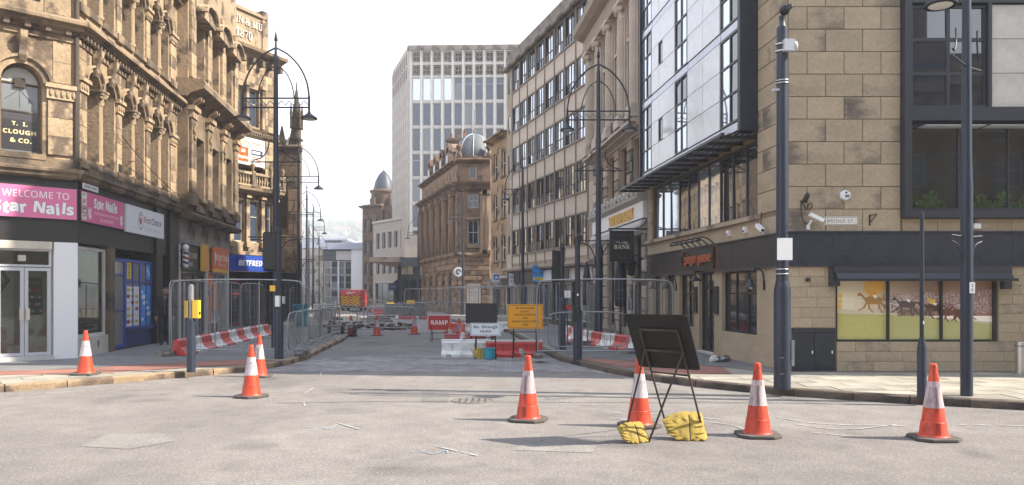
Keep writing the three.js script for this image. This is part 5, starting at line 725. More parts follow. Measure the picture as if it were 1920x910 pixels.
// ---------- concrete tower on a canopied podium ----------
{
  const D = 86, XC = GX(765, D); const b = thing('tower_block', 'tall pale concrete office tower with a grid of windows and a pierced crown', 'building', XC, PAVE, -D, -0.03), F = new Face(b, 0, 0, 0); const W = 14.5, T = (y) => (550 - y) / 1440 * D + 1.58, dl = 9.6;
  const G = new Face(b, -0.365 * dl, -dl, 0); G.a = Math.atan2(-dl, 0.365 * dl) * 1; G.a = -Math.atan2(dl, 0.365 * dl); G.c = Math.cos(G.a); G.s = Math.sin(G.a); const GL = dl * 1.0645;
  prism('mass', M.concreteD, [[0.25, -0.5], [-0.365 * dl + 0.3, -dl], [-0.365 * dl + 0.3, -dl - 4], [W, -dl - 4], [W, -0.5]], 0, T(96), b);
  const rows = []; for (let k = 0; k < 9; k++) rows.push([T(188 + k * 47.7), T(146 + k * 47.7)]); const cols = []; for (let k = 0; k < 12; k++) cols.push([0.48 + k * 1.175, 1.36 + k * 1.175]);
  const hs = rows.flatMap(([a, c]) => cols.map(([p, q]) => [p, q, a, c])), ls = []; for (const [y0, y1] of [[117, 97], [142, 122]]) for (const [p, q] of cols) ls.push([p, q, T(y0), T(y1)]);
  F.wall('wall', M.concreteW, 0, W, 0, T(87), [...hs, ...ls], -0.45, 0);
  rows.forEach(([a, c], r) => cols.forEach(([p, q], k) => F.win(p, q, a, c, { w: -0.2, fw: 0.05, fm: M.alu, jitter: 0.01, gm: r === 0 && k < 4 ? M.glassR : [M.glassB, M.glassB, M.glass, M.glassB, M.glassM], ...(r === 0 && k >= 4 || r > 2 && (k + r) % 3 === 0 ? { ys: [0, 0.72, 1] } : {}) })));
  for (const [p, q, a, c] of ls) { const m = (p + q) / 2, n = (a + c) / 2; F.boxes('pierced_block', M.concreteD, [[p, p + 0.16, a, c, -0.4, -0.1], [q - 0.16, q, a, c, -0.4, -0.1], [p + 0.16, q - 0.16, c - 0.2, c, -0.4, -0.1], [p + 0.16, q - 0.16, a, a + 0.16, -0.4, -0.1], [m - 0.06, m + 0.06, a + 0.16, c - 0.2, -0.38, -0.12], [p + 0.16, q - 0.16, n - 0.08, n + 0.06, -0.36, -0.14]]); F.box('pierced_backing', k0(p) ? M.concreteW : M.slate, p, q, a, c, -0.44, -0.42); }
  function k0(p) { return p < 4.6; }
  for (let k = 0; k <= 12; k++) F.box('mullion', M.concreteW, 0.2 + k * 1.175, 0.36 + k * 1.175, 5, T(92), 0, 0.14);
  F.boxes('coping', M.concreteD, [[-0.05, W, T(95), T(86), -0.4, 0.2]]); F.boxes('roof_plant', M.slate, [[6.6, W, T(90), T(83), -6, -2.5]]);
  G.wall('wall', M.officeP, 0, GL, 0, T(87), [], -0.2, 0); for (let r = 0; r < 9; r++) for (let k = 0; k < 4; k++) G.box('cladding_panel', M.concrete, 0.05 + k * GL / 4, (k + 1) * GL / 4 - 0.05, T(190 + r * 47.7), T(146 + r * 47.7), 0, 0.03); for (let k = 0; k <= 8; k++) G.box('rib', M.concreteW, k * GL / 8 - 0.04, k * GL / 8 + 0.04, 5, T(90), 0.03, 0.1);
  for (let r = 0; r < 2; r++) for (let k = 0; k < 8; k++) G.boxes('pierced_block', M.concreteD, [[k * GL / 8 + 0.2, (k + 1) * GL / 8 - 0.2, T(118 + r * 26), T(98 + r * 26), 0.0, 0.06]]);
}
{
  const D = 74, x = GX(757, D), b = thing('canopied_shops', 'two-storey shops with a beige upper wall and a deep dark canopy under the tower', 'building', x, PAVE, -D, 0), T = (y) => (550 - y) / 1440 * D + 1.58; const F = new Face(b, 0, 0, 0), W = 2.6;
  F.boxes('upper_wall', M.concrete, [[0, W, T(485), T(440), -4, -0.2]]); F.boxes('canopy', M.concreteD, [[-3.2, W, T(492), T(483), -22, 0.6]]); F.boxes('canopy_edge', M.slate, [[-0.2, W, T(500), T(484), 0.6, 0.7]]);
  for (let k = 0; k < 4; k++) F.win(-0.2 + k * 0.7, 0.45 + k * 0.7, 0.1, 2.9, { w: -0.3, fm: M.black, gm: M.glass, name: 'shop_window' }); F.boxes('shop_wall', M.charcoal, [[-0.3, W, 0, 3.4, -4, -0.4]]);
  for (let k = 0; k < 5; k++) F.box('canopy_post', M.black, -0.4 - k * 0.65, -0.25 - k * 0.65, 0, T(491), -0.2 - k * 4, 0 - k * 4);
  for (let k = 0; k < 5; k++) F.win(-0.9 - k * 0.62, -0.35 - k * 0.62, 0.1, 2.9, { w: -1.2 - k * 3.6, fm: M.black, gm: M.glass, name: 'shop_window' }); F.boxes('side_wall', M.slate, [[-3.1, -0.3, 0, 3.4, -22, -20]]);
  flagSign('projecting_sign', 'purple projecting shop sign below the canopy', 729, 750, 531, 545, 78, canvasTex(64, 48, (c) => { c.fillStyle = '#4a4390'; c.fillRect(0, 0, 64, 48); c.fillStyle = '#8f89c4'; c.fillRect(8, 18, 48, 10); }), M.blueD);
}
// ---------- further buildings on the right of the bend ----------
{
  const D = 96, x0 = GX(700, D), b = thing('white_block', 'white three-storey block with narrow window groups before the dark dome', 'building', x0, PAVE, -D, -0.95), F = new Face(b, 0, 0, 0), W = 9; const hs = []; for (const v of [3.9, 7.0]) for (let k = 0; k < 5; k++) hs.push([0.8 + k * 1.6, 1.9 + k * 1.6, v, v + 2.0]);
  F.wall('wall', M.concrete, 0, W, 0, 10.2, [...hs, [0.5, W - 0.5, 0.2, 2.8]], -0.3, 0); for (const h of hs) F.win(...h, { nx: 2, fm: M.alu, w: -0.2 }); F.win(0.5, W - 0.5, 0.2, 2.8, { nx: 5, fm: M.black, w: -0.2 }); F.boxes('mass', M.concrete, [[0.1, W, 0, 10, -6, -0.31]]); F.boxes('coping', M.concrete, [[-0.1, W, 10.2, 10.5, -0.4, 0.15]]);
}
{
  const D = 108, xc = GX(712, D), T = (y) => (550 - y) / 1440 * D + 1.58, b = thing('dark_domed_building', 'far sooty stone building with a pointed dark tiled dome', 'building', xc, PAVE, -D, -0.6), F = new Face(b, -1.8, 1.6, 0), G = new Face(b, 1.8, 1.6, 0);
  const hs = []; for (let f = 0; f < 4; f++) for (let k = 0; k < 3; k++) hs.push([0.4 + k * 1.1, 1.0 + k * 1.1, 1 + f * 3, 2.9 + f * 3]);
  F.wall('wall', M.brownD, 0, 3.8, 0, T(385), hs, -0.3, 0); for (const h of hs) F.win(...h, { w: -0.2, fm: M.wood }); prism('mass', M.brownD, [[-1.7, 1.2], [-1.7, -9], [5, -9], [5, 1.2]], 0, T(390), b); runProfile(F, 'cornice', M.brownD, -0.2, 4.0, T(392), corProfile(0.7));
  mesh('drum', lathe([[1.8, 0], [1.8, 2.2], [2.0, 2.3], [2.0, 2.6], [1.5, 2.7]], 10), M.brownD, b, 0.2, T(392), -0.6); const dm = mesh('dome', lathe([[1.55, 0], [1.5, 0.9], [1.2, 2.1], [0.75, 3.0], [0.3, 3.5], [0, 3.7]], 10), M.slate, b, 0.2, T(368), -0.6); mesh('finial', rod([0, 3.6, 0], [0, 4.1, 0], 0.06, 5), M.lead, dm);
  for (const a of [0.3, 1.6, 2.9, 4.2]) mesh('turret', lathe([[0, 0], [0.35, 0], [0.3, 1.8], [0.4, 1.9], [0.1, 2.5], [0, 2.8]], 8), M.brownD, b, 0.2 + Math.cos(a) * 1.9, T(400), -0.6 + Math.sin(a) * 1.9);
}
// ---------- left side beyond the pavilion: betting shop, gothic building ----------
{
  const X0 = GX(420, 35.2), X1 = GX(518, 38.2), L = Math.hypot(X1 - X0, 3.0), b = thing('drapery_building', 'sandstone 1870 department-store front with balcony above a blue betting shop', 'building', X0, PAVE, -35.2, Math.atan2(3.0, X1 - X0)), F = new Face(b, 0, 0, 0);
  F.boxes('mass', M.sandD, [[0.02, L, 3.4, 13.5, -7, -0.36], [-3, 0.02, 0, 13.5, -7, -0.9]]);
  const f1 = [[0.55, 1.2, 4.0, 6.0], [1.55, 2.2, 4.0, 6.0], [2.5, 3.05, 4.0, 6.0]], f2 = [[0.5, 1.1, 9.55, 11.35], [1.4, 2.1, 9.55, 11.35]], f2b = [[0.4, 2.5, 6.85, 7.6]];
  F.wall('wall', M.sandB, 0, L, 3.4, 6.3, f1, -0.35, 0); F.wall('wall', M.sandB, 0, L, 6.3, 12.8, [...f2, ...f2b], -0.35, 0.06); for (const h of [...f1, ...f2]) F.win(...h, { ys: [0, 0.62, 1], w: -0.16, fm: M.cream, gm: M.glassB }); F.win(...f2b[0], { nx: 3, w: -0.2, fm: M.wood });
  for (const u of [0.25, 1.25, 2.22, 3.1]) { F.box('pilaster', M.sandC, u, u + 0.22, 4.0, 6.1, 0, 0.12); F.boxes('capital', M.sandA, [[u - 0.04, u + 0.26, 6.1, 6.28, 0, 0.2]]); F.boxes('pilaster_base', M.sandB, [[u - 0.05, u + 0.27, 3.75, 4.0, 0, 0.2]]); }
  runProfile(F, 'balcony_slab', M.sandB, -0.2, L + 0.1, 6.28, [[-0.1, 0], [0.25, 0], [0.45, 0.15], [0.5, 0.3], [-0.1, 0.32]]); const br = F.boxes('balcony_rail', M.sandA, [[-0.1, L, 7.15, 7.27, 0.36, 0.52], [-0.1, L, 6.6, 6.68, 0.36, 0.5]]);
  for (let u = 0; u < L - 0.05; u += 0.17) F.add('baluster', memo('balus', () => lathe([[0.05, 0], [0.03, 0.08], [0.06, 0.22], [0.025, 0.36], [0.05, 0.47]], 7)), M.sandC, u + 0.06, 6.68, 0.43, br); for (const u of [0.0, 1.2, 2.4, L - 0.15]) { F.box('balcony_pier', M.sandA, u, u + 0.22, 6.6, 7.32, 0.33, 0.55); F.add('urn', memo('smallurn', () => lathe([[0, 0], [0.1, 0], [0.05, 0.1], [0.13, 0.25], [0.08, 0.35], [0, 0.42]], 8)), M.sandD, u + 0.11, 7.32, 0.44); }
  runProfile(F, 'moulded_band', M.sandA, 0, L, 9.0, [[-0.1, 0], [0.1, 0], [0.2, 0.1], [0.12, 0.3], [0.22, 0.42], [-0.1, 0.45]]); for (let u = 0.1; u < L - 0.1; u += 0.14) F.box('dentil', M.sandC, u, u + 0.07, 9.12, 9.25, 0.1, 0.24);
  for (const u of [0.2, 1.18, 2.2]) { F.box('pilaster', M.sandC, u, u + 0.16, 9.5, 11.4, 0.06, 0.2); F.boxes('capital', M.sandA, [[u - 0.05, u + 0.21, 11.4, 11.55, 0.06, 0.26]]); }
  F.ashlar(2.5, L - 0.02, 7.3, 12.5, 0.34, 0.9, SA, [], 0.06, 0.03); F.ashlar(0, L, 11.6, 12.7, 0.36, 0.8, SA, [], 0.06, 0.014);
  runProfile(F, 'cornice', M.sandB, -0.1, L + 0.15, 12.7, [[-0.1, 0], [0.15, 0], [0.25, 0.2], [0.6, 0.32], [0.66, 0.45], [-0.1, 0.5]]); for (const u of [0.2, 0.8, 1.4, 2.0, 2.6, 3.2]) F.box('cornice_bracket', M.sandA, u, u + 0.16, 12.45, 12.72, 0.08, 0.42);
  F.boxes('parapet', M.sandB, [[0, 2.5, 13.2, 14.9, -0.5, 0.0], [-0.1, 2.65, 14.9, 15.05, -0.55, 0.1], [2.35, 2.7, 13.2, 15.3, -0.55, 0.06]]); F.add('lettering', MG([textG('BROWN & MUFF', 0.34, 0.05, FONTS).translate(0, 0.3, 0), textG('1870', 0.4, 0.05, FONTS).translate(0, -0.32, 0)]).scale(0.86, 1, 1), M.cream, 1.18, 14.15, 0.002);
  const pn = mesh('party_wall', boxG(1.2, 13, 1), M.sandD, b, -1.5, 6.5, -1.2); pn.name = 'party_wall';
  F.boxes('shop_fascia', M.blue, [[0.1, L - 0.1, 2.62, 3.36, -0.2, 0.18]]); F.wall('shop_wall', M.shopBlack, 0, L, 0, 2.6, [[0.5, 1.7, 0.02, 2.3], [1.85, 2.9, 0.4, 2.3]], -0.9, -0.5); F.win(0.5, 1.7, 0.02, 2.2, { nx: 2, ys: [0, 0.7, 1], fw: 0.1, fm: M.redD, gm: M.glass, w: -0.7, name: 'door' }); F.win(1.85, 2.9, 0.4, 2.3, { w: -0.7, fm: M.blueD, gm: M.glassB }); F.box('shop_pier', M.navyD, 0, 0.25, 0, 2.62, -0.5, 0.1); F.box('shop_pier', M.navyD, L - 0.25, L, 0, 2.62, -0.5, 0.1);
  { const p = F.world(1.42, 3.0, 0.18), t = thing('shop_sign', 'white slanted BETFRED lettering on a blue fascia', 'sign', p.x, p.y, p.z, F.turn()); mesh('lettering', textG('BETFRED', 0.26, 0.04).applyMatrix4(new THREE.Matrix4().makeShear(0, 0, 0.2, 0, 0, 0)), M.whiteP, t); mesh('backing', boxG(1.7, 0.6, 0.02), M.blue, t, 0, 0, 0.005); }
  wallSign(F, 'banner', 'white and orange letting banner on the 1870 building', 0.15, 2.4, 7.65, 8.95, 0.12, 0.03, canvasTex(512, 296, (x) => { x.fillStyle = '#efe9e4'; x.fillRect(0, 0, 512, 296); x.fillStyle = '#e0602c'; x.font = 'bold 56px sans-serif'; x.textAlign = 'center'; x.fillText('Retail & Leisure Property', 256, 70, 480); x.fillRect(120, 110, 150, 160); x.fillStyle = '#fff'; x.font = 'bold 50px sans-serif'; x.fillText('All', 195, 170); x.fillText('Enquiries', 195, 236, 140); x.fillStyle = '#3b3f63'; x.fillRect(310, 120, 170, 60); x.fillStyle = '#fff'; x.fillRect(324, 136, 120, 26); x.fillStyle = '#e0602c'; for (let i = 0; i < 3; i++) x.fillRect(310, 200 + i * 24, 160 - i * 20, 9); }), M.whiteP);
}
{
  const D = 43, X0 = GX(505, D), X1 = GX(563, D), W = X1 - X0, T = (y) => (550 - y) / 1440 * D + 1.58, b = thing('gothic_building', 'dark sooty gothic building with a pinnacled corner turret', 'building', X0, PAVE, -D), F = new Face(b, 0, 0, 0);
  F.boxes('mass', M.sootB, [[-4, W - 0.3, 0, T(280), -1.4, -0.36]]); F.wall('wall', M.sootA, -4, W, 0, T(275), [[0.3, 1.0, 5.2, 7.2, 0.5]], -0.35, 0); F.win(0.3, 1.0, 5.2, 7.7, { arch: 0.5, w: -0.2, fm: M.wood });
  F.ashlar(0.2, W - 0.02, 2.9, T(290), 0.62, 0.9, [M.brownL, M.sootA, M.brown], [[0.25, 1.05, 5.1, 7.8]], 0, 0.05, { c: 0.02, j: 0.02 }); F.boxes('shop_front', M.navyD, [[0, W, 0, 2.7, 0, 0.08]]);
  runProfile(F, 'parapet_band', M.sootA, -0.4, W + 0.1, T(285), corProfile(0.3)); for (let u = -0.2; u < W - 0.6; u += 0.6) F.add('gable', memo('gab', () => ext(shape([[0, 0], [0.5, 0], [0.25, 1.2]]), 0.25)), M.sootC, u, T(275), -0.3);
  F.add('turret', lathe([[0.0, 0], [0.27, 0], [0.27, 2.2], [0.31, 2.3], [0.24, 2.45], [0.2, 2.9], [0.08, 3.9], [0.05, 4.0], [0.025, 4.4], [0, 4.5]], 8), M.sootC, W - 0.3, T(300), -0.3); for (const [u, w] of [[W - 0.54, -0.05], [W - 0.06, -0.05], [W - 0.54, -0.55], [W - 0.06, -0.55]]) F.add('pinnacle', memo('pinn', () => lathe([[0, 0], [0.07, 0], [0.06, 0.7], [0.09, 0.78], [0.02, 1.4], [0, 1.45]], 6)), M.sootC, u, T(240), w);
  for (const v of [T(262), T(240), T(222)]) F.box('turret_band', M.sootC, W - 0.6, W + 0.0, v, v + 0.1, -0.6, 0.0);
}
// ---------- buildings closing the street, hillside ----------
{
  const D = 112, x = (p) => GX(p, D), T = (y) => (550 - y) / 1440 * D + 1.58, X0 = x(540), b = thing('modern_block', 'pale modern shopping block with a glazed front closing the street', 'building', X0, PAVE, -D), F = new Face(b, 0, 0, 0), U = (p) => x(p) - X0;
  F.boxes('stone_wing', M.stonePale, [[0, U(606), 0, T(465), -12, 0]]); F.ashlar(0, U(606), 0.1, T(468), 0.9, 1.6, [M.stonePale, M.concrete], [], 0, 0.02); F.boxes('white_wing', M.whiteP, [[U(659), U(692), 0, T(455), -12, 0.2]]); F.boxes('roof_band', M.panelB, [[0, U(606), T(465), T(448), -12, -0.5], [U(604), U(692), T(468), T(456), -12, 0.5], [0, U(650), T(450), T(447), -12, -0.6]]);
  F.boxes('core', M.slate, [[U(606), U(659), 0, T(468), -12, -0.5]]); F.box('end_panel', M.slate, U(607), U(630), T(488), T(471), -0.4, 0.05); F.box('end_panel', M.concreteW, U(630), U(658), T(488), T(471), -0.4, 0.06);
  for (let r = 0; r < 3; r++) for (let k = 0; k < 4; k++) F.win(U(607 + k * 13) + 0.03, U(620 + k * 13) - 0.03, T(570 - r * 27) + 0.05, T(543 - r * 27) - 0.05, { w: -0.1, fw: 0.07, fm: M.concreteW, gm: [M.glassB, M.glass, M.glassG], ny: 2 });
  F.boxes('white_post', M.whiteP, [[U(634), U(636), 0, T(489), 0, 0.2]]);
  // white plinth block in front of it
}
{
  const g = []; let n = 60, pos = [], idx = []; const geo = new THREE.PlaneGeometry(1500, 520, n, 24); const P = geo.attributes.position; for (let i = 0; i < P.count; i++) { const x = P.getX(i), y = P.getY(i), t = (y + 260) / 520; P.setZ(i, Math.pow(t, 1.1) * 92 * (1 + 0.0005 * x) + 14 * fbm(x / 900 + 3, t * 0.5, 8, 3, 5) * t - 6); } geo.rotateX(-Math.PI / 2); geo.computeVertexNormals(); uvBox(geo);
  const hl = struct(mesh('hillside', geo, mat(0.1, 0.13, 0.07, 0.95), scene, -330, 0, -760));
  const hy = (X, Z) => { const x = X + 330, t = (-(Z + 760) + 260) / 520; return Math.pow(Math.max(0, t), 1.1) * 92 * (1 + 0.0005 * x) + 14 * fbm(x / 900 + 3, t * 0.5, 8, 3, 5) * t - 6; };
  const walls = [mat(0.62, 0.6, 0.58, 0.9), mat(0.5, 0.45, 0.4, 0.9), mat(0.4, 0.35, 0.32, 0.9)], roofs = [mat(0.12, 0.12, 0.14, 0.8), mat(0.2, 0.12, 0.1, 0.8)];
  for (let k = 0; k < 46; k++) {
    const D = rr(540, 960), px = rr(545, 720), X = GX(px, D), y = hy(X, -D), w = rr(7, 16), h = rr(6, 9), t = thing('hillside_house', 'small pale house among others on the hazy hillside', 'house', X, y - 1.5, -D, rr(-0.6, 0.6), 'houses on the hillside');
    mesh('wall', boxG(Math.round(w), Math.round(h), 8), pick(walls), t, 0, Math.round(h) / 2, 0); mesh('roof', memo('rf' + Math.round(w), () => { const W = Math.round(w) + 1, g = ext(shape([[-4.6, 0], [4.6, 0], [0, 3.4]]), W); g.rotateY(Math.PI / 2); g.translate(-W / 2, 0, 0); return g; }), pick(roofs), t, 0, Math.round(h), 0); mesh('chimney', boxG(1, 2, 1), roofs[1], t, Math.round(w) / 3, Math.round(h) + 3.4, 0);
    if (w > 11) for (let i = -1; i < 2; i++) mesh('window', boxG(1.2, 1.6, 0.1), M.glass, t, i * 3, Math.round(h) * 0.6, 4.06);
  }
  const tg = new THREE.IcosahedronGeometry(1, 1), im = new THREE.InstancedMesh(tg, mat(0.07, 0.1, 0.04, 0.95), 420), mm = new THREE.Matrix4(); for (let i = 0; i < 420; i++) { const D = rr(520, 990), X = GX(rr(500, 760), D), r = rr(2.5, 6); mm.compose(V(X, hy(X, -D) + r * 0.5, -D), new THREE.Quaternion().setFromEuler(new THREE.Euler(rr(0, 6), rr(0, 6), 0)), V(r, r * rr(0.8, 1.3), r)); im.setMatrixAt(i, mm); } im.name = 'hillside_trees'; im.userData = { kind: 'stuff', label: 'hazy trees scattered over the far hillside', category: 'trees' }; scene.add(im);
}

// sunlit terrace along the bend on the left, mostly seen mirrored in the windows opposite
{
  const X0 = -17.4, D0 = 60, X1 = -26.4, D1 = 91, L = Math.hypot(X1 - X0, D1 - D0), b = thing('terrace_building', 'long sandstone terrace on the bend behind the gothic building', 'building', X0, PAVE, -D0, Math.atan2(D1 - D0, X1 - X0)), F = new Face(b, 0, 0, 0), hs = [];
  for (let f = 0; f < 4; f++) for (let k = 0; k < 14; k++) hs.push([0.6 + k * 2.35, 1.9 + k * 2.35, 0.6 + f * 3.3, 2.6 + f * 3.3]);
  F.boxes('mass', M.sandD, [[0, L, 0, 13.4, -6, -0.31]]); F.wall('wall', M.sandA, 0, L, 0, 13.6, hs, -0.3, 0); for (const h of hs) F.win(...h, { ny: 2, w: -0.18 }); runProfile(F, 'cornice', M.sandB, 0, L, 13.4, corProfile(0.5));
}

// ---------- traffic cones ----------
const RD = (y) => 2448 / (y - 550), PD = (y) => 2275 / (y - 550);
function makeCone(name, label) {
  const t = thing(name, label, 'traffic cone', 0, 0, 0, 0, 'traffic cones round the road works');
  mesh('base', (() => { const s = shape([[-0.235, -0.13], [-0.13, -0.235], [0.13, -0.235], [0.235, -0.13], [0.235, 0.13], [0.13, 0.235], [-0.13, 0.235], [-0.235, 0.13]]); const g = ext(s, 0.018, { bevelEnabled: true, bevelSize: 0.01, bevelThickness: 0.01, bevelSegments: 2 }); g.rotateX(-Math.PI / 2); g.translate(0, 0.012, 0); return uvBox(g); })(), M.rubber, t);
  mesh('lower_cone', lathe([[0.17, 0.036], [0.168, 0.05], [0.15, 0.065], [0.133, 0.2], [0.131, 0.204], [0.127, 0.206], [0.105, 0.37]], 26), M.orange, t);
  mesh('reflective_sleeve', lathe([[0.106, 0.362], [0.1075, 0.364], [0.063, 0.655], [0.06, 0.656]], 26), M.sleeve, t);
  mesh('upper_cone', lathe([[0.061, 0.65], [0.04, 0.79], [0.043, 0.8], [0.04, 0.812], [0.036, 0.845], [0.028, 0.855], [0.022, 0.845], [0, 0.84]], 26), M.orange, t); return t;
}
const cone0 = makeCone('traffic_cone', 'orange and white cone standing on the left pavement edge by the salon');
cone0.position.set(GX(160, PD(703)), PAVE + 0.003, -PD(703)); cone0.rotation.y = 0.2;
const sleeveTex = dataTex(256, (x, y) => { const v = fbm(x * 1, y, 3, 4, 501), st = sm(0.5, 0.7, fbm(x, y * 0.3, 8, 4, 503)); const b = 0.9 + (v - 0.5) * 0.3 - st * 0.25; return [b, b * (0.96 - st * 0.06), b * (0.96 - st * 0.05)]; }, 0.6); const coneLooks = [[M.orange, M.sleeve], [mat(0.66, 0.07, 0.03, 0.5, { map: TX.worn }), mat(0.6, 0.54, 0.54, 0.45, { map: sleeveTex })], [mat(0.74, 0.09, 0.04, 0.45, { map: sleeveTex }), mat(0.55, 0.47, 0.49, 0.5, { map: sleeveTex })]]; let coneN = 0;
const cone = (x, y, label, s = 1, h = 0) => { const D = RD(y), c = dup(cone0, label, GX(x, D), h, -D, rr(-0.5, 0.5)); c.scale.setScalar(s); const q = coneLooks[coneN++ % 3]; c.children[1].material = c.children[3].material = q[0]; c.children[2].material = q[1]; c.children[3].rotation.z = rr(-0.004, 0.004); return c; };
cone(471, 745, 'orange and white cone, nearer of the overlapping pair by the left kerb'); cone(486, 707, 'orange and white cone, farther of the overlapping pair by the left kerb');
cone(990, 789, 'cone alone in the open road between the kerb pair and the steel sign frame', 1.02); cone(1199, 800, 'cone standing behind the steel sign frame and yellow sandbags', 1.03); cone(1421, 818, 'cone between the steel sign frame and the lamp column', 1.02); cone(1751, 824, 'cone in front of the thin grey post', 1.03);
cone(658, 631, 'small far cone nearest the row of kerb barriers', 0.96); cone(707, 630, 'small far cone in the middle before the crossing barrier', 0.96); cone(777, 628, 'small far cone beside the red RAMP board', 0.96);
cone(868, 668, 'cone in front of the white barrier under the No through route board'); cone(844, 656, 'cone behind the white barrier beside the RAMP board', 0.96); cone(861, 640, 'cone farthest behind the white barrier', 0.95); cone(917, 660, 'dull cone tucked behind the No through route board', 0.98);

// ---------- sign boards on frames ----------
const frameM = M.rust;
function sandbag(label, x, z, turn, s, m, y = 0, sq = 0.5, pinch = 1) {
const t = thing('sandbag', label, 'sandbag', x, y, z, turn, 'sandbags weighting the sign frames'), sd = Math.round(s * 1000) + Math.round(x * 10), hw = 0.255 * s, hh = 0.17 * s * (sq / 0.5), T = 0.1 * s, nu = 46, nv = 30, pos = [], idx = [], lean = 0.5;
  const put = (u, v, f) => {                               // a filled cloth sack: two faces sewn along the edge, one end drawn to a corner, gathers running in from the seam
    const n = fbm(u * 0.13 + 0.5, v * 0.13 + 0.5 + f * 0.21, 7, 4, sd) - 0.5, ed = Math.max(Math.abs(u), Math.abs(v)), al = Math.abs(u) > Math.abs(v) ? v * 2.6 : u * 3.2;
    const body = Math.pow(Math.max(0, 1 - Math.pow(Math.abs(u), 4)), 0.5) * Math.pow(Math.max(0, 1 - Math.pow(Math.abs(v), 4)), 0.5), wr = Math.sin(al * 5.2 + n * 11) * 0.16 * sm(0.35, 0.9, ed) * (1 - sm(0.97, 1, ed)) * (0.5 + pinch);
    const tap = 1 - 0.72 * pinch * Math.pow(Math.max(0, -u), 1.6), dent = 1 - 0.16 * Math.exp(-Math.pow((u - 0.25) * 13, 2)), th = T * (body * (0.92 + n * 0.75 + wr) * dent) * f, yy = v * hh * tap * (1 + 0.05 * n) + hh * 0.92 * (1 + 0.1 * (u < 0 ? u * 0.2 : 0)) + (v < 0 ? -0.02 * s * body : 0);
    const xx = u * hw * (1 + 0.08 * n) - 0.03 * s * v * u * u, yl = Math.max(0.004, yy * Math.cos(lean) - th * Math.sin(lean) * 0.9 + T * 0.35), zl = -yy * Math.sin(lean) + th * Math.cos(lean); return [xx, yl, zl];
  };
  for (const f of [1, -1]) { const o = pos.length / 3; for (let j = 0; j <= nv; j++) for (let i = 0; i <= nu; i++) pos.push(...put(-1 + 2 * i / nu, -1 + 2 * j / nv, f)); for (let j = 0; j < nv; j++) for (let i = 0; i < nu; i++) { const k = o + j * (nu + 1) + i; f > 0 ? idx.push(k, k + 1, k + nu + 2, k, k + nu + 2, k + nu + 1) : idx.push(k, k + nu + 2, k + 1, k, k + nu + 1, k + nu + 2); } }
  const g = new THREE.BufferGeometry(); g.setAttribute('position', new THREE.Float32BufferAttribute(pos, 3)); g.setIndex(idx); g.computeVertexNormals(); mesh('sack', uvBox(g), m, t);
  mesh('seam', tubeG(Array.from({ length: 12 }, (_, i) => { const p = put(0.25, -0.95 + i * 0.172, 1); return [p[0], p[1], p[2] + 0.003]; }), 0.006, 5, 30), M.rust, t); return t;
}
{ // big board seen from behind: its top leans towards the viewer on a steel A-frame
  const t = thing('road_sign', 'large black-backed road sign leaning on a rusty steel trestle, seen from behind', 'road sign', 1.75, 0, -8.95, 0), O = V(1.75, 0, -8.95), U = V(0.8, 0, 0.6), UP = V(-0.3, 0.866, 0.4), F2 = V(2.26, 0, -9.0).sub(O), F1 = F2.clone().addScaledVector(U, -0.46);
  const on = (f, y) => f.clone().addScaledVector(UP, y / 0.866);
  const c = V(1.67, 1.155, -8.61).sub(O).add(V(0.02, 0, -0.025)), pl = mesh('plate', (() => { const w = 0.76, h = 0.72, r = 0.03, s = new THREE.Shape(); s.moveTo(-w / 2 + r, -h / 2); s.lineTo(w / 2 - r, -h / 2); s.absarc(w / 2 - r, -h / 2 + r, r, -Math.PI / 2, 0); s.lineTo(w / 2, h / 2 - r); s.absarc(w / 2 - r, h / 2 - r, r, 0, Math.PI / 2); s.lineTo(-w / 2 + r, h / 2); s.absarc(-w / 2 + r, h / 2 - r, r, Math.PI / 2, Math.PI); s.lineTo(-w / 2, -h / 2 + r); s.absarc(-w / 2 + r, -h / 2 + r, r, Math.PI, Math.PI * 1.5); return uvBox(ext(s, 0.006)); })(), M.blackM, t, c.x, c.y, c.z);
  pl.rotation.set(0.5236, -0.6435, 0, 'YXZ');
  const R = 0.0125, bar = (n, a, b) => mesh(n, rod(a, b, R, 8), frameM, t), w = (x, y, z) => V(x, y, z).sub(O);
  bar('leg', on(F1, 1.287), F1); bar('leg', on(F2, 1.287), F2); bar('leg', on(F1, 1.05), w(1.43, 0, -9.62)); bar('leg', on(F2, 1.04), w(1.56, 0, -8.76));
  bar('crossbar', on(F1, 1.287), on(F2, 1.287)); bar('crossbar', on(F1, 1.05), on(F2, 1.04)); bar('crossbar', on(F1, 0.79), on(F2, 0.77));
  for (const p of [on(F1, 1.05), on(F2, 1.04), on(F2, 0.77), on(F2, 0.26)]) mesh('hinge_bolt', new THREE.SphereGeometry(0.019, 8, 6), M.rust, t, p.x, p.y, p.z);
  sandbag('plump yellow sandbag with a dark strap hung on the right legs of the trestle', 2.0, -8.86, -0.12, 0.9, M.bag, 0, 0.52, 0.9); sandbag('crumpled yellow sandbag at the left foot of the trestle', GX(1190, 8.72), -8.7, 0.35, 0.66, M.bag, 0, 0.5, 0.5);
}
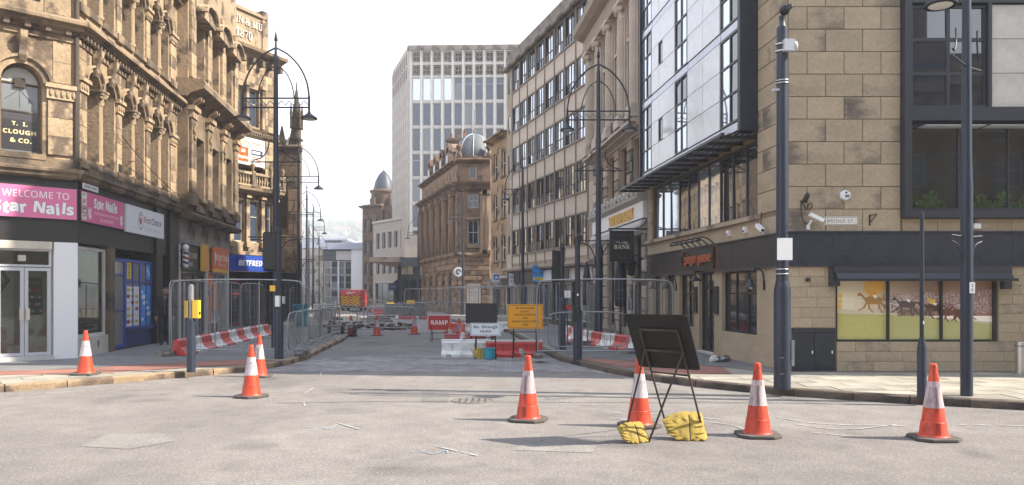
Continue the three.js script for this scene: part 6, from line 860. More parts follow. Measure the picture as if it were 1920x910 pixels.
function frameSign(name, label, px0, px1, py0, py1, D, tex, edge, legM, back = 0.4) {
  const w = GX(px1, D) - GX(px0, D), h = (py1 - py0) / 1440 * D, yc = 1.7 + (550 - (py0 + py1) / 2) / 1440 * D, t = thing(name, label, 'road sign', GX((px0 + px1) / 2, D), 0, -D, 0), e = new THREE.Group();
  const p = mesh('panel', boxG(w, h, 0.015), edge, t, 0, yc, 0); p.rotation.x = -0.08; if (tex) { const q = mesh('print', new THREE.PlaneGeometry(w - 0.012, h - 0.012), printM(tex, 0.4), p, 0, 0, 0.011); }
  for (const s of [-1, 1]) { mesh('leg', rod([s * w * 0.32, yc + h * 0.3, -0.03], [s * w * 0.34, 0, 0.1], 0.014, 6), legM, t); mesh('leg', rod([s * w * 0.3, yc + h * 0.1, -0.04], [s * w * 0.33, 0, -back], 0.014, 6), legM, t); }
  mesh('crossbar', rod([-w * 0.33, yc - h * 0.62, 0.02], [w * 0.33, yc - h * 0.62, 0.02], 0.012, 6), legM, t); mesh('crossbar', rod([-w * 0.34, 0.12, 0.09], [w * 0.34, 0.12, 0.09], 0.012, 6), legM, t); return t;
}
const roundFrame = (x, w, h, bg, line, r = 24, m = 12, lw = 7) => { x.fillStyle = bg; x.fillRect(0, 0, w, h); x.strokeStyle = line; x.lineWidth = lw; x.beginPath(); x.roundRect(m, m, w - 2 * m, h - 2 * m, r); x.stroke(); };
frameSign('road_sign', 'yellow No Pedestrian access board on a black frame behind the red barrier', 951, 1018, 571, 617, 19.9, canvasTex(680, 470, (x, w, h) => { roundFrame(x, w, h, '#f2a71c', '#1c1712'); x.fillStyle = '#1c1712'; x.textAlign = 'center'; x.font = 'bold 54px sans-serif'; ['No Pedestrian', 'access.', 'Service vehicles', 'and', 'Construction traffic', 'only'].forEach((s, i) => x.fillText(s, w / 2, 88 + i * 64)); }), M.yellow, M.blackM);
frameSign('road_sign', 'white No through route board on a low black frame', 882, 939, 606, 630, 19.9, canvasTex(640, 270, (x, w, h) => { roundFrame(x, w, h, '#eef2f5', '#20242a'); x.fillStyle = '#20242a'; x.textAlign = 'center'; x.font = 'bold 92px sans-serif'; x.fillText('No  through', w / 2, 112); x.fillText('route', w / 2, 206); }), M.whiteP, M.blackM);
frameSign('road_sign', 'black-backed road sign facing away behind the No through route board', 873, 932, 569, 607, 21.2, null, M.black, M.blackM);
frameSign('road_sign', 'red RAMP board on a small frame beside the far cone', 801, 846, 589, 621, 26.6, canvasTex(560, 400, (x, w, h) => { x.fillStyle = '#c9c3bf'; x.fillRect(0, 0, w, h); x.fillStyle = '#c0262b'; x.fillRect(20, 40, w - 40, h - 60); x.fillStyle = '#f3eeea'; x.textAlign = 'center'; x.font = 'bold 150px sans-serif'; x.fillText('RAMP', w / 2, 256); }), M.galv, M.blackM);
sandbag('flattened olive-yellow sandbag behind the RAMP board', GX(840, 26.2), -26.4, 0, 0.7, M.bag); sandbag('yellow sandbag under the No through route board', GX(899, 19.9), -19.75, 0.2, 0.62, M.bag, 0, 0.75); sandbag('pale sack on the frame of the yellow board', GX(985, 19.9), -19.75, 1.2, 0.6, M.bagW, 0, 0.7);
{ const D = 19.75, t = thing('plastic_tub', 'teal plastic tub lying beside the yellow sandbag', 'tub', GX(918, D), 0, -D, 0); mesh('body', lathe([[0, 0], [0.13, 0], [0.15, 0.01], [0.155, 0.27], [0.165, 0.28], [0.16, 0.285], [0.145, 0.275], [0.13, 0.03]], 18).rotateZ(0.04), M.cyan, t); mesh('rim', new THREE.TorusGeometry(0.16, 0.012, 6, 20).rotateX(Math.PI / 2), M.cyan, t, -0.012, 0.28, 0); }
// water-filled barriers
function barrier(label, x0, x1, D, h, m, rail) {
  const w = GX(x1, D) - GX(x0, D), t = thing('road_barrier', label, 'barrier', GX((x0 + x1) / 2, D), 0, -D, 0, 'water-filled barriers across the street');
  mesh('body', (() => { const g = ext(shape([[-0.22, 0], [0.22, 0], [0.22, 0.06], [0.13, 0.16], [0.1, h - 0.03], [0.07, h], [-0.07, h], [-0.1, h - 0.03], [-0.13, 0.16], [-0.22, 0.06]]), w, { bevelEnabled: true, bevelSize: 0.01, bevelThickness: 0.02, bevelSegments: 1 }); g.rotateY(Math.PI / 2); g.translate(-w / 2, 0.01, 0); return uvBox(g); })(), m, t); mesh('top_rail', rod([-w / 2 - 0.04, h + 0.03, 0], [w / 2 + 0.04, h + 0.03, 0], 0.045, 10), rail, t); for (const s of [-0.35, 0.35]) mesh('fork_slot', boxG(0.14, 0.07, 0.02), M.black, t, s * w, 0.045, 0.22); mesh('filler_cap', rod([0, h + 0.06, 0], [0, h + 0.09, 0], 0.04, 10), M.black, t); return t;
}
barrier('white water-filled barrier with cones behind it', 830, 910, 20.5, 0.4, M.whitePl, M.whitePl); barrier('red water-filled barrier with a white rail under the yellow board', 914, 1015, 20.5, 0.38, M.redP, M.whitePl); barrier('dark red barrier lying behind the white one', 836, 925, 22.6, 0.42, M.redD, M.redD);

// low striped barrier blocks
function makeBlock(m, label, group) {
  const t = thing('barrier_block', label, 'barrier block', 0, 0, 0, 0, group); const g = ext(shape([[-0.2, 0], [0.22, 0], [0.22, 0.04], [0.12, 0.09], [0.04, 0.2], [0.02, 0.36], [-0.04, 0.4], [-0.1, 0.36], [-0.12, 0.2], [-0.2, 0.04]]), 0.86, { bevelEnabled: true, bevelSize: 0.008, bevelThickness: 0.015, bevelSegments: 1 }); g.translate(0, 0.008, -0.43); mesh('shell', uvBox(g), m, t); mesh('lug', rod([-0.04, 0.39, -0.4], [-0.04, 0.44, -0.4], 0.03, 8), m, t); return t;
}
const wc = { a: makeBlock(M.redP, 'red block in the striped row behind the left mesh fence', 'striped barrier row on the left'), b: makeBlock(M.whitePl, 'white block in the striped row behind the left mesh fence', 'striped barrier row on the left') };
const ORD = ['first', 'second', 'third', 'fourth', 'fifth', 'sixth', 'seventh', 'eighth', 'ninth', 'tenth', 'eleventh'];
let firstR = true, firstW = true; const blk = (i, n, x, d, turn, side) => { const red = i % 2 === 0, src = red ? wc.a : wc.b, lab = (red ? 'red' : 'white') + ' striped-row block, ' + ORD[n] + (side < 0 ? ' counting from the push-button post' : ' counting from the bank corner'); let o; if (red && firstR) { firstR = false; o = src; } else if (!red && firstW) { firstW = false; o = src; } else o = dup(src, lab, 0, 0, 0); o.position.set(x, PAVE + 0.003, -d); o.rotation.y = turn; o.userData = { ...o.userData, label: lab, group: side > 0 ? 'striped barrier row on the right' : 'striped barrier row on the left' }; };
for (let i = 0; i < 11; i++) { const d = 19.75 + i * 0.89; blk(i, i, -8.42 - (d - 19.5) * 0.085, d, 0.085, -1); }
const RB = [[2.0, 27.5], [2.05, 26.6], [2.1, 25.7], [2.2, 24.8], [2.36, 23.92], [2.56, 23.06], [2.8, 22.2], [3.08, 21.36], [3.42, 20.52], [3.86, 19.75]]; RB.forEach(([x, d], i) => { const [p, q] = [RB[Math.max(0, i - 1)], RB[Math.min(9, i + 1)]]; blk(i + 1, i, x, d, Math.atan2(q[0] - p[0], p[1] - q[1]) + Math.PI, 1); });

// ---------- mesh fences and pedestrian barriers ----------
function fenceGeo(w, h) {
  const r = 0.12, f = tubeG([[-w / 2, 0.08, 0], [-w / 2, h - r, 0], [-w / 2 + r * 0.3, h - r * 0.3, 0], [-w / 2 + r, h, 0], [w / 2 - r, h, 0], [w / 2 - r * 0.3, h - r * 0.3, 0], [w / 2, h - r, 0], [w / 2, 0.08, 0]], 0.017, 7, 60);
  return { f, low: rod([-w / 2, 0.16, 0], [w / 2, 0.16, 0], 0.018, 6), up: [-0.17, 0.17].map((s) => rod([s * w, 0.16, 0], [s * w, h, 0], 0.016, 6)), wires: bxs([...Array.from({ length: 34 }, (_, i) => { const x = -w / 2 + w * (i + 0.5) / 34; return [x - 0.0026, x + 0.0026, 0.16, h, -0.002, 0.002]; }), ...[0.3, 0.55, 0.85, 1.15, 1.45, 1.65].map((y) => [-w / 2, w / 2, y, y + 0.0035, 0.003, 0.006])]) };
}
const fg = fenceGeo(3.3, 1.88);
function meshFence(label, x, d, turn, group, y = PAVE) {
  const t = thing('mesh_fence', label, 'fence', x, y, -d, turn, group); mesh('frame', fg.f, M.galv, t); mesh('rail', fg.low, M.galv, t); for (const u of fg.up) mesh('upright', u, M.galv, t); mesh('wire_mesh', fg.wires, M.galvD, t).userData.kind = 'stuff';
  for (const s of [-1, 1]) mesh('foot_block', memo('foot', () => { const g = ext(shape([[-0.33, 0], [0.33, 0], [0.33, 0.08], [0.26, 0.13], [-0.26, 0.13], [-0.33, 0.08]]), 0.22); g.translate(0, 0, -0.11); g.rotateY(Math.PI / 2); return uvBox(g); }), M.concreteF, t, s * 1.64, 0.002, 0); return t;
}
const FLn = 'mesh fence panels by the left shops', FRn = 'mesh fence panels by the bank';
meshFence('galvanised mesh fence panel standing across the left pavement by the push-button post', -6.93, 19.35, 0, FLn); for (let i = 0; i < 3; i++) meshFence(['mesh fence panel behind the striped row, next to the push-button post', 'mesh fence panel behind the striped row outside the takeaway', 'mesh fence panel behind the striped row by the betting shop'][i], -8.82 - i * 0.28, 21.1 + i * 3.36, Math.PI / 2 + 0.085, FLn);
meshFence('mesh fence panel across the right pavement behind the traffic signal poles', 2.28, 18.85, 0.0, FRn); meshFence('mesh fence panel set behind the right striped row near the bar', 4.0, 21.4, 1.05, FRn); meshFence('mesh fence panel along the bank pavement', 2.55, 24.8, 1.4, FRn);
for (const [x, d, a, l] of [[GX(900, 40), 40, 0.1, 'far mesh fence panel beside the black-backed sign'], [GX(960, 37), 37.5, -0.1, 'far mesh fence panel below the letting board'], [GX(880, 47), 47, 0.0, 'far mesh fence panel before the domed building door'], [GX(845, 52), 52, 0.15, 'far mesh fence panel left of the domed building door'], [GX(800, 58), 58, 0.2, 'far mesh fence panel by the canopied shops'], [GX(590, 44), 44, 0.9, 'far mesh fence panel on the left near the gothic building'], [GX(580, 60), 60, 0.2, 'far mesh fence panel left of the red van']]) meshFence(l, x, d, a, 'mesh fence panels deep in the street', 0.12);
function pedGeo(w, h) {
  const r = 0.14, f = tubeG([[-w / 2, 0.2 + r, 0], [-w / 2, h - r, 0], [-w / 2 + r * 0.3, h - r * 0.3, 0], [-w / 2 + r, h, 0], [w / 2 - r, h, 0], [w / 2 - r * 0.3, h - r * 0.3, 0], [w / 2, h - r, 0], [w / 2, 0.2 + r, 0], [w / 2 - r * 0.3, 0.2 + r * 0.3, 0], [w / 2 - r, 0.2, 0], [-w / 2 + r, 0.2, 0], [-w / 2 + r * 0.3, 0.2 + r * 0.3, 0]], 0.019, 7, 80, true);
  return { f, bars: Array.from({ length: 13 }, (_, i) => -w / 2 + w * (i + 1) / 14), bar: rod([0, 0.2, 0], [0, h, 0], 0.0065, 5), leg: MG([rod([0, 0.2, 0], [0, 0.0, 0.3], 0.014, 6), rod([0, 0.2, 0], [0, 0.0, -0.3], 0.014, 6)]) };
}
const pg = pedGeo(2.1, 1.05);
function makePed() { const t = thing('pedestrian_barrier', '', 'barrier', 0, 0, 0, 0, 'steel pedestrian barriers'); mesh('frame', pg.f, M.galv, t); for (const x of pg.bars) mesh('bar', pg.bar, M.galvD, t, x, 0, 0); for (const s of [-0.8, 0.8]) mesh('leg', pg.leg, M.galvD, t, s, 0, 0); return t; }
let ped0 = null; function ped(label, x, d, turn, y = PAVE) { if (!ped0) { ped0 = makePed(); ped0.userData.label = label; ped0.position.set(x, y, -d); ped0.rotation.y = turn; return ped0; } return dup(ped0, label, x, y, -d, turn); }
for (let i = 0; i < 4; i++) ped(['pedestrian barrier on the left kerb overlapping the mesh fence foot', 'pedestrian barrier on the left kerb, second from the mesh fence', 'pedestrian barrier on the left kerb, third from the mesh fence', 'pedestrian barrier at the far end of the left kerb row'][i], -5.72 - i * 0.2, 20.3 + i * 2.12, Math.PI / 2 + 0.1);
ped('pedestrian barrier leaning by the traffic signal poles on the right', 2.0, 20.2, -0.12);
for (const [x, y, a, l] of [[675, 625, 0.05, 'pedestrian barrier across the street behind the far cones'], [735, 622, 0.0, 'pedestrian barrier across the street next to the RAMP board'], [770, 600, 0.25, 'pedestrian barrier farther up behind the RAMP board'], [700, 590, 0.0, 'pedestrian barrier in the works in front of the van'], [800, 597, -0.2, 'pedestrian barrier near the domed building'], [830, 590, 0.3, 'pedestrian barrier by the far striped blocks'], [600, 606, 1.3, 'pedestrian barrier by the left kerb end'], [760, 582, 0.1, 'pedestrian barrier under the small yellow board']]) { const D = RD(y); ped(l, GX(x, D), D, a, 0.012); }
for (const [x, y, l] of [[745, 597, 'half hidden grey plate fence sheet across the works'], [775, 600, 'grey plate fence sheet right of the works']]) { const D = RD(y), t = thing('hoarding_panel', l, 'hoarding', GX(x, D), 0, -D, 0.1); mesh('sheet', boxG(1.7, 0.75, 0.02), M.galvD, t, 0, 0.62, 0); for (const s of [-0.75, 0.75]) mesh('post', rod([s, 0, 0], [s, 1.05, 0], 0.02), M.galv, t); }
// far clutter: small yellow boards, striped blocks, white tank, heap of setts
for (const [x, y, D, l] of [[770, 573, 52, 'small yellow works board near the domed building'], [732, 577, 56, 'small orange works board beyond the crossing barriers']]) { const t = thing('works_board', l, 'road sign', GX(x, D), 0, -D, 0.1); const yc = 1.7 + (550 - y + 4) / 1440 * D; mesh('plate', boxG(0.55, 0.42, 0.03), M.yellow, t, 0, yc, 0); for (const s of [-0.2, 0.2]) mesh('leg', rod([s, yc, -0.03], [s, 0, 0.1], 0.02), M.blackM, t); }
for (const [x, i] of [[852, 0], [862, 1], [872, 2], [936, 3], [944, 4], [952, 5]]) { const D = 33 + i * 0.3, o = dup(i % 2 ? wc.b : wc.a, (i % 2 ? 'white' : 'red') + ' far barrier block, ' + ['nearest the RAMP board', 'next to the RAMP end block', 'behind the black-backed sign', 'left of the yellow board', 'half behind the yellow board', 'at the yellow board end'][i], GX(x, D), 0.005, -D, Math.PI / 2); o.userData.group = 'far striped barrier blocks'; }
{ const D = 36, t = thing('paving_heap', 'rough heap of lifted setts and rubble inside the works', 'rubble', GX(690, D), 0, -D, 0); for (let i = 0; i < 60; i++) { const s = mesh('sett', boxG(0.22, 0.13, 0.16, i % 3), pick([M.kerbD, M.concreteD, M.sootB]), t, rr(-2.2, 2.2), 0.06 + rr(0, 0.28) * rnd(), rr(-1, 1)); s.rotation.set(rr(-0.4, 0.4), rr(0, 3), rr(-0.4, 0.4)); } for (let i = 0; i < 4; i++) { const pal = mesh('timber', boxG(1.3, 0.07, 0.12), M.stonePale, t, rr(-1, 1), 0.32 + i * 0.09, rr(-0.6, 0.6)); pal.rotation.y = rr(-0.4, 0.4); } }
{ const D = 30, t = thing('pallet_stack', 'stack of weathered timber pallets behind the crossing barrier', 'pallets', GX(642, D), 0, -D, 0.15); for (let k = 0; k < 3; k++) { for (let i = 0; i < 4; i++) mesh('slat', boxG(1.1, 0.025, 0.14), M.concreteF, t, 0, 0.13 + k * 0.15, -0.42 + i * 0.28); for (const s of [-0.48, 0, 0.48]) mesh('bearer', boxG(0.09, 0.1, 0.98), M.kerbD, t, s, 0.066 + k * 0.15, 0); } }
{ const D = 47, t = thing('water_tank', 'white plastic tank standing beyond the left kerb barriers', 'tank', GX(607, D), 0.12, -D, 0.3); mesh('tank', new THREE.BoxGeometry(1.2, 0.9, 1.0), M.whitePl, t, 0, 0.46, 0); mesh('cap', rod([0, 0.9, 0], [0, 1.0, 0], 0.15, 12), M.whitePl, t); }
{ const D = 36, t = thing('wheeled_bin', 'teal wheeled bin beside the left kerb barriers', 'bin', GX(563, D), PAVE + 0.003, -D, 0.1); mesh('body', (() => { const g = new THREE.CylinderGeometry(0.42, 0.34, 0.95, 4); g.rotateY(Math.PI / 4); return g; })(), M.cyan, t, 0, 0.52, 0); mesh('lid', boxG(0.64, 0.07, 0.66), M.cyan, t, 0, 1.03, 0); for (const s of [-0.22, 0.22]) mesh('wheel', new THREE.CylinderGeometry(0.1, 0.1, 0.05, 12).rotateZ(Math.PI / 2), M.black, t, s, 0.1, -0.25); }
// ---------- van ----------
{
  const D = 70, t = thing('works_van', 'red works van with yellow and red chevrons across its rear doors', 'van', GX(657, D), 0.0, -D, 0.04), w = 1.78;
  mesh('body', (() => { const s = shape([[0, 0.4], [0, 1.55], [0.15, 1.95], [2.9, 2.0], [3.6, 1.35], [4.5, 1.15], [4.6, 0.4]]); const g = ext(s, w, { bevelEnabled: true, bevelSize: 0.04, bevelThickness: 0.04, bevelSegments: 2 }); g.rotateY(Math.PI / 2); g.translate(-w / 2, 0, 0); return uvBox(g); })(), M.redP, t);
  const chev = printM(canvasTex(256, 192, (x) => { x.fillStyle = '#f0d226'; x.fillRect(0, 0, 256, 192); x.strokeStyle = '#a8301c'; x.lineWidth = 16; for (let k = -1; k < 8; k++) { x.beginPath(); x.moveTo(-10, 60 + k * 44); x.lineTo(128, -40 + k * 44); x.lineTo(266, 60 + k * 44); x.stroke(); } }));
  for (const s of [-1, 1]) { const d = mesh('rear_door', boxG(w / 2 - 0.02, 1.1, 0.03), M.redP, t, s * w / 4, 1.0, 0.06); const g = new THREE.PlaneGeometry(w / 2 - 0.04, 0.98), U = g.attributes.uv; for (let i = 0; i < U.count; i++) U.setX(i, (U.getX(i) + (s > 0 ? 1 : 0)) / 2); mesh('chevrons', g, chev, d, 0, -0.02, 0.019); mesh('handle', boxG(0.05, 0.12, 0.03), M.black, d, -s * 0.32, 0.3, 0.03); mesh('tail_light', boxG(0.1, 0.4, 0.06), M.redD, t, s * (w / 2 - 0.02), 1.1, 0.06); mesh('wheel', new THREE.CylinderGeometry(0.33, 0.33, 0.2, 16).rotateZ(Math.PI / 2), M.black, t, s * (w / 2 - 0.06), 0.33, -0.9); mesh('wheel', new THREE.CylinderGeometry(0.33, 0.33, 0.2, 16).rotateZ(Math.PI / 2), M.black, t, s * (w / 2 - 0.06), 0.33, -3.7); }
  const up = mesh('upper_panel', boxG(w - 0.12, 0.42, 0.02), M.redP, t, 0, 1.74, 0.01); up.rotation.x = -0.35; mesh('emblem', (() => textG('works', 0.22, 0.01))(), M.whiteP, up, 0, 0, 0.012).geometry = MG([tubeG([[-0.4, -0.08, 0], [-0.1, 0.06, 0], [0.1, -0.04, 0], [0.42, 0.1, 0]], 0.03, 5), tubeG([[-0.25, -0.12, 0], [0.05, -0.06, 0], [0.3, -0.02, 0]], 0.03, 5)]); mesh('bumper', boxG(w, 0.2, 0.14), M.black, t, 0, 0.42, 0.08);
}
// ---------- lamp columns ----------
const lampG = { shade: lathe([[0.03, 0.2], [0.05, 0.12], [0.22, 0.0], [0.235, -0.02], [0.235, -0.05], [0.21, -0.05]], 18), bulb: lathe([[0, -0.07], [0.15, -0.06], [0.2, -0.03], [0, -0.02]], 14) };
function lampHead(t, x, y) { const s = mesh('lamp_shade', lampG.shade, M.navyD, t, x, y, 0); mesh('lens', lampG.bulb, M.glow, s, 0, 0, 0); return s; }
function makeLampPost(label, two, H = 9.05) {
  const t = thing('lamp_post', label, 'lamp post', 0, 0, 0, 0, 'arched lamp posts along the street'), k = H / 9.05;
  mesh('column', lathe([[0.13, 0], [0.13, 1.35], [0.1, 1.5], [0.085, 4], [0.06, H - 0.6], [0.045, H - 0.5], [0.02, H], [0, H + 0.05]], 14), M.navy, t); mesh('finial', lathe([[0, H - 0.12], [0.06, H - 0.1], [0.02, H + 0.12], [0, H + 0.25]], 8), M.navyD, t);
  for (const s of two ? [-1, 1] : [-1]) {
    const P = (a, b, c) => [s * a, b, c || 0];
    mesh('outer_arc', tubeG([P(0.03, H - 0.32), P(0.35, H - 0.5), P(0.68, H - 0.85), P(0.88, H - 1.25), P(0.96, H - 1.65), P(0.97, H - 2.05)], 0.026, 6, 26), M.navyD, t); if (two) mesh('inner_arc', tubeG([P(0.03, H - 0.83), P(0.28, H - 1.02), P(0.45, H - 1.35), P(0.52, H - 1.65), P(0.53, H - 1.79)], 0.018, 6, 18), M.navyD, t);
    mesh('arm', rod(P(0.02, H - 1.78), P(0.98, H - 1.78), 0.024), M.navyD, t); mesh('arm', rod(P(0.02, H - 2.05), P(0.98, H - 2.05), 0.024), M.navyD, t); mesh('wavy_bar', tubeG(Array.from({ length: 9 }, (_, i) => P(0.06 + i * 0.11, H - 1.92 + (i % 2 ? 0.05 : -0.05))), 0.014, 5, 40), M.galvD, t); mesh('drop_rod', rod(P(0.97, H - 1.72), P(0.97, H - 2.17), 0.035), M.navyD, t); lampHead(t, s * 0.97, H - 2.34);
    if (two) { mesh('lower_arc', tubeG([P(0.2, H - 3.05), P(0.24, H - 3.27), P(0.4, H - 3.5), P(0.68, H - 3.6)], 0.018, 6, 14), M.navyD, t); mesh('lower_arm', rod(P(0.02, H - 3.64), P(0.75, H - 3.64), 0.02), M.navyD, t); }
  }
  if (two) { for (const s of [-1, 1]) mesh('scroll_bracket', tubeG([[s * 0.09, 2.35, 0], [s * 0.14, 2.8, 0], [s * 0.35, 3.1, 0], [s * 0.75, 3.15, 0]], 0.02, 6, 14), M.navyD, t); mesh('scroll_arm', rod([-0.8, 3.22, 0], [0.8, 3.22, 0], 0.02), M.navyD, t); }
  return t;
}
const lp = (x, D, label, two = true, flip = 0) => { const o = makeLampPost(label, two); o.position.set(GX(x, D), PAVE, -D); o.rotation.y = flip; return o; };
lp(517, 22.4, 'navy double-armed lamp post outside the betting shop'); lp(1122, 24.0, 'navy double-armed lamp post outside the bank'); lp(560, 37.5, 'double-armed lamp post in front of the gothic building'); lp(575, 54, 'double-armed lamp post past the gothic building'); lp(587, 66, 'farther lamp post on the left, arm over the road', false, Math.PI); lp(579, 80, 'lamp post on the left before the modern block', false, Math.PI); lp(598, 95, 'lamp post nearest the modern block', false, Math.PI);
lp(980, 42, 'single-armed lamp post beside the office block', false); lp(868, 56, 'single-armed lamp post at the domed building corner', false); lp(784, 72, 'single-armed lamp post by the canopied shops', false); lp(736, 94, 'single-armed lamp post by the white block', false);
// ---------- posts on the pavements ----------
{ // camera pole
  const D = PD(730), x = GX(1467, D), t = thing('camera_pole', 'thick navy pole with a dome camera, white plate and steel bands', 'pole', x, PAVE, -D, 0), Y = (y) => (730 - y) / 1440 * D;
  mesh('lower_tube', lathe([[0.135, 0], [0.135, Y(545)], [0.105, Y(528)]], 20), M.navy, t); mesh('upper_tube', lathe([[0.1, Y(530)], [0.092, Y(53)], [0.05, Y(48)], [0.05, Y(40)], [0, Y(40)]], 20), M.navy, t);
  for (const y of [505, 514, 152, 157]) mesh('band', lathe([[0.098, -0.008], [0.108, -0.006], [0.108, 0.006], [0.098, 0.008]], 18), M.steel, t, 0, Y(y), 0);
  const cm = mesh('camera', MG([rod([0, Y(42), 0], [0, Y(30), 0], 0.05, 10), new THREE.SphereGeometry(0.085, 14, 10).translate(0.03, Y(20), 0.03)]), M.black, t); mesh('camera_hood', boxG(0.1, 0.07, 0.12), M.black, t, 0.07, Y(17), 0.06).rotation.z = 0.3; mesh('camera_glass', new THREE.CylinderGeometry(0.035, 0.035, 0.02, 12).rotateZ(Math.PI / 2), M.steel, t, 0.125, Y(15), 0.06);
  mesh('antenna_box', boxG(0.17, 0.19, 0.12), M.alu, t, 0.06, Y(90), 0.12); mesh('antenna_dish', new THREE.SphereGeometry(0.09, 14, 10).scale(0.5, 1, 1), M.alu, t, 0.17, Y(91), 0.1); for (const y of [84, 97]) mesh('band', memo('bnd', () => lathe([[0.1, -0.012], [0.112, -0.01], [0.112, 0.01], [0.1, 0.012]], 18)), M.steel, t, 0, Y(y), 0);
  mesh('notice_plate', boxG(0.25, 0.36, 0.008), M.whiteP, t, 0.0, Y(468), 0.118); mesh('side_box', boxG(0.05, 0.42, 0.1), M.galv, t, 0.15, Y(662), 0.03); for (const y of [670, 700]) mesh('access_slot', boxG(0.06, 0.008, 0.006), M.steel, t, -0.05, Y(y), 0.132); mesh('small_bracket', boxG(0.1, 0.04, 0.06), M.alu, t, -0.12, Y(170), 0.04);
}
{ // lamp column on the right
  const D = PD(742), x = GX(1813, D), t = thing('lamp_column', 'tall navy lamp column with curved brackets and a small white 20 plate', 'lamp post', x, PAVE, -D, 0), Y = (y) => (742 - y) / 1440 * D;
  mesh('column', lathe([[0.088, 0], [0.088, Y(350)], [0.075, Y(300)], [0.05, 8.6], [0, 8.65]], 18), M.navy, t);
  const pl = mesh('number_plate', boxG(0.085, 0.17, 0.006), M.whiteP, t, 0.035, Y(540), 0.085); mesh('number', new THREE.PlaneGeometry(0.08, 0.165), printM(canvasTex(64, 128, (c) => { c.fillStyle = '#eee'; c.fillRect(0, 0, 64, 128); c.fillStyle = '#222'; c.font = 'bold 50px sans-serif'; c.textAlign = 'center'; c.fillText('2', 32, 56); c.fillText('0', 32, 108); })), pl, 0, 0, 0.005);
  for (const s of [-1, 1]) { mesh('basket_bracket', tubeG([[s * 0.07, Y(515), 0], [s * 0.1, Y(480), s * -0.04], [s * 0.18, Y(460), s * -0.08], [s * 0.32, Y(452), s * -0.14]], 0.014, 6, 14), M.navyD, t); mesh('basket_arm', rod([0, Y(445), 0], [s * 0.33, Y(442), s * -0.16], 0.016), M.navyD, t); mesh('banner_arc', tubeG([[s * 0.2, Y(55), s * -0.06], [s * 0.21, Y(80), s * -0.08], [s * 0.3, Y(102), s * -0.2], [s * 0.42, Y(105), s * -0.36]], 0.014, 6, 12), M.navyD, t); mesh('banner_arm', rod([0, Y(125), 0], [s * 0.46, Y(118 - s * -1), s * -0.4], 0.016), M.navyD, t); mesh('lamp_arm', tubeG([[0, 8.3, 0], [s * 0.3, 8.2, s * -0.1], [s * 0.52, 7.4, s * -0.2], [s * 0.53, 6.35, s * -0.22]], 0.025, 6, 20), M.navyD, t); }
  const h = mesh('lamp_shade', lampG.shade, M.navyD, t, -0.46, Y(10) - 0.0, 0.1); mesh('lens', lampG.bulb, M.glow, h); mesh('lamp_stem', tubeG([[-0.46, Y(10) + 0.15, 0.1], [-0.46, 7.2, 0.1], [-0.2, 7.9, 0.05], [0, 8.0, 0]], 0.022, 6, 18), M.navyD, t);
}
{ const D = PD(746), x = GX(1729, D), t = thing('sign_post', 'thin grey post with a wider painted base and no sign', 'post', x, PAVE, -D, 0), Y = (y) => (746 - y) / 1440 * D; mesh('base_tube', lathe([[0.068, 0], [0.068, Y(655)], [0.04, Y(634)]], 16), M.navy, t); mesh('post', lathe([[0.032, Y(636)], [0.03, Y(400)], [0, Y(398)]], 14), M.navyD, t); mesh('sticker', boxG(0.02, 0.05, 0.004), M.whiteP, t, 0.01, Y(605), 0.032); }
{ const D = PD(702), x = GX(1916, D), t = thing('bollard', 'short brushed steel bollard at the foot of the stone wall', 'bollard', x, PAVE, -D, 0); mesh('tube', lathe([[0.11, 0], [0.11, 0.62], [0.1, 0.64], [0, 0.64]], 20), M.steel, t); mesh('collar', lathe([[0.112, 0.54], [0.115, 0.545], [0.115, 0.56], [0.112, 0.565]], 20), M.galvD, t); }
{ const D = PD(698), x = GX(358, D), t = thing('push_button_post', 'short navy post with a yellow push-button box on the left pavement', 'post', x, PAVE, -D, 0), Y = (y) => (698 - y) / 1440 * D; mesh('base_tube', lathe([[0.085, 0], [0.085, Y(602)], [0.06, Y(597)]], 18), M.navy, t); mesh('upper_tube', lathe([[0.058, Y(600)], [0.055, Y(535)], [0, Y(533)]], 16), M.galvD, t); const b = mesh('button_box', new THREE.BoxGeometry(0.11, 0.36, 0.15), M.yellow, t, 0.1, Y(580), -0.02); mesh('button', new THREE.CylinderGeometry(0.03, 0.03, 0.02, 10).rotateZ(Math.PI / 2), M.black, b, 0.06, -0.08, 0); mesh('rear_box', new THREE.BoxGeometry(0.06, 0.34, 0.15), M.bag, t, -0.08, Y(580), 0); }
function signalPole(label, x, yb, top, head, extra) {
  const D = PD(yb), t = thing('traffic_signal', label, 'traffic light', GX(x, D), PAVE, -D, 0), Y = (y) => (yb - y) / 1440 * D; mesh('base_tube', lathe([[0.105, 0], [0.105, Y(yb - 90)], [0.07, Y(yb - 97)]], 16), M.navy, t); mesh('pole', lathe([[0.066, Y(yb - 96)], [0.06, Y(top)], [0, Y(top - 3)]], 14), M.navyD, t);
  if (head) { const [hx0, hx1, hy0, hy1] = head, w = (hx1 - hx0) / 1440 * D, h = (hy1 - hy0) / 1440 * D, cx = ((hx0 + hx1) / 2 - x) / 1440 * D; const b = mesh('signal_head', boxG(w, h, 0.16), M.black, t, cx, Y((hy0 + hy1) / 2), -0.12); mesh('backing_board', boxG(w + 0.06, h + 0.08, 0.015), M.blackM, t, cx, Y((hy0 + hy1) / 2), -0.21); for (let i = 0; i < 3; i++) mesh('hood', new THREE.CylinderGeometry(0.11, 0.11, 0.16, 14, 1, true).rotateX(Math.PI / 2), M.black, b, 0, h * (0.3 - i * 0.3), -0.16); for (const y of [hy0 + 12, hy1 - 8]) mesh('bracket', rod([0, Y(y), 0], [cx, Y(y), -0.1], 0.025), M.black, t); }
  extra?.(t, Y, D); return t;
}
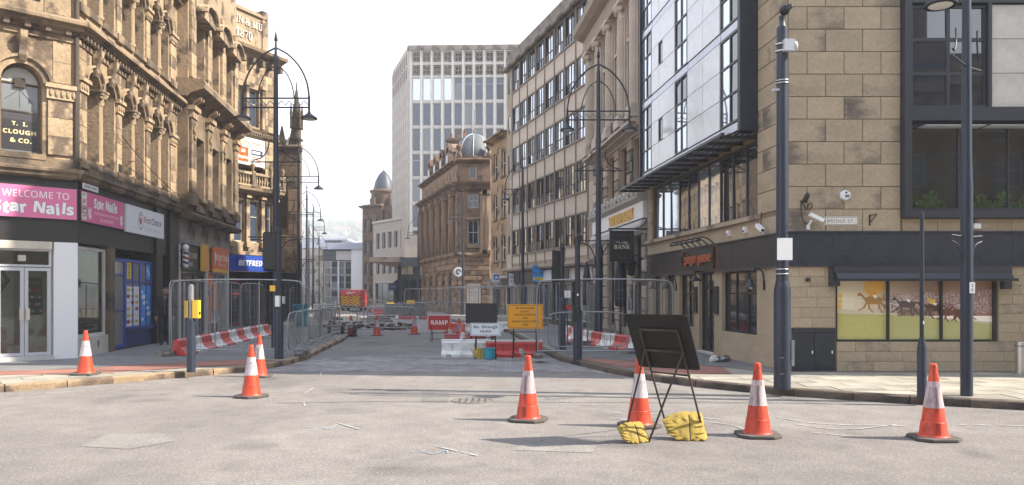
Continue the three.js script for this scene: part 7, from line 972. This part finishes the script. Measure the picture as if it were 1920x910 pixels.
signalPole('traffic signal seen from behind on the left pavement, yellow tag below', 523, 673, 426, [491, 520, 437, 505], (t, Y) => { mesh('tag', boxG(0.13, 0.14, 0.02), M.yellow, t, -0.15, Y(541), 0.02); mesh('button_box', boxG(0.1, 0.26, 0.12), M.whiteP, t, 0.0, Y(565), 0.1); mesh('detector', boxG(0.1, 0.12, 0.12), M.black, t, 0.03, Y(432), 0.06); mesh('small_box', boxG(0.05, 0.18, 0.1), M.alu, t, 0.11, Y(563), 0); });
signalPole('traffic signal seen from behind near the yellow board', 1054, 656, 458, [1038, 1056, 472, 527]);
signalPole('bare signal pole with a small camera on top, right of the yellow board', 1083, 675, 445, null, (t, Y) => { mesh('detector', boxG(0.11, 0.13, 0.14), M.black, t, 0.05, Y(447), 0.04); mesh('button_box', boxG(0.16, 0.34, 0.16), M.black, t, -0.04, Y(588), 0.06); mesh('sticker', boxG(0.04, 0.05, 0.01), M.whiteP, t, 0, Y(553), 0.07); });
// red stand and small notice behind the right fence
{ const D = 23.5, t = thing('notice_stand', 'small white notice above a red plastic lamp on a post', 'notice', GX(1064, D), PAVE, -D, 0); mesh('post', rod([0, 0, 0], [0, 1.7, 0], 0.02), M.black, t); mesh('notice', boxG(0.2, 0.22, 0.01), M.whiteP, t, 0, 1.55, 0.03); mesh('lamp', boxG(0.2, 0.14, 0.14), M.redP, t, 0, 1.15, 0.02); mesh('foot', boxG(0.4, 0.08, 0.4), M.concreteF, t, 0, 0.045, 0); }
// litter bag on the right pavement
{ const D = PD(679), t = thing('litter', 'crumpled grey and white litter bag on the pavement near the bar door', 'litter', GX(1348, D), PAVE + 0.004, -D, 0.2); for (const [m, sx, ox, s, n] of [[M.galvD, 0.2, 0, 1, 'bag'], [M.whitePl, 0.11, -0.13, 2, 'paper'], [M.charcoal, 0.09, 0.16, 3, 'wrapper']]) { const g = new THREE.IcosahedronGeometry(1, 3), P = g.attributes.position; for (let i = 0; i < P.count; i++) { const x = P.getX(i), y = P.getY(i), z = P.getZ(i), q = 0.7 + 0.8 * (fbm(x * 0.3 + 0.5, y * 0.3 + z * 0.4 + 0.5, 6, 4, s * 7) - 0.2); P.setXYZ(i, x * sx * q, Math.max(0, (y + 0.6) * 0.09 * q), z * 0.12 * q); } g.computeVertexNormals(); mesh(n, uvBox(g), m, t, ox, 0, 0.02); } }
// ---------- person by the currency shop doorway ----------
{
  const D = 23.5, x = GX(309, D), t = thing('person', 'man in dark jacket and trousers standing in the black doorway, facing the road', 'person', x, PAVE, -D, 0.35);
  const segs = [ // a, b, ra, rb, colour
    [[-0.09, 0.1, 0.0], [-0.1, 0.5, 0.02], 0.055, 0.072, 1], [[-0.1, 0.5, 0.02], [-0.08, 0.9, 0], 0.075, 0.098, 1], [[0.1, 0.1, 0.08], [0.1, 0.5, 0.06], 0.055, 0.072, 1], [[0.1, 0.5, 0.06], [0.08, 0.9, 0], 0.075, 0.098, 1],
    [[-0.09, 0.045, -0.02], [-0.11, 0.04, 0.15], 0.045, 0.04, 3], [[0.1, 0.045, 0.06], [0.13, 0.04, 0.23], 0.045, 0.04, 3],
    [[0, 0.92, 0], [0, 1.15, 0], 0.15, 0.15, 2], [[-0.07, 1.15, 0], [-0.11, 1.38, -0.01], 0.13, 0.1, 2], [[0.07, 1.15, 0], [0.11, 1.38, -0.01], 0.13, 0.1, 2],
    [[-0.19, 1.4, 0], [-0.27, 1.13, 0.0], 0.065, 0.052, 2], [[-0.27, 1.13, 0], [-0.25, 0.88, 0.1], 0.05, 0.038, 2], [[0.19, 1.4, 0], [0.27, 1.13, -0.02], 0.065, 0.052, 2], [[0.27, 1.13, -0.02], [0.25, 0.88, 0.1], 0.05, 0.038, 2],
    [[0, 1.42, -0.01], [0, 1.54, 0.0], 0.055, 0.052, 0], [[0, 1.66, 0.01], [0, 1.59, 0.03], 0.098, 0.078, 0], [[0, 1.62, 0.1], [0, 1.595, 0.118], 0.012, 0.016, 0], [[-0.1, 1.61, 0.0], [-0.1, 1.63, 0.0], 0.014, 0.018, 0], [[0.1, 1.61, 0.0], [0.1, 1.63, 0.0], 0.014, 0.018, 0],
    ...[-1, 1].flatMap((s) => [[[s * 0.25, 0.87, 0.1], [s * 0.245, 0.8, 0.13], 0.034, 0.036, 0], ...[0, 1, 2, 3].map((f) => [[s * 0.245, 0.79, 0.105 + f * 0.017], [s * 0.23, 0.715 - (f === 1 ? 0.01 : 0), 0.125 + f * 0.015], 0.0105, 0.009, 0]), [[s * 0.24, 0.84, 0.135], [s * 0.215, 0.785, 0.165], 0.0115, 0.0095, 0]]),
  ];
  const cols = [C(0.3, 0.17, 0.12), C(0.015, 0.02, 0.035), C(0.018, 0.018, 0.022), C(0.02, 0.02, 0.02)];
  const dseg = (p, [a, b, ra, rb]) => { const ab = [b[0] - a[0], b[1] - a[1], b[2] - a[2]], ap = [p[0] - a[0], p[1] - a[1], p[2] - a[2]], k = Math.max(0, Math.min(1, (ab[0] * ap[0] + ab[1] * ap[1] + ab[2] * ap[2]) / (ab[0] ** 2 + ab[1] ** 2 + ab[2] ** 2))); return Math.hypot(ap[0] - ab[0] * k, ap[1] - ab[1] * k, ap[2] - ab[2] * k) - ra - (rb - ra) * k; };
  const field = (p) => { let r = 1e9; for (const s of segs) { const d = dseg(p, s), k = s[2] < 0.02 ? 0.004 : 0.03, h = Math.max(k - Math.abs(r - d), 0) / k; r = Math.min(r, d) - h * h * k * 0.25; } return r; };
  const N = 150, mc = new MarchingCubes(N, new THREE.MeshBasicMaterial(), false, false, 400000), S = 1.8; mc.isolation = 0;
  for (let k = 0; k < N; k++) for (let j = 0; j < N; j++) for (let i = 0; i < N; i++) { const px = (i / (N / 2) - 1) * 0.9, py = (j / (N / 2) - 1) * 0.9 + 0.88, pz = (k / (N / 2) - 1) * 0.9; mc.field[i + j * N + k * N * N] = Math.abs(px) < 0.42 && Math.abs(pz) < 0.32 && py > -0.02 && py < 1.8 ? -field([px, py, pz]) : -1; }
  mc.update(); const n = mc.count, pos = new Float32Array(mc.positionArray.subarray(0, n * 3)), nor = new Float32Array(mc.normalArray.subarray(0, n * 3)), col = new Float32Array(n * 3);
  for (let i = 0; i < n; i++) { const p = [pos[i * 3] * 0.9, pos[i * 3 + 1] * 0.9 + 0.88, pos[i * 3 + 2] * 0.9]; pos.set(p, i * 3); let bd = 1e9, c = 0; for (const s of segs) { const d = dseg(p, s); if (d < bd) { bd = d; c = s[4]; } } cols[c].toArray(col, i * 3); }
  const g = new THREE.BufferGeometry(); g.setAttribute('position', new THREE.BufferAttribute(pos, 3)); g.setAttribute('normal', new THREE.BufferAttribute(nor, 3)); g.setAttribute('color', new THREE.BufferAttribute(col, 3)); g.computeVertexNormals();
  mesh('body', g, new THREE.MeshStandardMaterial({ vertexColors: true, roughness: 0.8 }), t); mesh('hair', new THREE.SphereGeometry(0.107, 18, 12, 0, 6.3, 0, 1.5).scale(1, 1, 1.06).rotateX(-0.45), M.black, t, 0, 1.665, 0.0); for (const s of [-1, 1]) mesh('eye', new THREE.SphereGeometry(0.012, 6, 5), M.black, t, s * 0.034, 1.64, 0.098); mesh('mouth', boxG(0.045, 0.008, 0.006), M.redD, t, 0, 1.565, 0.107); mesh('jacket_zip', boxG(0.012, 0.42, 0.008), M.galvD, t, 0, 1.16, 0.15);
}

// more barriers and cones packed into the works
for (const [x, y, a, l] of [[640, 612, 0.5, 'pedestrian barrier set askew left of the pallets'], [718, 606, -0.15, 'pedestrian barrier in the middle of the works behind the heap'], [690, 583, 0.1, 'pedestrian barrier beside the van wheels'], [725, 579, -0.2, 'pedestrian barrier by the white block'], [795, 580, 0.35, 'pedestrian barrier in front of the canopied shops'], [618, 592, 0.9, 'pedestrian barrier at the bend of the left kerb'], [855, 598, 0.5, 'pedestrian barrier between the RAMP board and the far mesh fence']]) { const D = RD(y); ped(l, GX(x, D), D, a, 0.012); }
for (const [x, y, l] of [[693, 587, 'tiny far cone beside the van'], [704, 584, 'tiny far cone next to the one beside the van'], [748, 583, 'tiny far cone under the canopy end'], [631, 586, 'tiny far cone left of the van']]) cone(x, y, l, 0.95);
for (const [i, x, D, a] of [[0, 712, 62, 1.4], [1, 722, 62, 1.5], [2, 760, 50, 1.3], [3, 775, 50, 1.3], [4, 790, 50, 1.3]]) { const o = dup(i % 2 ? wc.b : wc.a, (i % 2 ? 'white' : 'red') + ' small far block ' + ['beside the van, nearer of two', 'beside the van, farther of two', 'below the small yellow board', 'next along from the yellow board', 'at the end of the yellow board row'][i], GX(x, D), 0.005, -D, a); o.userData.group = 'small far barrier blocks'; }

renderer.render(scene, camera);
